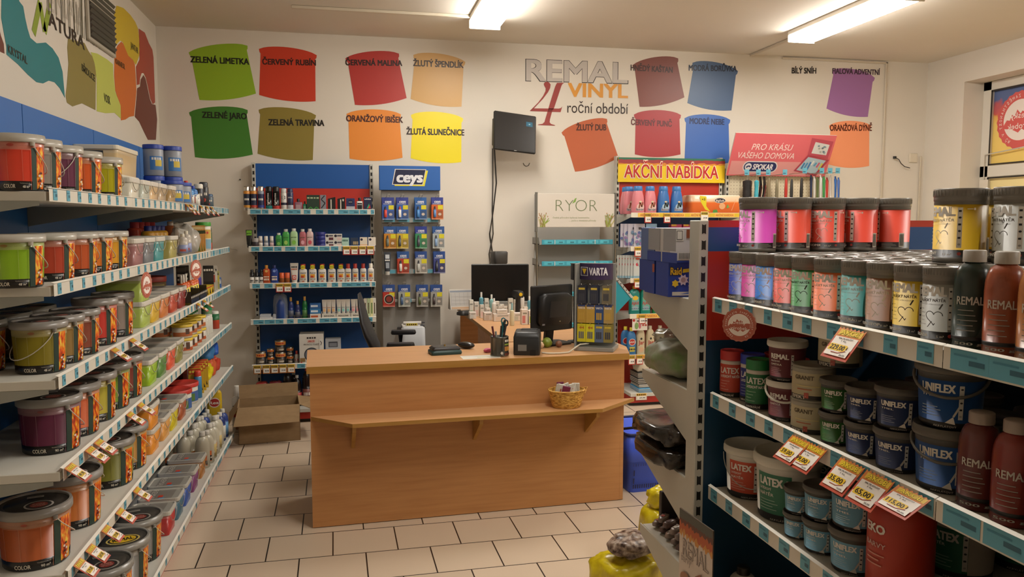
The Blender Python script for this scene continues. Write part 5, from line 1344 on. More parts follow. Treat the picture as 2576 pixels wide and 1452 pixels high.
for z in (1.44, 1.255, .99, .72, .45, .12):
    m = MB(); m.box(x0+.03, x1-.01, ry+.04, ry+.3, z-.03, z-.024, 'aaa8a2'); s = sub('shelf', m, rs, RSO)
    m = MB(); m.box(x0+.05, x1, ry+.03, ry+.04, z-.03, z+.012, '3f9cb0', .002)
    m.deco([('r', .02+k*.1, .1+k*.1, .008, .036, '52b4c4') for k in range(6)]+[('r', .05+k*.1, .085+k*.1, .018, .024, '2c6070') for k in range(6)]+[('r', .11, .116, .004, .04, 'd8d4cc'), ('r', .47, .476, .004, .04, 'd8d4cc')], XF((x0+.05, ry+.0295, z-.03))); sub('price_rail', m, s, RSO)
    m = MB(); m.prism([(x0+.03, ry+.04, z-.03), (x0+.03, ry+.3, z-.03), (x0+.03, ry+.3, z+.03), (x0+.03, ry+.08, z+.03)], (1, 0, 0), .004, '77756e'); sub('divider', m, s, RSO)
# ---------------------------------------------------------------- special offer goods
def ow(k):
    return 'on the %s special offer shelf' % LV[k]
ASH = [z-.012 for z in AZ]+[.115]
def offer(k, px, name, look, cat, parts, y=6.45, dz=0, rz=0):
    return good(name, look, ow(k), cat, (P(px, 700, Y=y).x, y, ASH[k]+dz), rz, parts)
for i, (px, y, c) in enumerate(((1573, 6.63, 0), (1579, 6.53, 0), (1602, 6.43, 0), (1632, 6.43, 0), (1665, 6.43, 1), (1698, 6.43, 1))):
    b = MB(); w = .055; col = ('d8848c', '3c70b0')[c]
    b.rl([(.95*w, .038, .03, 0), (w*1.02, .042, .034, .01), (w*.98, .042, .034, .09), (w*.85, .04, .03, .15), (w*.7, .036, .03, .19), (w*.66, .034, .03, .2)], col+'|g', 4)
    b.deco([('e', .008, .06, .034, .03, 'd8b8b0' if not c else '9ab4c8'), ('l', [(-.005, .05), (.005, .1), (.02, .06), (.03, .1)], .012, '8a4c30' if not c else '28342c'), ('e', .008, .105, .012, .008, 'd0c0a0'), ('t', 'lenor', -.034, .028, .04, .052, 'e8e0dc', .05), ('t', 'lenor', -.033, .029, .039, .051, '202848', .015)], XF((0, -.0425, 0)))
    c_ = MB(); c_.rl([(w*.68, .034, .03, .198), (w*.7, .036, .03, .205), (w*.66, .034, .03, .235), (w*.6, .03, .03, .24)], '3c78b8', 4)
    offer(0, px, 'softener_bottle', ('pink softener bottle with a blue cap', 'blue softener bottle with a blue cap')[c], 'bottle', part_list(('body', b), ('cap', c_)), y)
m = MB()
m.rl([(.24, .1, .03, 0), (.25, .11, .04, .02), (.25, .11, .04, .1), (.25, .11, .04, .11), (.245, .1, .04, .16), (.24, .09, .04, .168)], ['d8682c|g', 'd8682c|g', 'dc8850|g', 'd8b898|g', 'd8ccb4|g'], 4)
m.deco([('p', [(-.165, .16), (-.1, .155), (-.1, .07), (-.06, .02), (-.11, .04), (-.15, .1)], 'd8c824'), ('t', '+2', -.145, .12, -.11, .138, '2a2010', .03), ('e', .03, .12, .055, .024, 'd8d0c4', 20), ('e', .03, .12, .05, .02, '28202c', 20), ('t', 'BigSoft', -.01, .11, .07, .128, 'e0d8d0', .02), ('e', .05, .07, .03, .028, 'd8a070'), ('p', [(-.04, .01), (.01, .015), (.0, .04), (-.035, .035)], '4c8c3c'), ('p', [(.09, .05), (.12, .06), (.1, .09)], '6c9c4c'), ('l', [(.14, .03), (.18, .13)], .004, 'e0a078')], XF((0, -.1105, 0)))
offer(0, 1785, 'toilet_paper_pack', 'large orange and cream pack of paper rolls', 'pack', part_list(('pack', m)), 6.52)
for i, (px, y, c) in enumerate(((1573, 6.46, 0), (1582, 6.45, 0), (1592, 6.44, 0), (1607, 6.43, 0), (1637, 6.43, 1))):
    k = ('6a6088', '4c7cb8')[c]
    rr = random.Random(i)
    offer(1, px, 'freshener_card', ('violet bubbled air freshener card', 'blue bubbled air freshener card')[c], 'blister pack', P_card(.1, .205, 'b8b4c0' if not c else '8cb0d0', tuple(('e', rr.uniform(-.04, .04), rr.uniform(-.18, -.07), .013, .013, mixc(k, ('5c9ca8', 'a880b0', '3c5c98')[j % 3], .5), 10) for j in range(22))+(('t', '~', -.01, -.05, .04, -.03, '2a2430'),)), y, .206)
for i, (px, dz) in enumerate(((1696, .1), (1726, .1), (1690, 0), (1730, 0), (1765, 0))):
    offer(1, px, 'tampon_carton', 'pink carton with pale lettering', 'carton', P_box(.1, .06, .1, 'b84468', (('r', -.05, .05, 0, .025, 'c87890'), ('t', 'Carefree', -.04, .045, .045, .065, 'e0c8d0'), ('r', -.048, .0, .085, .1, 'd8a838'))), 6.5, dz)
for i in range(7):
    offer(2, 1566+i*7, 'toy_card', ('clear blister pack seen edge-on', 'clear blister pack facing the shop with red balls')[i == 6], 'blister pack', P_card(.105, .2, 'c0c4c0', (('e', -.02, -.08, .014, .014, 'b8404c'), ('e', .018, -.11, .016, .014, 'b8404c'), ('l', ((-.02, -.06), (.0, -.1), (.03, -.05)), .006, '8ca0a0'), ('e', -.015, -.03, .02, .01, 'c85c4c'), ('r', -.05, .05, -.2, -.18, '7ca0b0'))), 6.50-.012*i, .206)
for i, px in enumerate((1552+44, 1623, 1655, 1690, 1722)):
    k = ('1c8078', '1c8c7c', '1c8a4c', '2c9060', '2c8c50')[i]
    offer(3, px, 'cleaner_bottle', ('teal', 'teal', 'green', 'green', 'green')[i]+' floor cleaner bottle', 'bottle', P_bot(.095, .25, k, 'c8b42c', .06, sh=.66, nr=.3, ch=.1, txt=[((.7, .7), .14, .62, mixc(k, 'b8ccc0', .45)), ((.55,), .5, .66, 'd8b438'), ('AJAX', .34, .46, 'd8d0c8'), ('AJAX', .345, .455, 'b02c28'), ((.6,), .16, .3, '8ca0a8'), ('~', .2, .22, '2c4c70')]), 6.45)
offer(4, 1590, 'cleaner_bottle', 'slim bottle half hidden by the battery stand', 'bottle', P_bot(.08, .24, '3c78b0', 'd8c840', .05, sh=.6, nr=.35, ch=.12, txt=[((.8,), .35, .6, 'd8d0c8'), ((.7,), .37, .58, 'b02c28'), ('SAVO', .44, .51, 'e8e0d8'), ((.6, .6), .12, .3, 'b8b048'), ('~', .18, .24, '2a2a28')]), 6.44)
offer(4, 1575, 'cleaner_bottle', 'another blue bottle with a red oval', 'bottle', P_bot(.08, .24, '3c78b0', 'd8c840', .05, sh=.6, nr=.35, ch=.12, txt=[((.8,), .35, .6, 'd8d0c8'), ((.7,), .37, .58, 'b02c28')]), 6.52)
for i, px in enumerate((1613, 1637, 1662)):
    offer(4, px, 'dish_soap_bottle', 'cream dish soap bottle with red lettering', 'bottle', P_bot(.075, .25, 'd0c4a4', 'd8d0bc', .05, sh=.62, nr=.4, ch=.1, txt=[('Jar', .36, .5, 'a82c24'), ((.25,), .52, .6, '2a2c28'), ((.6,), .08, .26, 'd0a884')]), 6.45)
m = MB(); m.box(-.07, .07, -.001, 0, -.1, 0, 'd8d0c4'); m.deco([('e', -.055, -.012, .012, .012, 'b03028'), ('e', -.03, -.06, .018, .03, '7c9c5c'), ('e', .0, -.06, .012, .026, 'b86a74'), ('e', .03, -.055, .01, .008, 'a83830'), ('e', .055, -.055, .01, .008, 'a83830'), ('r', -.03, .065, -.022, -.012, '4a4440')], XF((0, -.001, 0)))
mm = m.mesh('card')
for px in (1612, 1728):
    good('info_card', 'white information card with small pictures', 'on the fourth special offer rail', 'sign', (P(px, 700, Y=6.36).x, 6.368, AZ[3]-.045), 0, (('card', mm),))
offer(4, 1712, 'softener_pouch', 'dark violet pouch', 'pouch', P_box(.1, .06, .2, '3c2848'), 6.5)
# papers on the base
bz = ASH[5]
for i, (px, y, dz, w, d, h, c, rz, lk) in enumerate(((1656, 6.45, 0, .42, .22, .035, '3c8cb8', .0, 'blue-edged pile of leaflets'), (1628, 6.46, .037, .2, .2, .03, '9c9a94', .0, 'grey pile of catalogues'), (1616, 6.46, .069, .13, .2, .05, '4c4a46', .0, 'dark grey bundle of newspapers'), (1613, 6.47, .121, .11, .2, .045, '54504a', .0, 'dark bundle on top of the papers'))):
    m = MB(); m.box(-w/2, w/2, -d/2, d/2, 0, h, c, .003)
    for j in range(3):
        m.box(-w/2-.001, w/2+.001, -d/2-.001, d/2+.001, h*(.2+.28*j), h*(.28+.28*j), 'c8c0b0')
    offer(5, px, 'paper_pile', lk, 'paper pile', part_list(('papers', m)), y, dz, rz)
for i, (px, y, dz, c) in enumerate(((1614, 6.47, .168, 'd8d0bc'), (1690, 6.45, .043, 'd8ccb4'), (1740, 6.44, .0, 'b8bcc0'))):
    b = blob(.11 if i == 0 else .17, .17, .11 if i == 0 else .06, c, 60+i, .1, 24, 10, .4)
    b.deco([('p', ((-.09, -.03), (.0, -.05), (.04, .03), (-.06, .05)), ('3a4858', 'c8b8a4', '4c68a0')[i])], XF((0, 0, .111 if i == 0 else .061), (1, 0, 0), (0, 1, 0)))
    offer(5, px, 'magazine_pack', ('white plastic-wrapped parcel', 'cream folded leaflet pack', 'pale blue wrapped magazine')[i], 'parcel', part_list(('pack', b)), y, dz)
for k, xs in ((0, (1628, 1676)), (1, (1604,)), (2, (1604,)), (3, (1617, 1681)), (4, (1592, 1612))):
    for px in xs:
        good('price_card', 'small red-framed price card', 'on the %s special offer rail' % LV[k], 'price tag', (P(px, 700, Y=6.365).x, 6.366, AZ[k]-.005), 0, P_pricecard(.062, .085))
good('price_card', 'yellow and white price card', 'on the top special offer rail', 'price tag', (P(1770, 700, Y=6.36).x, 6.366, AZ[0]+.01), 0, P_pricecard(.07, .085, 'e0d8c4', 'd8c040'))
good('price_card', 'yellow price card', 'on the lowest special offer rail', 'price tag', (P(1618, 700, Y=6.31).x, 6.312, .115), 0, P_pricecard(.1, .06, 'd8d0c0', 'e0b030'))
good('price_card', 'plain white price card', 'on the lowest special offer rail', 'price tag', (P(1700, 700, Y=6.31).x, 6.312, .112), 0, P_pricecard(.06, .06, 'd8d0c8', 'd0c8c0'))
# ---------------------------------------------------------------- brush display
bo = thing('brush_display', 'pegboard brush display with a tilted pink header board', 'display', (3.45, 6.75, 0)); BO = V((3.45, 6.75, 0))
m = MB(); bl, br_, tl_ = P(1825, 440, Y=6.7), P(2073, 444, Y=6.7), P(1850, 333, Y=6.53); tr_ = br_+tl_-bl
nn = (br_-bl).cross(tl_-bl).normalized()
m.prism([bl, br_, tr_, tl_], nn, .012, 'd8666c', 'e0d8c8')
xf = XF(bl, br_-bl, tl_-bl, n=nn); Lw, Lh = (br_-bl).length, (tl_-bl).length
ks = [(.66, .12), (.86, .06), (.95, .34), (.75, .42)]
it = [('r', .02, Lw-.03, .01, Lh*.35, 'd89490'), ('t', 'PRO KRÁSU', .19, Lh*.62, .60, Lh*.76, 'f0dcd4', .0, .15, 3), ('t', 'VAŠEHO DOMOVA', .07, Lh*.42, .64, Lh*.56, 'f0dcd4', .0, .15, 3),
      ('e', .2, Lh*.22, .055, .055, 'dcd4d0', 20), ('r', .2, .44, Lh*.22-.055, Lh*.22+.055, 'dcd4d0'), ('e', .44, Lh*.22, .055, .055, 'dcd4d0', 20), ('e', .2, Lh*.22, .045, .045, '242c5c', 20), ('r', .2, .44, Lh*.22-.045, Lh*.22+.045, '242c5c'), ('e', .44, Lh*.22, .045, .045, '242c5c', 20), ('e', .2, Lh*.22, .034, .034, 'd8d4d4', 16), ('l', [(.18, Lh*.2), (.2, Lh*.24), (.22, Lh*.22)], .014, '242c5c'), ('t', 'SPOKAR', .245, Lh*.22-.026, .45, Lh*.22+.026, 'e8e4e4', .03, .12, 3)]
S_ = lambda u, v: (u*Lw, v*Lh)
it += [('p', [S_(.66, .14), S_(.90, .02), S_(.99, .42), S_(.76, .52)], 'a83c4c'), ('p', [S_(.685, .16), S_(.885, .07), S_(.96, .4), S_(.77, .48)], 'a8bcc4'), ('p', [S_(.76, .52), S_(.97, .46), S_(.98, .86), S_(.755, .93)], 'b84858'), ('p', [S_(.79, .57), S_(.945, .53), S_(.95, .78), S_(.80, .84)], 'd0d0cc')]
rr = random.Random(4)
it += [('l', [S_(.73+.2*t, .2+rr.uniform(-.04, .1)), S_(.75+.2*t, .36+rr.uniform(-.03, .04))], .018, c) for t, c in zip((0, .15, .3, .45, .6, .75, .9), ('3c7ca8', '4c90b8', '3a78b0', 'd8d8d0', '5c98b8', 'c85c70', 'c8b84c'))]
it += [('e', *S_(rr.uniform(.82, .93), rr.uniform(.58, .76)), .012, .008, c, 8) for c in ('6c8898', '88a0a8', '5c6c78', 'a8a8a0')*2]
m.deco(it, xf, .00025, .0125); sub('header', m, bo, BO)
m = MB(); m.box(3.45, 4.42, 6.74, 6.75, .3, 2.06, 'd0c4a8')
for i in range(32):
    for j in range(28):
        x, z = 3.47+i*.03, 2.03-j*.03
        m.add([(x, 6.7394, z), (x+.007, 6.7394, z), (x+.007, 6.7394, z+.007), (x, 6.7394, z+.007)], [(0, 1, 2, 3)], '8a7c64')
sub('pegboard', m, bo, BO)
for x in (3.462, 4.435):
    m = MB(); post(m, x, 6.73, 0, 2.1, .03, .06); sub('upright', m, bo, BO)
m = MB(); m.box(3.445, 4.45, 6.4, 6.75, 0, .1, 'c8c4b8', .003); sub('base', m, bo, BO)
for i, px in enumerate((1880, 1909, 1934, 1976, 2026, 2069, 2090, 2109)):
    q = P(px, 432 if i < 4 else 428, Y=6.42)
    m = MB(); m.tube([(q.x, 6.74, q.z-.02), (q.x, 6.46, q.z-.02), (q.x, 6.43, q.z)], .003, 'b8b4ac|m', 5)
    m.box(q.x-.022, q.x+.022, 6.427, 6.43, q.z-.03, q.z+.02, CY)
    m.deco([('r', .004, .03, .012, .02, '2c5c70')], XF((q.x-.022, 6.4265, q.z-.03))); sub('hook', m, bo, BO)
def hang(px, y0, y1, name, look, cat, mb, Y=6.6):
    p = P(px, y0, Y=Y)
    return good(name, look, 'hanging under the pink header', cat, (p.x, p.y, p.z-(.045 if name == 'bottle_brush' else 0)), 0, part_list(*mb))
for i, (px, r_, l, k, lk) in enumerate(((1880, .036, .4, 'BRISTLE', 'thick black bottle brush'), (1884, .03, .3, '4a3a2c', 'dark brown bottle brush'), (1904, .018, .4, '3ca0b0', 'slim turquoise bottle brush'))):
    b = MB(); r2 = random.Random(i)
    b.lathe([(r_*.3, -.03)]+[(r_*r2.uniform(.9, 1.08), -.04-l*t/14) for t in range(15)]+[(r_*.3, -.05-l)], k, 18, False)
    for q in range(90):
        a, z = r2.uniform(0, 2*pi), -.05-l*r2.random()
        b.add([(r_*.9*cos(a), r_*.9*sin(a), z), (r_*.9*cos(a), r_*.9*sin(a), z+.006), (r_*1.25*cos(a), r_*1.25*sin(a), z+r2.uniform(-.01, .01))], [(0, 1, 2)], k)
    h = MB(); h.tube([(0, 0, .02), (0, 0, -.05)], .004, 'b8b4ac|m', 6); h.tube([(0, 0, -.05-l), (0, 0, -.14-l)], .004, 'b8b4ac|m', 6)
    hang(px, 432, 0, 'bottle_brush', lk, 'brush', (('bristles', b), ('wire', h)), (6.46, 6.64, 6.38)[i])
for i, (px, c, c2, lk) in enumerate(((1912, '201c1c', 'b83830', 'black and red angled brush handle'), (1922, '241c1c', 'c03c34', 'red and black striped brush handle'))):
    h = MB(); h.tube([(0, 0, 0), (.01, 0, -.1), (-.005, 0, -.2), (.045, 0, -.42)], [.012, .016, .016, .014], c, 8); h.tube([(.012, -.014, -.08), (.0, -.016, -.2), (.05, -.014, -.42)], .005, c2, 6); hang(px, 445, 0, 'scrub_brush', lk, 'brush', (('handle', h),), 6.58-.05*i)
for i, (px, hc, lk, wd_) in enumerate(((1935, '8a7a5c', 'wooden-handled black hand brush', .1), (1955, '8a8064', 'second wooden-handled black hand brush', .1), (1978, 'b83428', 'red-handled black dust brush', .11), (1992, '2a2a28', 'black-handled dust brush with a white label', .11), (2017, '1f1c1a', 'small all-black brush', .04))):
    h = MB(); h.tube([(0, 0, 0), (0, 0, -.02), (0, 0, -.12), (0, 0, -.2)], [.006, .012, .015, .013], hc, 8); b = MB()
    b.T = Matrix.Translation((0, 0, -.33)); b.lathe([(.001, -.16), (wd_*.7, -.13), (wd_*.8, 0), (wd_*.65, .1), (.012, .15)], 'BRISTLE' if i != 4 else '1f1c1a', 16)
    b.T = None
    b.v = [(x, y*.4, z) for x, y, z in b.v]
    hang(px, 448+3*(i % 2), 0, 'dust_brush', lk, 'brush', (('bristles', b), ('handle', h)), 6.69-.07*i)
for i, c in enumerate(('24304c', 'd0ccc0', '5c6a3c', 'd8d4cc', '3c9048', 'b8382c', 'd0c8bc', '3464a4', '4c6cac')):
    h = MB(); h.tube([(0, 0, 0), (.004, 0, -.03), (.008, 0, -.2), (.02-.006*i, 0, -.38)], [.009, .013, .01, .006], c, 7); h.box(-.012, .012, -.012, .012, -.42, -.36, mixc(c, 'd8d4cc', .6), .002)
    hang(2040+i*8+(5 if i > 6 else 0), 441+i % 3*3, 0, 'dish_brush', ('navy', 'off-white', 'olive', 'white', 'green', 'red', 'cream', 'blue', 'light blue')[i]+' slim dish brush handle', 'brush', (('handle', h),), 6.64-.022*i)
# ---------------------------------------------------------------- wall monitor and cables
q = P(1293, 335, Y=6.62)
m = MB(); m.box(-.2, .2, -.03, .0, -.165, .165, '191715', .008); m.deco([('r', -.188, .188, -.15, .153, '1f1d1c|g'), ('r', .1, .162, .065, .105, '1c5a74'), ('r', .124, .14, .08, .09, '8cb0bc'), ('r', -.012, .012, -.16, -.154, '8a8884')], XF((0, -.0305, 0)))
m2 = MB(); m2.box(-.19, .12, 0, .05, -.13, .12, '24211e', .015)
m3 = MB(); m3.box(-.05, .05, .05, .2, -.05, .05, '2a2724', .005)
o = thing('wall_monitor', 'black monitor with a small blue sticker, mounted high on the back wall', 'monitor', (q.x, 6.62, q.z), 0, None, None, part_list(('screen', m), ('housing', m2), ('bracket', m3)))
o.rotation_euler = (rad(-6), rad(4), rad(14))
m = MB()
for k, s in enumerate((-.008, .008)):
    m.tube([(1.27+s, YB-.02, 2.25), (1.28+s*2, YB-.016, 1.95), (1.262+s*.5, YB-.016, 1.7), (1.25-s*2, YB-.016, 1.5), (1.245+s*2, YB-.016, 1.32), (1.25+s, YB-.02, 1.2), (1.25+s, YB-.02, 1.0)], .006, '2a2622' if k else '4a4640', 6)
tag(obj('monitor_cable', m), 'pair of dark cables hanging down the wall from the high monitor', 'cable')
m = MB(); m.tube([(0, 0, 0), (.01, 0, -.02), (.03, 0, -.03), (.05, 0, -.022), (.06, 0, 0)], .0025, '3a342c', 5)
tag(obj('wire_loop', m, None, (P(1316, 410, Y=YB).x, YB-.003, P(1316, 410, Y=YB).z)), 'small curved wire mark on the wall under the high monitor', 'wire')
m = MB(); m.lathe([(.006, 0), (.005, .012)], '14110e', 8); tag(obj('wall_plug', m, None, P(604, 452, Y=YB-.001), 0, (pi/2, 0, 0)), 'tiny black plug in the wall beside the blue-backed shelf', 'wall plug')
m = MB(); m.tube([(0, 0, 0), (.03, -.01, -.004), (.06, -.012, -.012)], .003, 'b8b0a4', 5); tag(obj('wall_hook', m, None, P(578, 626, Y=6.75)), 'small bent wire hook near the end of the side-wall rack', 'hook')
# ---------------------------------------------------------------- side desk
DZ = CT-.002
q = P(1258, 715, Y=6.25)
m = MB(); m.box(-.235, .235, -.015, .015, -.14, .165, '131211', .006); m.deco([('r', -.226, .226, -.13, .156, '0d0c0c|g')], XF((0, -.0155, 0)))
m.box(-.235, .235, -.018, .015, -.165, -.14, '8a8882', .003)
m2 = MB(); m2.box(-.03, .03, .01, .03, -(q.z-DZ)+.008, 0, '1a1817', .005)
m3 = MB(); m3.rl([(.12, .09, .05, -(q.z-DZ)+.001), (.12, .09, .05, -(q.z-DZ)+.012)], '1a1817', 4)
o = thing('desk_monitor', 'black flat monitor with a silver lower edge on the side desk', 'monitor', (q.x, 6.25, q.z), -.14, None, None, part_list(('screen', m), ('neck', m2), ('stand', m3)))
q = P(1255, 650, Y=6.55)
m = MB(); m.rl([(.05, .04, .012, -.055), (.062, .05, .014, -.04), (.066, .05, .016, .05), (.058, .045, .016, .06)], '3a3835', 3); m2 = MB(); m2.lathe([(.03, -.09), (.026, -.055)], '1c1a18', 12); m2.lathe([(.02, -(q.z-DZ)), (.02, -.09)], '24211f', 10); m2.lathe([(.08, -(q.z-DZ)), (.08, -(q.z-DZ)+.01), (.02, -(q.z-DZ)+.02)], '24211f', 14)
thing('customer_display', 'dark grey rounded box on a stalk behind the flat desk monitor', 'device', (q.x, 6.55, q.z), .3, None, None, part_list(('head', m), ('stalk', m2)))
q = P(1163, 765, Y=6.5)
m = MB(); m.prism([(-.1, -.05, 0), (-.1, .05, 0), (-.1, 0, .17)], (1, 0, 0), .2, 'cfcac0'); m.deco([('r', .005, .195, .03, .165, 'bcb9b4'), ('r', .005, .195, .15, .165, '8c94a0'), ('r', .01, .19, .005, .022, 'c8a888')]+[('r', .01+.037*k, .012+.037*k, .035, .145, '9a9894') for k in range(6)]+[('r', .01, .19, .05+.03*k, .0515+.03*k, '9a9894') for k in range(3)], XF((-.1, -.05, 0), (1, 0, 0), (0, .05, .17)))
thing('desk_calendar', 'white tent calendar on the far end of the side desk', 'calendar', (q.x, 6.6, DZ+.001), .1, None, None, part_list(('calendar', m)))
m = MB(); m.rl([(.07, .05, .03, 0), (.07, .05, .03, .02), (.05, .03, .02, .035)], '24211f', 3); thing('desk_phone', 'dark flat gadget lying beside the tent calendar', 'device', P(1172, 792, Z=DZ), .4, None, None, part_list(('body', m)))
q = P(1303, 742, Y=5.9)
m = MB(); m.rl([(.02, .03, .015, 0), (.018, .02, .012, .14), (.02, .022, .012, .17)], '2a2624', 3); m2 = MB(); m2.rl([(.03, .06, .02, .16), (.035, .07, .025, .19), (.028, .06, .02, .21)], '24211f', 3); m2.lathe([(.012, .0), (.012, .01)], 'd8b020|e1', 12)
h = MB(); h.T = Matrix.Translation((0, -.068, .187)) @ Matrix.Rotation(pi/2, 4, 'X'); h.lathe([(.014, 0), (.014, .004)], 'd8b020|g', 14)
m2 = MB(); m2.rl([(.03, .06, .02, .16), (.035, .07, .025, .19), (.028, .06, .02, .21)], '24211f', 3)
thing('barcode_scanner', 'dark handheld scanner with a yellow window standing on the side desk', 'scanner', (q.x, 5.9, DZ), .1, None, None, part_list(('grip', m), ('head', m2, (('window', h),))))
rr = random.Random(21)
k = 0
for (x0_, x1_, y_, kinds) in ((1185, 1262, 6.05, 'bbtbtbb'), (1212, 1258, 5.94, 'bbtb'), (1270, 1298, 6.06, 'bbb'), (1322, 1352, 5.75, 'bbt'), (1314, 1350, 6.05, 'ttt')):
    for i, ch in enumerate(kinds):
        px = x0_+(x1_-x0_)*i/max(1, len(kinds)-1)
        x = P(px, 700, Y=y_).x
        if ch == 'b':
            w, d, h_ = rr.uniform(.03, .037), .035, rr.uniform(.07, .16)
            c = ('d8d4c8', 'd4ccc0', 'd8d0c4')[k % 3]
            good('cosmetics_carton', ('tall', 'short')[h_ < .11]+' white cosmetics carton', 'among the samples on the side desk', 'carton', (x, y_, DZ), 0, P_box(round(w, 3), d, round(h_, 3), c, (('r', -.01, .012, .01, .05, ('a8bca8', 'd8b8b0', '8cb0b8')[k % 3]), ('r', -.012, .01, h_*.7, h_*.78, '8a8a80'))))
        else:
            c = ('8cb8b4', 'd8d4cc', '5c98a8', 'd0ccc0')[k % 4]
            good('sample_bottle', ('pale green', 'white', 'blue', 'cream')[k % 4]+' small cosmetics bottle', 'among the samples on the side desk', 'bottle', (x, y_, DZ), 0, P_bot(.034, .15+.02*(k % 3), c, 'd8d4cc', sh=.7, nr=.4, ch=.2))
        k += 1
for i, (px, y_, dz, w, h_, lk) in enumerate(((1262, 5.72, 0, .13, .055, 'long low white carton in front'), (1226, 5.8, 0, .06, .06, 'square white carton in front'), (1300, 5.72, .0, .06, .06, 'square white carton beside it'), (1262, 5.72, .0565, .08, .03, 'flat carton on top of the long one'), (1188, 5.92, 0, .05, .05, 'small jar box at the end'), (1318, 5.5, 0, .045, .11, 'pink and white upright carton'), (1336, 5.5, 0, .045, .10, 'white carton with green leaves'))):
    good('cosmetics_carton', lk, 'of the samples on the side desk', 'carton', (P(px, 700, Y=y_).x, y_, DZ+dz), 0, P_box(w, .06, h_, 'd8ceC4'.lower(), (('r', -w*.4, w*.1, h_*.1, h_*.6, ('d8c4b0', 'c8b8a8', 'b8b8a8', 'd0c8b8', 'c8c8c0', 'c87870', 'a8b83c')[i]), ('r', -w*.3, w*.35, h_*.7, h_*.8, '8c8878'))))
good('sample_bottle', 'slim cream tube standing in front', 'of the samples on the side desk', 'tube', (P(1288, 780, Y=5.45).x, 5.45, DZ), 0, P_bot(.032, .16, 'd0c8a8', '7cb4bc', sh=.65, nr=.3, ch=.3))
# ---------------------------------------------------------------- on the counter
TZ = CT
q = P(1383, 770, Y=4.62)
m = MB(); m.box(-.16, .16, -.0, .02, -.145, .135, '1f1e1f', .006); m2 = MB(); m2.rl([(.11, .028, .02, -.1), (.125, .03, .02, -.08), (.12, .03, .02, .07), (.09, .02, .02, .09)], '1a1a1b', 3, c=(0, -.02)); m2.deco([('r', -.06, .07, -.05, .05, '2a2a2c'), ('r', -.11, -.09, -.095, -.085, '8a8a8c'), ('r', .02, .03, -.08, -.074, 'a8a080')], XF((0, -.0505, 0)))
m3 = MB(); m3.box(-.03, .03, -.0, .03, -(q.z-TZ)+.002, -.02, '141415', .004); m4 = MB(); m4.rl([(.1, .08, .03, -(q.z-TZ)+.001), (.1, .08, .03, -(q.z-TZ)+.012)], '141415', 3)
o = thing('till_monitor', 'black till monitor seen from behind on the counter', 'monitor', (q.x, 4.55, q.z), .42, None, None, part_list(('screen', m), ('rear_cover', m2), ('neck', m3), ('stand', m4)))
for c_ in o.children[:2]:
    c_.rotation_euler = (rad(8), 0, 0)
m = MB(); m.rl([(.072, .095, .012, 0), (.074, .098, .012, .006), (.074, .098, .012, .1), (.068, .088, .02, .125), (.06, .07, .02, .128)], '242526', 4); m.deco([('r', -.048, .0, .025, .06, '77746e'), ('r', .02, .05, -.0, .03, '0f0f10'), ('r', -.07, .07, .1, .102, '3a3b3c')], XF((0, -.0985, 0)))
m2 = MB(); m2.rl([(.05, .03, .01, .128), (.045, .025, .01, .134)], '151516', 3, c=(.01, .02))
thing('receipt_printer', 'dark grey receipt printer on the counter', 'printer', cpt(1.2, .13, TZ+.001), -.28, None, None, part_list(('body', m), ('paper_slot', m2)))
m = MB(); m.lathe([(.05, 0), (.052, .004), (.05, .008), (.05, .1), (.052, .104), (.05, .108), (.047, .108), (.046, .012), (.0001, .012)], '6c6c68|m', 24); m.deco([('r', rad(5)*.05, rad(62)*.05, .012, .096, '2a2824'), ('t', '~', rad(8)*.05, .08, rad(58)*.05, .092, 'd0ccc0', .03), ('r', rad(5)*.05, rad(62)*.05, .062, .07, '8aa03c'), ('r', rad(5)*.05, rad(62)*.05, .03, .055, 'a8743c'), ('r', rad(30)*.05, rad(62)*.05, .032, .05, 'c8a04c'), ('r', rad(5)*.05, rad(62)*.05, .006, .018, '5c2c24'), ('p', ((-.02, .02), (-.012, .03), (-.004, .02), (-.012, .01)), 'c8c0b4')], XF(r=.0505))
thing('pen_tin', 'silver food tin used as a pen pot on the counter', 'pen pot', cpt(1.025, .08, TZ+.001), .3, None, None, part_list(('tin', m)))
for i, (a, c, l, lk) in enumerate(((-.25, '5c2028', .15, 'dark red marker pen'), (-.1, '8a8884', .12, 'grey pen'), (.15, '24211f', .15, 'black pen'), (.2, '2a6c70', .17, 'teal-handled scissors'), (.25, '2a2626', .16, 'black-handled scissors'))):
    m = MB(); m.tube([(0, 0, 0), (a*.05, a*.01, l*.5), (a*.1, a*.02, l)], [.004, .005, .006 if i < 3 else .009], c, 7)
    if i > 2:
        m.tube([(a*.1+.012*cos(t), 0, l+.006+.018*sin(t)) for t in [k*pi/4 for k in range(9)]], .004, c, 6)
    good('pen' if i < 3 else 'scissors', lk, 'sticking out of the pen pot', 'pen' if i < 3 else 'scissors', cpt(1.022+(i-2)*.007, .08+.008*(i % 2), TZ+.014), 0, part_list(('body', m)))
m = MB(); m.rl([(.085, .055, .012, 0), (.088, .058, .012, .008), (.086, .056, .012, .02), (.07, .05, .012, .026)], '24403e', 3); m2 = MB(); m2.rl([(.08, .05, .012, .026), (.082, .05, .012, .034), (.07, .04, .012, .044)], '2a2422', 3); m3 = MB(); m3.lathe([(.006, .044), (.005, .052)], 'b89850|m', 8)
thing('purse', 'dark teal purse with a black flap lying on the counter', 'purse', cpt(.74, .22, TZ), .12, None, None, part_list(('body', m), ('flap', m2), ('clasp', m3)))
m = blob(.062, .11, .04, '1c1a19|g', 3, 0, 18, 10, 1); thing('computer_mouse', 'black computer mouse on the counter behind the purse', 'computer mouse', cpt(.89, .36, TZ), .9, None, None, part_list(('body', m)))
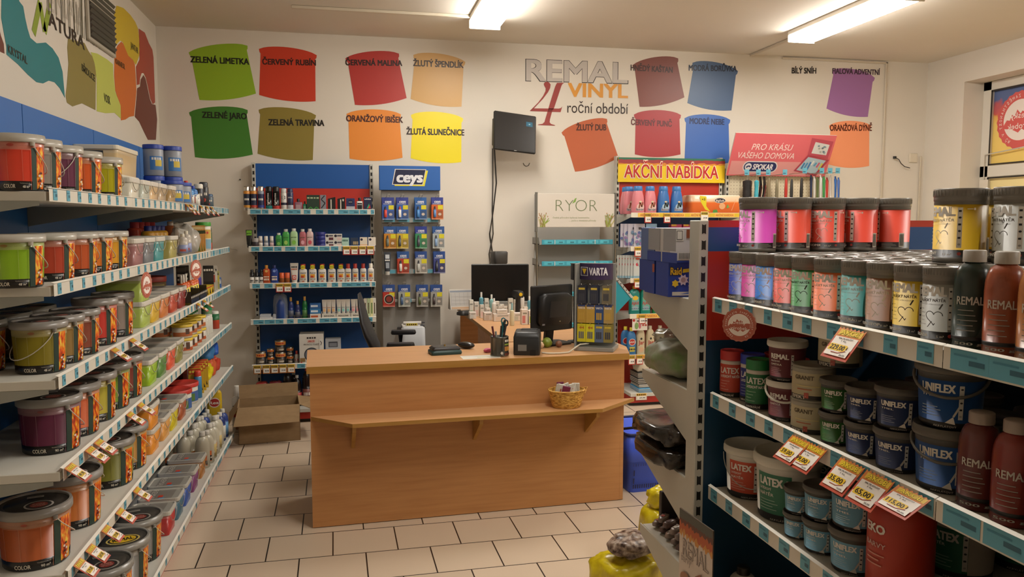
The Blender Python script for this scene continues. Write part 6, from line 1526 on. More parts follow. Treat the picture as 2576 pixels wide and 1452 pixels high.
m = MB(); m.box(-.105, .105, -.05, .05, 0, .0012, 'd8d4c8'); m.deco([('r', -.09, .08, .02, .03, 'b8b4ac'), ('r', -.02, .05, -.02, -.01, 'c8c87c')], XF((0, 0, .0012), (1, 0, 0), (0, 1, 0)))
thing('paper_sheet', 'white paper sheet at the front of the counter', 'paper', cpt(.91, .055, TZ), .05, None, None, part_list(('paper', m)))
m = blob(.05, .03, .022, 'd05c7c', 5, .2, 16, 8); thing('highlighter', 'pink highlighter cap beside the pen pot', 'marker', cpt(.985, .2, TZ), .5, None, None, part_list(('body', m)))
m = MB(); pts = [(0, 0, 0), (.03, -.03, 0), (.09, -.035, .0), (.15, -.02, .0), (.19, .02, .012), (.24, .06, .03), (.3, .08, .03)]; m.tube(pts, .0045, 'c4bca8', 8)
thing('till_cable', 'white cable looping from the receipt printer', 'cable', cpt(1.27, .075, TZ+.006), 0, None, None, part_list(('cable', m)))
for i, (u, v, c, r_, lk) in enumerate(((1.36, .28, '7c8c2c', .03, 'olive green roll'), (1.31, .25, 'c8a888', .022, 'beige sponge ball'), (1.43, .27, '8a5c44', .02, 'brown wire tangle'))):
    thing('counter_trinket', lk+' behind the till monitor stand', 'trinket', cpt(u, v, TZ), 0, None, None, part_list(('body', blob(r_*2, r_*2, r_*2, c, i, .1, 14, 8, 1))))
# battery stand
vb = cpt(1.61, .16, TZ)
o = thing('battery_stand', 'grey battery display stand with a purple header on the counter', 'display stand', vb, -.5)
m = MB(); m.box(-.1, .13, -.09, .1, 0, .024, '8a8a84', .003); m.box(-.09, .12, -.088, .09, .0245, .026, '66665f'); obj('base', m, o)
m = MB(); m.box(-.105, -.095, -.06, .075, .02, .50, '84847f', .002); m.box(-.1, .115, .07, .08, .02, .50, '84847f', .002); obj('panel', m, o)
m = MB(); pts = [(-.1+.2*t, .05-.05*sin(pi*t)*1, 0) for t in [i/10 for i in range(11)]]
m.loft([[(x, y, z) for x, y, _ in pts]+[(x, y+.002, z) for x, y, _ in pts[::-1]] for z in (.405, .50)], '3a2c4c|g', True)
class Bend:
    bend = False
    def __call__(s, u, v, e=0):
        t = u/.2
        return V((-.1+u, .05-.05*sin(pi*t)-e-.0003, .405+v))
m.deco([('r', .012, .06, .022, .074, 'c8c4c8'), ('r', .016, .056, .026, .07, '3a2c4c'), ('p', ((.02, .064), (.052, .064), (.036, .03)), 'd8b42c')], Bend(), .0004, .003)
for ch, u0, u1 in (('V', .068, .09), ('A', .088, .112), ('R', .113, .133), ('T', .132, .152), ('A', .15, .174)):
    m.deco([('t', ch, u0, .028, u1, .07, 'd8d4d8', .04)], Bend(), .0004, .0036)
obj('header', m, o)
for z in (.157, .268, .379):
    for x in (-.06, -.01, .04, .09):
        m = MB(); m.tube([(x, .07, z), (x, -.075, z), (x, -.08, z+.008)], .0018, 'c0c0bc|m', 5); obj('hook', m, o)
hz = Matrix.Rotation(-.5, 4, 'Z')
rr = random.Random(2)
for z, n_, cs in ((.374, 3, ('2a2c38', '2c3040', '6c6450')), (.263, 4, ('b08c38', 'b89440', '2c4878', 'a88c50')), (.152, 4, ('c8c024', 'd0c828', '5c6c88', '8a7c40'))):
    for i in range(n_):
        for j in range(3):
            x, y = -.064+.185*i/(n_-.4), -.05+.026*j
            p = vb+hz@V((x, y, z))
            c = cs[i]
            dc = (('t', 'VARTA', -.02, -.024, .02, -.012, 'e0dcd8', .02),) if z == .263 else (('t', '4+4', -.012, -.03, .014, -.014, 'a8402c', .03),) if c[0] in 'cd' else (('r', -.018, .018, -.024, -.012, 'c8b040'),)
            good('battery_pack', {.374: 'dark', .263: 'gold and blue', .152: 'yellow and dark'}[z]+' battery pack', 'hooked on the %s row of the battery stand' % {.374: 'upper', .263: 'middle', .152: 'lowest'}[z], 'battery pack', p, -.5, P_card(.05, .105, c, dc+(('r', -.0225, .0225, -.01, 0, '2c3c68' if z == .263 else c),)+tuple(('r', -.016+.011*q, -.008+.011*q, -.085, -.045, '5c6068' if c[0] in 'cd' else 'b8943c' if z == .263 else '3a3c44') for q in range(3))))
m = MB(); m.box(-.07, .07, -.002, .002, 0, .0, '2c9cac')
m = MB(); a, b_, c_, d_ = (0, 0, 0), (.14, 0, -.28), (0, 0, -.38), (0, 0, 0)
m.prism([(0, 0, 0), (.17, 0, -.19), (.0, 0, -.36)], (0, -1, 0), .004, '2c9cac'); m.prism([(0, -.004, .012), (.012, -.004, .012), (.185, -.004, -.185), (.17, -.004, -.19)], (0, -1, 0), .006, 'c8c4bc')
for i in range(9):
    m.lathe([(.004, -.0), (.004, .002)], '2a2826', 6, c=(0, 0)) if 0 else m.deco([('e', .012+.018*i, -.002-.0198*i, .004, .004, '2a2826', 7)], XF((0, -.0105, 0)))
m.tube([(.012, -.002, -.02), (.012, -.002, -.47)], .006, 'c8c4bc', 6); q = P(1518, 664, Y=4.52)
thing('triangle_sign', 'turquoise pointed panel with a punched white edge behind the battery stand', 'sign', (q.x, 4.5, q.z-.02), 0, None, None, part_list(('sign', m)))
m = MB(); m.rl([(.02, .03, .006, -.05), (.02, .03, .006, .05)], '17161a', 3); q = P(1428, 682, Y=4.66); m.lathe([(.008, -(q.z-TZ)), (.008, -.05)], '17161a', 8); m.lathe([(.05, -(q.z-TZ)), (.045, -(q.z-TZ)+.008)], '17161a', 12); thing('customer_screen', 'small black screen on a stalk beside the battery stand', 'device', (q.x+.03, 4.6, q.z), 0, None, None, part_list(('body', m)))
# wicker basket of sweets on the ledge
bp = cpt(1.355, -.112, .5985)
m = MB(); m.lathe([(.075, 0), (.078, .004), (.083, .02), (.095, .06), (.1, .085), (.103, .09), (.1, .095), (.095, .09), (.076, .01), (.0001, .008)], 'WICKER', 30); m.v = [(x, y*.8, z) for x, y, z in m.v]
h = MB(); h.tube([(.1*cos(t), .08*sin(t), .093) for t in [2*pi*i/28 for i in range(29)]], .005, 'WICKER', 6)
e_ = MB(); e_.tube([(.095, -.02, .07), (.112, 0, .085), (.118, 0, .1), (.1, .02, .095)], .004, 'WICKER', 6)
thing('wicker_basket', 'small oval wicker basket on the counter ledge', 'basket', bp, CA, None, None, part_list(('body', m), ('rim', h), ('handle', e_)))
rr = random.Random(6)
for i in range(9):
    a = 2*pi*i/9
    c = ('c4c0b4', 'ccc8bc', 'c8c4b8', '6c2440', 'bcb8ac', 'c8c4b8', '742848', 'c8c4bc', 'c0bcb0')[i]
    m = MB(); m.box(-.022, .022, -.004, .004, 0, .085, c, .003); m.deco([('r', -.016, .016, .03, .04, 'a8a498'), ('r', -.004, .002, .01, .06, 'a8502c')] if c[0] == 'c' else [('r', -.016, .016, .02, .05, '8a4060')], XF((0, -.0042, 0)))
    o = good('sweet_sachet', ('purple' if c[0] in '67' else 'white')+' paper sachet', 'standing in the wicker basket', 'sachet', bp+V((.052*cos(a), .035*sin(a), .035+.012*rr.random())), 0, part_list(('paper', m)))
    o.rotation_euler = (rr.uniform(-.3, .2), rr.uniform(-.35, .35), rr.uniform(-.6, .6))
# office chair behind the counter
ch = thing('office_chair', 'black office chair behind the counter, its curved back seen edge-on', 'office chair', (.33, 5.0, 0), -.1)
m = MB(); lp = []
for (x, z), w, dd in zip(((.062, 1.15), (.074, 1.08), (.092, .98), (.118, .9), (.158, .81), (.17, .7)), (.005, .016, .022, .027, .03, .03), (.1, .17, .2, .2, .18, .12)):
    lp.append([(x-.33+w*cos(t), dd*sin(t), z+(.01*cos(t) if z < 1 else 0)) for t in [2*pi*k/18 for k in range(18)]])
m.loft(lp, '15161a'); obj('backrest', m, ch)
m = MB(); m.tube([(-.17, 0, .72), (-.17, 0, .58), (-.05, 0, .52)], .02, '1a1a1c', 8); obj('back_bracket', m, ch)
m = MB(); m.rl([(.22, .22, .08, .52), (.25, .24, .1, .55), (.25, .24, .1, .59), (.22, .21, .1, .62)], '17181c', 4); obj('seat', m, ch)
m = MB(); m.lathe([(.03, .1), (.03, .52)], '2a2a2c', 12); obj('gas_column', m, ch)
for i in range(5):
    a = 2*pi*i/5; m = MB(); m.tube([(0, 0, .11), (.29*cos(a), .29*sin(a), .075)], .018, '1a1a1c', 8); s = obj('leg', m, ch)
    w_ = MB(); w_.T = Matrix.Translation((.29*cos(a), .29*sin(a), .03)) @ Matrix.Rotation(pi/2, 4, 'X'); w_.lathe([(.0001, -.02), (.03, -.02), (.03, .02), (.0001, .02)], '101012', 12); obj('caster', w_, s)
for s in (-1, 1):
    m = MB(); m.tube([(-.02, s*.24, .58), (-.02, s*.28, .62), (-.02, s*.28, .84)], .016, '1a1a1c', 8); m.rl([(.08, .03, .02, .845), (.085, .035, .02, .855), (.08, .03, .02, .872)], '1c1d20', 3, c=(.0, s*.28)); obj('armrest', m, ch)
m = MB(); m.rl([(.085, .06, .05, .0), (.09, .06, .05, .05), (.085, .055, .05, .33), (.07, .045, .04, .345)], 'b0b2b4', 4)
m.box(-.02, .02, .02, .04, .05, .06, '8a8c8e')
thing('stool', 'rounded light grey backrest just showing over the counter top', 'stool', (.425*5.62/5.3, 5.62, 0), 0, None, None, part_list(('backrest', (lambda b: (b.rl([(.085, .03, .028, .5), (.09, .035, .03, .6), (.085, .03, .028, .84), (.07, .02, .018, .85)], 'b0b2b4', 4), b)[1])(MB())), ('seat', (lambda b: (b.rl([(.17, .17, .08, .4), (.18, .18, .09, .45)], 'a0a2a4', 4, c=(0, .17)), b.box(-.02, .02, -.01, .02, .42, .55, '6a6c6e'), b)[2])(MB())), ('foot', (lambda b: (b.lathe([(.2, 0), (.19, .025), (.03, .05), (.025, .4)], '2a2a2c', 18, c=(0, .17)), b)[1])(MB()))))
# cardboard box by the wall unit
cb = thing('cardboard_box', 'open brown cardboard box on the floor below the blue-backed wall unit', 'cardboard box', (-.795, 5.79, 0), .098)
L_, D_, H_ = .43, .31, .27
m = MB()
for q in ((0, L_, 0, .004), (0, L_, D_-.004, D_), (0, .004, 0, D_), (L_-.004, L_, 0, D_)):
    m.box(q[0], q[1], q[2], q[3], 0, H_, 'CARTON')
m.box(0, L_, 0, D_, 0, .004, 'CARTON'); obj('body', m, cb)
for nm, pts in (('front', [(0, 0, H_), (L_, 0, H_), (L_-.01, -.085, H_-.11), (-.03, -.1, H_-.11)]), ('right', [(L_, .0, H_), (L_, D_, H_), (L_+.15, D_-.02, H_-.02), (L_+.14, .02, H_-.07)]), ('left', [(0, 0, H_), (0, D_, H_), (-.07, D_, H_-.1), (-.07, .0, H_-.13)]), ('back', [(0, D_, H_), (L_, D_, H_), (L_, D_+.02, H_+.10), (0, D_+.02, H_+.10)])):
    m = MB(); a, b_, c_ = V(pts[0]), V(pts[1]), V(pts[2]); m.prism(pts, (b_-a).cross(c_-a).normalized(), .004, 'CARTON'); obj('flap', m, cb)
m = MB(); m.box(-.08, .1, -.06, .06, 0, .18, 'c8c4bc', .004); thing('carton_content', 'white carton lying inside the open cardboard box', 'carton', (-.62, 5.97, .006), .1, None, None, part_list(('carton', m)))
good('sun_milk', 'lone white bottle with an orange label', 'at the far foot of the paint rack', 'bottle', (P(596, 1010, Y=6.16).x, 6.16, .0), -.1, P_bot(.075, .36, 'd2ccc0', 'd6d0c6', .04, sh=.66, nr=.45, ch=.22, cr=.5, txt=[('~', .54, .58, '2a2422'), ((.55, .5), .33, .5, 'd89a30'), ((.55, .5), .33, .4, 'a83c20'), ((.3,), .06, .12, '9a6a4c')]))
# blue shopping basket
sb = thing('shopping_basket', 'blue plastic shopping baskets nested beside the end of the counter', 'shopping basket', (1.72, 4.42, 0), .04)
for k in range(1):
    b = MB()
    lo, hi = [(.115, .15, .03, 0), (.12, .155, .03, .01)], [(.15, .2, .04, .34)]
    b.rl([(.118, .15, .03, 0), (.122, .155, .03, .01), (.135, .175, .03, .19), (.146, .192, .03, .2), (.155, .205, .035, .36), (.148, .198, .033, .36), (.125, .16, .03, .03), (.12, .15, .03, .02)], '3c5cd8', 3, True)
    for i in range(15):
        b.deco([('r', -.105+i*.014, -.098+i*.014, .03, .055, '0c1850'), ('r', -.11+i*.0155, -.105+i*.0155, .17, .187, '182a78')], XF((0, -.157-.008, 0), (1, 0, 0), (0, -.12, 1)))
    for s in (-.1, .1):
        b.deco([('r', s-.004, s+.004, .06+.05*j, .095+.05*j, '0c1850') for j in range(2)], XF((0, -.163, 0), (1, 0, 0), (0, -.12, 1)))
    obj('body', b, sb)
    r_ = MB(); r_.tube([(p[0], p[1], .365) for p in rrect(.158, .208, .04, 0, 3)+[rrect(.158, .208, .04, 0, 3)[0]]], .008, '121c50', 6); obj('rim', r_, sb)
    h = MB(); h.tube([(-.158, -.05, .36), (-.15, -.13, .385), (0, -.16, .4), (.15, -.13, .385), (.158, -.05, .36)], .008, '14131c', 6); obj('handle', h, sb)
# ---------------------------------------------------------------- goods of the low shelf unit by the window
QS = [1.338, 1.014, .692, .19]
LAST = {}
def fit(k, xl, x, r):
    """row position from the left edge seen in the photograph, never inside the neighbour before"""
    y = min(row_y(xl, x, r, -1), LAST.get(k, 9)-r*1.085, 2.425-r*1.06)
    LAST[k] = y-r*1.085
    return y
def qw(k):
    return 'on the %s shelf by the window' % LV[k]
def right(k, x, y, name, look, cat, parts, off=0, dz=0, rz=None):
    p = (x, y, QS[k]+dz)
    return good(name, look, qw(k), cat, p, face(p, off) if rz is None else rz, parts)
CH = .166
for i, (xl, r, col, cn, nm, m2, ink, tx) in enumerate(((1838, .038, '2c3c8c', 'navy blue', 'STANDARD', '11 m²', 'd8d2c8', 'REMAL'), (1868, .039, 'b03880', 'magenta', 'PLUS', '11 m²', 'd8d2c8', 'REMAL'), (1905, .041, '2c6cb8', 'bright blue', 'SUPERBÍLÝ', '11 m²', 'd8d2c8', 'REMAL'),
        (1953, .042, 'c84430', 'red', 'EKONOMIK', '10 m²', 'd8d2c8', 'REMAL'), (1990, .043, '2c7c34', 'green', 'FORTE', '11 m²', '1c2c1c', 'REMAL'), (2055, .047, 'd86428', 'orange', 'PROFI', '13 m²', 'd8d2c8', 'REMAL'), (2125, .046, '2c8c88', 'teal', 'STRUKTURA', '13 m²', 'd0d2cc', 'REMAL'),
        (2190, .045, '8a5c38', 'brown', 'FLEK-STOP', '8 m²', 'd8d2c8', 'REMAL'), (2260, .043, 'd0ac20', 'yellow', 'VAPENNÝ', '13 m²', '3c3018', 'REMAL'), (2325, .041, '98968c', 'grey', 'FASÁDA', '5 m²', '4c4a44', 'REMAL'))):
    x = RX+.014+r*1.03
    y = fit(0, xl, x, r)
    o = right(0, x, y, 'paint_can', cn+' paint can with a dark grey lid', 'paint can', P_can(r, CH, col, nm, ink, m2, -14), 0)
# rows of cans behind, lids in view
cols = ('2c3c8c', 'b03880', '2c6cb8', 'c84430', '2c7c34', 'd86428', '2c8c88', '8a5c38', 'd0ac20', '98968c')
names_ = ('navy blue', 'magenta', 'bright blue', 'red', 'green', 'orange', 'teal', 'brown', 'yellow', 'grey')
for c in range(1, 7):
    for i in range(9):
        y = 2.345-.114*i
        col = cols[(i+c*3) % 10]
        right(0, RX+.075+.108*c, y-.03*(c % 2), 'paint_can', '%s paint can of the %s row back' % (names_[(i+c*3) % 10], ORD[c]), 'paint can', P_can(.05, CH, col, 'PLUS', 'd8d2c8', '13 m²', -4))
for i, (col, cn, t) in enumerate((('b8389c', 'pink-violet', -46), ('c8402a', 'red', -50), ('c84430', 'red-orange', -4), ('c83c28', 'scarlet', -52), ('c8402c', 'vermilion', -72))):
    x = 1.312+.124*i
    p = (x, 2.335, QS[0]+CH)
    right(0, x, 2.335, 'paint_can', cn+' paint can stacked before the panel', 'paint can', P_can(.059, .176, col, 'EKONOMIK', 'dcd6cc', '10 m²', t), 0, CH)
for i, (px, x, col, cn, t, ink) in enumerate(((2416, 1.455, 'd0a81e', 'yellow', -34, '4c4020'), (2500, 1.58, 'c8a41e', 'golden yellow', -34, '4c4020'), (2572, 1.515, '9c9a90', 'pale grey', -36, '55524a'))):
    y = row_y(px, x)
    right(0, x, y, 'paint_can', cn+' paint can stacked on other cans', 'paint can', P_can(.0585, .176, col, 'VAPENNÝ', ink if i == 2 else 'd8d4c8', '13 m²', t), 0, CH)
def P_tint(body, txt, cap='a09a90', h=.205, w=.072, dark='5c5a58'):
    return P_bot(w, h, body, cap, sh=.62, nr=.52, ch=.11, cr=.6, lab=(.1, .14, '1c1a19'), txt=[((.1, .1), .0, .0, dark)]+[('REMAL', .46, .54, 'b8b0a4')]+[((.62, .2+.1*(k % 3)), .4-.05*k, .408-.05*k, '8a847a') for k in range(5)]+[('500 g', .06, .085, 'a8a294')])
for i, (xl, col, cn) in enumerate(((2392, '1c2a22', 'dark green'), (2458, '8a4428', 'rust brown'), (2532, '9c6234', 'ochre'), (2600, '7a3020', 'wine brown'))):
    x = RX+.014+.04
    y = fit(0, xl, x, .037)
    right(0, x, y, 'tint_bottle', cn+' see-through tint bottle with a pale cap', 'bottle', P_tint(col, 'REMAL'), rad(-8))
# second shelf
for i, (xl, lid, col, cn, nm) in enumerate(((1815, 'b8302c', 'b8402c', 'red', 'UNIVERZÁLNÍ'), (1860, '2438a0', '28307c', 'blue', 'VRCHNÍ'), (1888, '1c7038', '24683c', 'green', 'UNIVERZÁLNÍ'))):
    x = RX+.014+.04+(.0, .03, .0)[i]
    y = fit(1, xl, x, .038)
    right(1, x, y, 'latex_jar', cn+'-lidded paint jar', 'jar', P_jar(.038, .158, 'c8bfb2', lid, [(None, -85, 85, .02, .72, col), (None, -85, 85, .02, .13, '1c1917'), ('LATEX', -62, 36, .53, .65, 'dcd6cc'), ('LATEXOVÝ NÁTĚR', -62, 40, .44, .49, 'dcd6cc')]+[(None, -60, -60+w, .36-.06*k, .375-.06*k, mixc(col, 'd8d0c4', .5)) for k, w in enumerate((50, 38, 30, 46))]+[(nm, -60, 10, .05, .09, 'd0c8bc')], .2, 1.03))
for i in range(2):
    right(1, RX+.17, 2.3-.11*i, 'latex_jar', ('red-lidded', 'red-capped')[i]+' paint jar behind the front ones', 'jar', P_jar(.04, .158, 'b8402c', 'a82c28', [], .2, 1.03))
x = RX+.014+.058
y = fit(1, 1943, x, .056)
for j in range(2):
    right(1, x, y, 'plaster_pail', ('lower', 'upper')[j]+' white-lidded maroon pail of two', 'paint pail', P_pail(.056, .118, '70343a', 'REMAL', 'F' if j == 0 else None, 'cfc9bc', False, '6a3236', 'dcd6cc', ('PERLIČKOVÁ', 'OMÍTKA')), rad(-6), .119*j)
x = RX+.014+.06
y = fit(1, 2008, x, .058)
for j in range(3):
    right(1, x+(.06 if j == 2 else 0), y-(.03 if j == 2 else 0), 'effect_tin', ('lowest', 'middle', 'topmost')[j]+' cream and gold tin of a stack', 'tin', P_jar(.058, .094, '9a9484', '8c8678', [(None, -75, 60, .08, .8, 'b0a484'), (None, -75, 60, .02, .14, '24201c'), ('GRANIT', -50, 5, .6, .72, '4a3c24'), ('EFEKT', -60, -15, .03, .12, 'd0c8b8'), (None, -20, -8, .06, .22, 'a84838'), (None, -45, 20, .4, .43, 'c8b880'), (None, -40, 0, .3, .33, 'a85838')], .06, 1.02), rad(-4), .0945*j)
for xl, r, h, col, cn, tw in ((2080, .046, .086, '2f6228', 'green', 2), (2147, .05, .088, '24345c', 'navy', 2), (2218, .056, .1, '24345c', 'large navy', 2)):
    x = RX+.014+r*1.05
    y = fit(1, xl, x, r)
    for j in range(tw):
        right(1, x, y, 'filler_pail', ('lower ', 'upper ')[j]+cn+' filler pail', 'paint pail', P_pail(r, h, col, 'UNIFLEX'), rad(-4+(5 if j else 0)), h*j+.001*j)
x = RX+.014+.074
y = fit(1, 2308, x, .07)
for j in range(2):
    right(1, x, y, 'filler_pail', ('lower', 'upper')[j]+' big blue filler pail with a curved handle', 'paint pail', P_pail(.07, .142, '24508c', 'UNIFLEX', 'F'), rad(-4), .143*j)
for i, (xl, col, cn, h) in enumerate(((2404, '5c2420', 'dull red', .235), (2478, '7c2c24', 'red', .24), (2556, '40503c', 'grey-green', .23))):
    x = RX+.014+.045
    y = fit(1, xl, x, .04)
    right(1, x, y, 'tint_bottle', cn+' tint bottle with a grey cap', 'bottle', P_tint(col, 'REMAL', '96867a', h*.85, .08), rad(-8))
rr = random.Random(31)
for i in range(14):
    k = 1
    right(1, RX+.245+.13*(i // 5), 2.02-.2*(i % 5), 'filler_pail', 'dark pail in the shadow behind', 'paint pail', P_pail(.058, .11, ('24345c', '2f6228', '5c3434')[i % 3], 'UNIFLEX'))
# third shelf
x = RX+.014+.088
y = fit(2, 1800, x, .085)
right(2, x, y, 'latex_bucket', 'white bucket with an orange label', 'paint bucket', P_pail(.083, .17, 'b8452a', 'LATEX', 'W', 'cfcabc', False, 'd8d2c6', 'dcd6cc', ('LATEXOVÝ', 'NÁTĚR'), 78), rad(4))
x = RX+.014+.104
y = fit(2, 1897, x, .102)
right(2, x, y, 'latex_bucket', 'large white bucket with a green label', 'paint bucket', P_pail(.1, .2, '2c6c50', 'LATEX', None, 'cfcabc', False, 'd8d2c6', 'dcd6cc', ('LATEXOVÝ', 'NÁTĚR'), 70), rad(-8))
for xl, r, h, cn, xo in ((1981, .04, .073, 'small pale blue', 0), (2036, .052, .092, 'pale blue', 0), (2112, .062, .115, 'large pale blue', 0)):
    x = RX+.016+r*1.05+xo
    y = fit(2, xl, x, r)
    for j in range(2):
        right(2, x, y, 'filler_pail', ('lower ', 'upper ')[j]+cn+' filler pail', 'paint pail', P_pail(r, h, '7cb0c8', 'UNIFLEX', None, '5c5850', True, '4c4842', 'd8d4cc', ('STUKOVÝ', 'TMEL')), rad(-4+4*j), (h+.001)*j)
x = RX+.02+.08
y = fit(2, 2200, x, .076)
c = MB(); c.lathe([(.07, 0), (.076, .006), (.076, .2), (.072, .222), (.05, .245), (.03, .252), (.03, .256)], 'a8301c', 24); c.deco([('t', 'EKO', rad(-66)*.076, .165, rad(-22)*.076, .186, 'd8d2c8', .04), ('t', 'BARVY', rad(-66)*.076, .13, rad(-20)*.076, .142, 'c8a8a0', .01)]+[('r', rad(-62)*.076, rad(-62+q)*.076, .11-.012*k, .113-.012*k, 'c88878') for k, q in enumerate((40, 30, 36))]+[('r', rad(-20)*.076, rad(8)*.076, .03, .066, 'a88c80'), ('r', rad(-12)*.076, rad(0)*.076, .04, .056, '8a3428')], XF(r=.0765)); l = MB(); l.lathe([(.033, .25), (.033, .275), (.0001, .275)], 'a02c1c', 16, cap0=False)
right(2, x, y, 'paint_canister', 'tall rounded red paint canister', 'canister', part_list(('body', c), ('cap', l)), rad(-4))
for i in range(3):
    right(2, RX+.1+.16*(i % 2), 1.2-.16*i, 'paint_canister', 'dark red bottle further along', 'canister', P_tint('6a241c', 'REMAL', '96867a', .25, .13))
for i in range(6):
    right(2, RX+.345+.2*(i % 2), 2.25-.28*(i//2), 'latex_bucket', 'white bucket in the shadow behind', 'paint bucket', P_pail(.09, .18, '2c6c50', 'LATEX', None, '8c877c', False, 'b4ac9e', 'dcd6cc', ('NÁTĚR',), 70))  # lid and body greyed: the shelf's shade is put into their colour
# lowest shelf
for i, px in enumerate((1893, 1962)):
    q = (RX+.08, row_y(px, RX+.08), QS[3])
    right(3, q[0], q[1], 'primer_bottle', 'white bottle with yellow label and black neck' if i == 0 else 'white-topped yellow bottle beside it', 'bottle', P_bot(.1, .255, 'c4bcae', '201d1a' if i == 0 else 'b0a898', sh=.72, nr=.4, ch=.09, lab=(.06, .6, 'c89a28'), txt=[('REMAL', .5, .58, 'dcd6cc'), ('PENETRACE', .42, .46, 'dcd6cc'), ('HLOUBKOVÁ', .35, .39, '7c5a18')]), rad(-6))
q = (RX+.1, row_y(2475, RX+.1), QS[3])
right(3, q[0], q[1], 'primer_canister', 'mustard canister with a pale screw cap', 'canister', P_bot(.17, .285, '8c7c20', '8c8848', .1, sh=.66, nr=.28, ch=.12, cr=.3))
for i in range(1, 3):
    right(3, RX+.1, 2.28-.12*i if i < 1 else 1.8-.12*i, 'primer_bottle', 'shaded yellow-labelled bottle', 'bottle', P_bot(.1, .22, 'b0a898', 'b0a898', sh=.72, nr=.4, ch=.1, lab=(.06, .6, 'a88a28')))  # duller copy of the front bottles, shade mixed into its colours
# price flags and badge
for x, y, w, l, pr, lk, tl, k in ((2147, 829, .1, .085, '229,00', 'large AKCE price flag alone', 38, 0), (2018, 1113, .085, .08, '59,00', 'AKCE price flag half hidden by the next', 46, 1), (2054, 1130, .092, .08, '99,00', 'first whole AKCE price flag of the row', 44, 1), (2145, 1170, .092, .085, '35,00', 'middle AKCE price flag of the row', 42, 1), (2215, 1206, .095, .085, '65,00', 'AKCE price flag near the end of the row', 42, 1), (2300, 1243, .1, .07, '115,00', 'last flattened AKCE price flag of the row', 58, 1)):
    p = P(x, y, X=RX-.012)
    flag(lk.replace('AKCE', 'orange-yellow'), (RX-.014-.002*(x == 2018), p.y, (1.35, 1.026)[k]-.012), w, l, pr, 'REMAL TMEL AKRYLÁTOVÝ', -pi/2, tl, 'on the %s rail by the window' % LV[k])
p = P(1880, 775, X=RX-.02)
bd = good('rail_badge', 'round brown scalloped badge hanging by a clear strap', 'from the top rail by the window', 'badge', (RX-.045, p.y, p.z-.002), -.75, P_seal(.05))
m = MB(); pts = [(0, 0, -.005), (.02, .0, .02), (.07, -.03, .045), (.12, -.08, .04), (.15, -.12, .0)]
m.loft([[(x, y, z-.004), (x, y, z+.004)] for x, y, z in pts], 'd8d4cc|c35', True, False, False); obj('strap', m, bd)
# ---------------------------------------------------------------- goods of the end shelves
ew = 'on the %s end shelf'
E_Z = [1.337, 1.018, .704, .379]
def end(k, x, y, name, look, cat, parts, rz=0, dz=0):
    return good(name, look, ew % LV[k], cat, (x, y, E_Z[k]+dz), rz, parts)
rd = (('r', .10, .17, .02, .12, '2c50a8'), ('r', -.165, .165, .005, .018, 'c8c4bc'), ('t', 'Raid', -.174, .078, -.13, .105, '2a1c14', .07), ('t', 'Raid', -.173, .079, -.131, .104, 'e0b430', .03), ('p', ((-.128, .085), (.06, .105), (.06, .118), (-.126, .098)), 'd0b828'), ('e', -.125, .06, .014, .014, 'c8b8c8', 16, .5), ('e', -.125, .06, .009, .009, 'a88c94'), ('e', -.155, .048, .01, .01, 'd8b830', 12, .4), ('e', -.09, .045, .012, .012, 'c8b8c8', 16, .5), ('p', ((-.14, .01), (-.02, .03), (.06, .05), (.06, .03), (-.02, .012)), '3c64b8'))
for i in range(3):
    if i == 0:
        ps = P_box(.36, .115, .122, '24409c', rd)
    else:
        ps = P_box(.36, .095, .122, '24409c', (), None, (('r', .03, .05, .08, .11, 'a8502c'),))
    end(0, PX+(.115, .115, .135)[i], (2.615, 2.735, 2.84)[i], 'insecticide_carton', ('front blue carton with a burst print', 'middle blue carton', 'farthest blue carton')[i], 'carton', ps)
gr = (('r', -.165, .165, .0, .006, '24409c'), ('r', -.16, -.13, .075, .115, 'd8d4cc'), ('l', ((-.155, .08), (-.155, .11), (-.135, .11), (-.135, .08), (-.155, .08)), .002, '3a3a3c'), ('r', -.12, -.085, .085, .115, '8c4c2c'), ('r', -.15, -.095, .01, .035, 'd8d4cc'))+tuple(('r', -.147+.005*i, -.1445+.005*i, .012, .033, '2a2a2c') for i in range(10))
for i in range(2):
    end(0, PX+.115, (2.615, 2.755)[i], 'insecticide_carton', ('front pale grey printed carton on the blue ones', 'rear pale grey carton on the blue ones')[i], 'carton', P_box(.36, .135, .12, 'c6c4c4' if i == 0 else '5c74ac', gr, None, (('r', .02, .05, .085, .11, 'a8603c'), ('r', .0, .13, .0, .035, '24409c'), ('r', .01, .12, .04, .118, '9c9ea4'))), 0, .1225)
b = blob(.32, .28, .14, 'BAG', 15, .1, 34, 18, .75)
k_ = blob(.17, .12, .07, 'a8a898|c55', 9, .4, 26, 12, .8); k_.v = [(x-.03, y+.05, z+.1) for x, y, z in k_.v]
end(1, PX+.1, 2.73, 'plastic_bag', 'crumpled clear plastic bag of greenish goods', 'bag', part_list(('bag', b), ('crumpled_top', k_)))
for i in range(2):
    end(2, PX+.1, 2.72+.01*i, 'foil_pack', ('lower', 'upper')[i]+' folded black plastic sheet pack', 'pack', part_list(('pack', blob(.36, .34, .075, 'FOIL', 40+i, .08, 32, 14, .4))), .08*i, .084*i)
rr = random.Random(17)
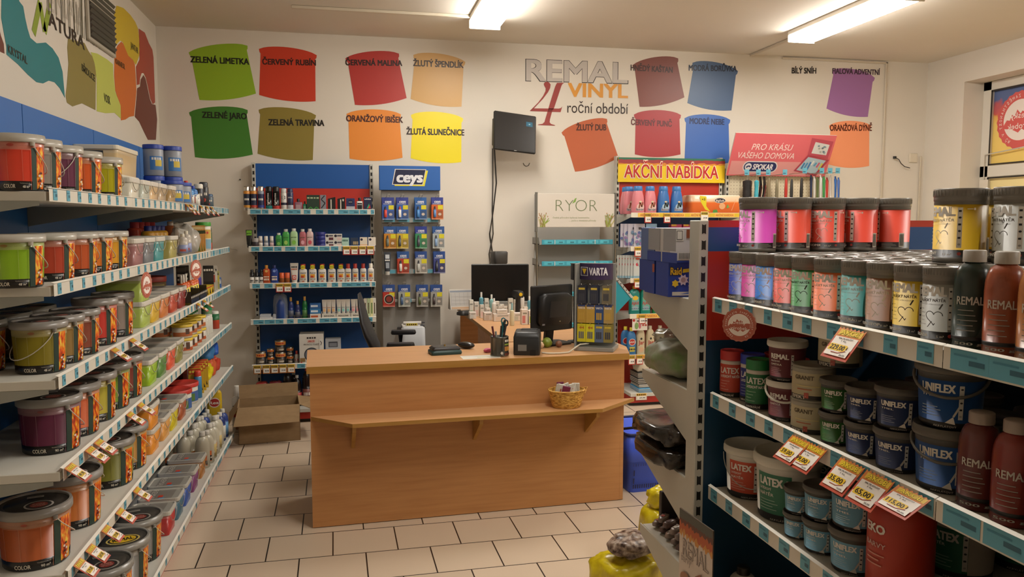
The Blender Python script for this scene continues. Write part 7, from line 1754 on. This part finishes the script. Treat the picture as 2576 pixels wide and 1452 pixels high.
for j in range(3):
    for i in range(5):
        m = blob(.075, .03, .028, ('8a7a74', '6a5450', '9c8a80')[(i+j) % 3]+'|g', 70+i+5*j, .16, 16, 8, .7)
        m.deco([('r', -.02, .0, -.008, .006, ('b85a4c', 'd0c8c0', '5c3c38')[(i*2+j) % 3])], XF((0, 0, .0285), (1, 0, 0), (0, 1, 0)))
        end(3, PX+.045+.09*j, 2.86-.06*i, 'wrapped_bar', 'small wrapped brown bar', 'bar', part_list(('wrapper', m)), .5+rr.uniform(-.2, .2), .002)
        if j < 2 and i < 4:
            end(3, PX+.05+.08*j, 2.83-.06*i, 'wrapped_bar', 'small wrapped brown bar lying on others', 'bar', part_list(('wrapper', m)), .6+rr.uniform(-.3, .3), .03)
m = MB(); m.box(-.15, .15, -.012, .012, 0, .14, '2a2422', .003)
end(3, PX+.2, 2.87, 'display_carton', 'dark carton at the far side of the wrapped bars', 'carton', part_list(('carton', m)))
st = blob(.22, .2, .27, 'YBAG', 23, .1, 30, 16, .5)
t2 = blob(.17, .14, .1, 'YBAG', 24, .22, 26, 12, .8); t2.v = [(x, y, z+.255) for x, y, z in t2.v]
thing('sand_bag', 'yellow sack with a crumpled top standing behind the wrapped bars', 'bag', (1.45, 3.36, 0), .1, None, None, part_list(('bag', st), ('crumpled_top', t2)))
for i, (x, y, dz, rz, w) in enumerate(((PX+.0, 3.12, .0, .25, .28),)):
    if i < 2:
        b = blob(w, .24, .15, 'YBAG', 80+i, .1, 36, 16, .55)
        thing('charcoal_bag', 'crumpled yellow bag lying on the floor under the end shelves', 'bag', (x, y, dz), rz, None, None, part_list(('bag', b)))
gp = blob(.2, .16, .08, 'GRAVEL', 8, .12, 28, 14, .7); thing('gravel_pack', 'clear pack of brown chips on the yellow bag', 'pack', (PX+.02, 3.1, .168), .3, None, None, part_list(('pack', gp)))
# poster card fixed to the upright
c0, c1, c2, c3 = P(1712, 1276, X=1.15), P(1796, 1346, Y=2.27), P(1770, 1560, Y=2.27), P(1690, 1450, X=1.15)
a = V((1.094, 2.405, .633)); e_ = V((1.112, 2.195, .62))
e_ = V((e_.x, e_.y, a.z)); ux = (e_-a).normalized(); wl = (e_-a).length
m = MB(); hh = .36
m.prism([a-V((0, 0, hh)), e_-V((0, 0, hh)), e_, a], ux.cross(V((0, 0, 1))), .004, 'd0c2b6', '5c544c')
xf = XF(a-V((0, 0, hh)), ux, (0, 0, 1))
rr = random.Random(9)
ed = lambda z, q, n=30: [(wl*i/n, z+rr.uniform(-q, q)) for i in range(n+1)]
it = [('p', ed(hh-.085, .012)+[(wl, hh), (0, hh)], 'c88838'), ('p', ed(hh-.07, .01)+[(wl, hh), (0, hh)], 'b4521e'), ('p', ed(hh-.045, .008)+[(wl, hh), (0, hh)], '5c2c1c'), ('p', ed(hh-.03, .004)+[(wl, hh), (0, hh)], '4a4c44')]
it += [('t', 'REMAL', wl*.12, hh-.15, wl*.9, hh-.095, '8c7c74', .02), ('t', 'REMAL', wl*.13, hh-.148, wl*.89, hh-.097, 'b8aaa0', -.01)]
it += [('r', wl*(.5+.04*(k % 2)), wl*(.9-.07*(k % 3)), .03+.012*k, .036+.012*k, '9a8a80') for k in range(9)] + [('e', wl*.25, .13, .035, .025, '9c6a4c'), ('p', [(wl*.55, .17), (wl*.7, .19), (wl*.85, .12), (wl*.7, .11)], '94543c'), ('p', [(wl*.78, .1), (wl*.92, .13), (wl*.88, .06)], '7c4634'), ('e', wl*.3, .06, .04, .03, 'a0887c'), ('t', 'barvy', wl*.12, .19, wl*.42, .215, '7c6c64')]
m.deco(it, xf, .0003, .0044)
o = obj('poster_card', m); tag(o, 'upright poster card with a flaming top edge fixed to the slotted upright', 'poster')
m = MB(); m.rl([(.2, .11, .1, 0), (.22, .12, .11, .01), (.24, .14, .12, .02)], '1c2850', 6); m.rl([(.24, .14, .12, .02), (.235, .135, .12, .02)], '2a3868', 6)
q = P(850, 1468, Z=.15)
thing('floor_mat_roll', 'dark blue rounded lid at the bottom edge of the picture', 'bin', (q.x, q.y-.12, 0), 0, None, None, part_list(('body', (lambda b: (b.lathe([(.11, 0), (.13, .13), (.135, .15), (.12, .15), (.1, .02), (.0001, .015)], '1c2850', 28), b)[1])(MB()))))
# ---------------------------------------------------------------- labels: tell equal ones apart by their order along the row
by = {}
for o in PEND:
    by.setdefault(o['label'], []).append(o)
for lb, os_ in by.items():
    if len(os_) > 1:
        for i, o in enumerate(os_):
            o['label'] = '%s, %s along' % (lb, ORD[i])
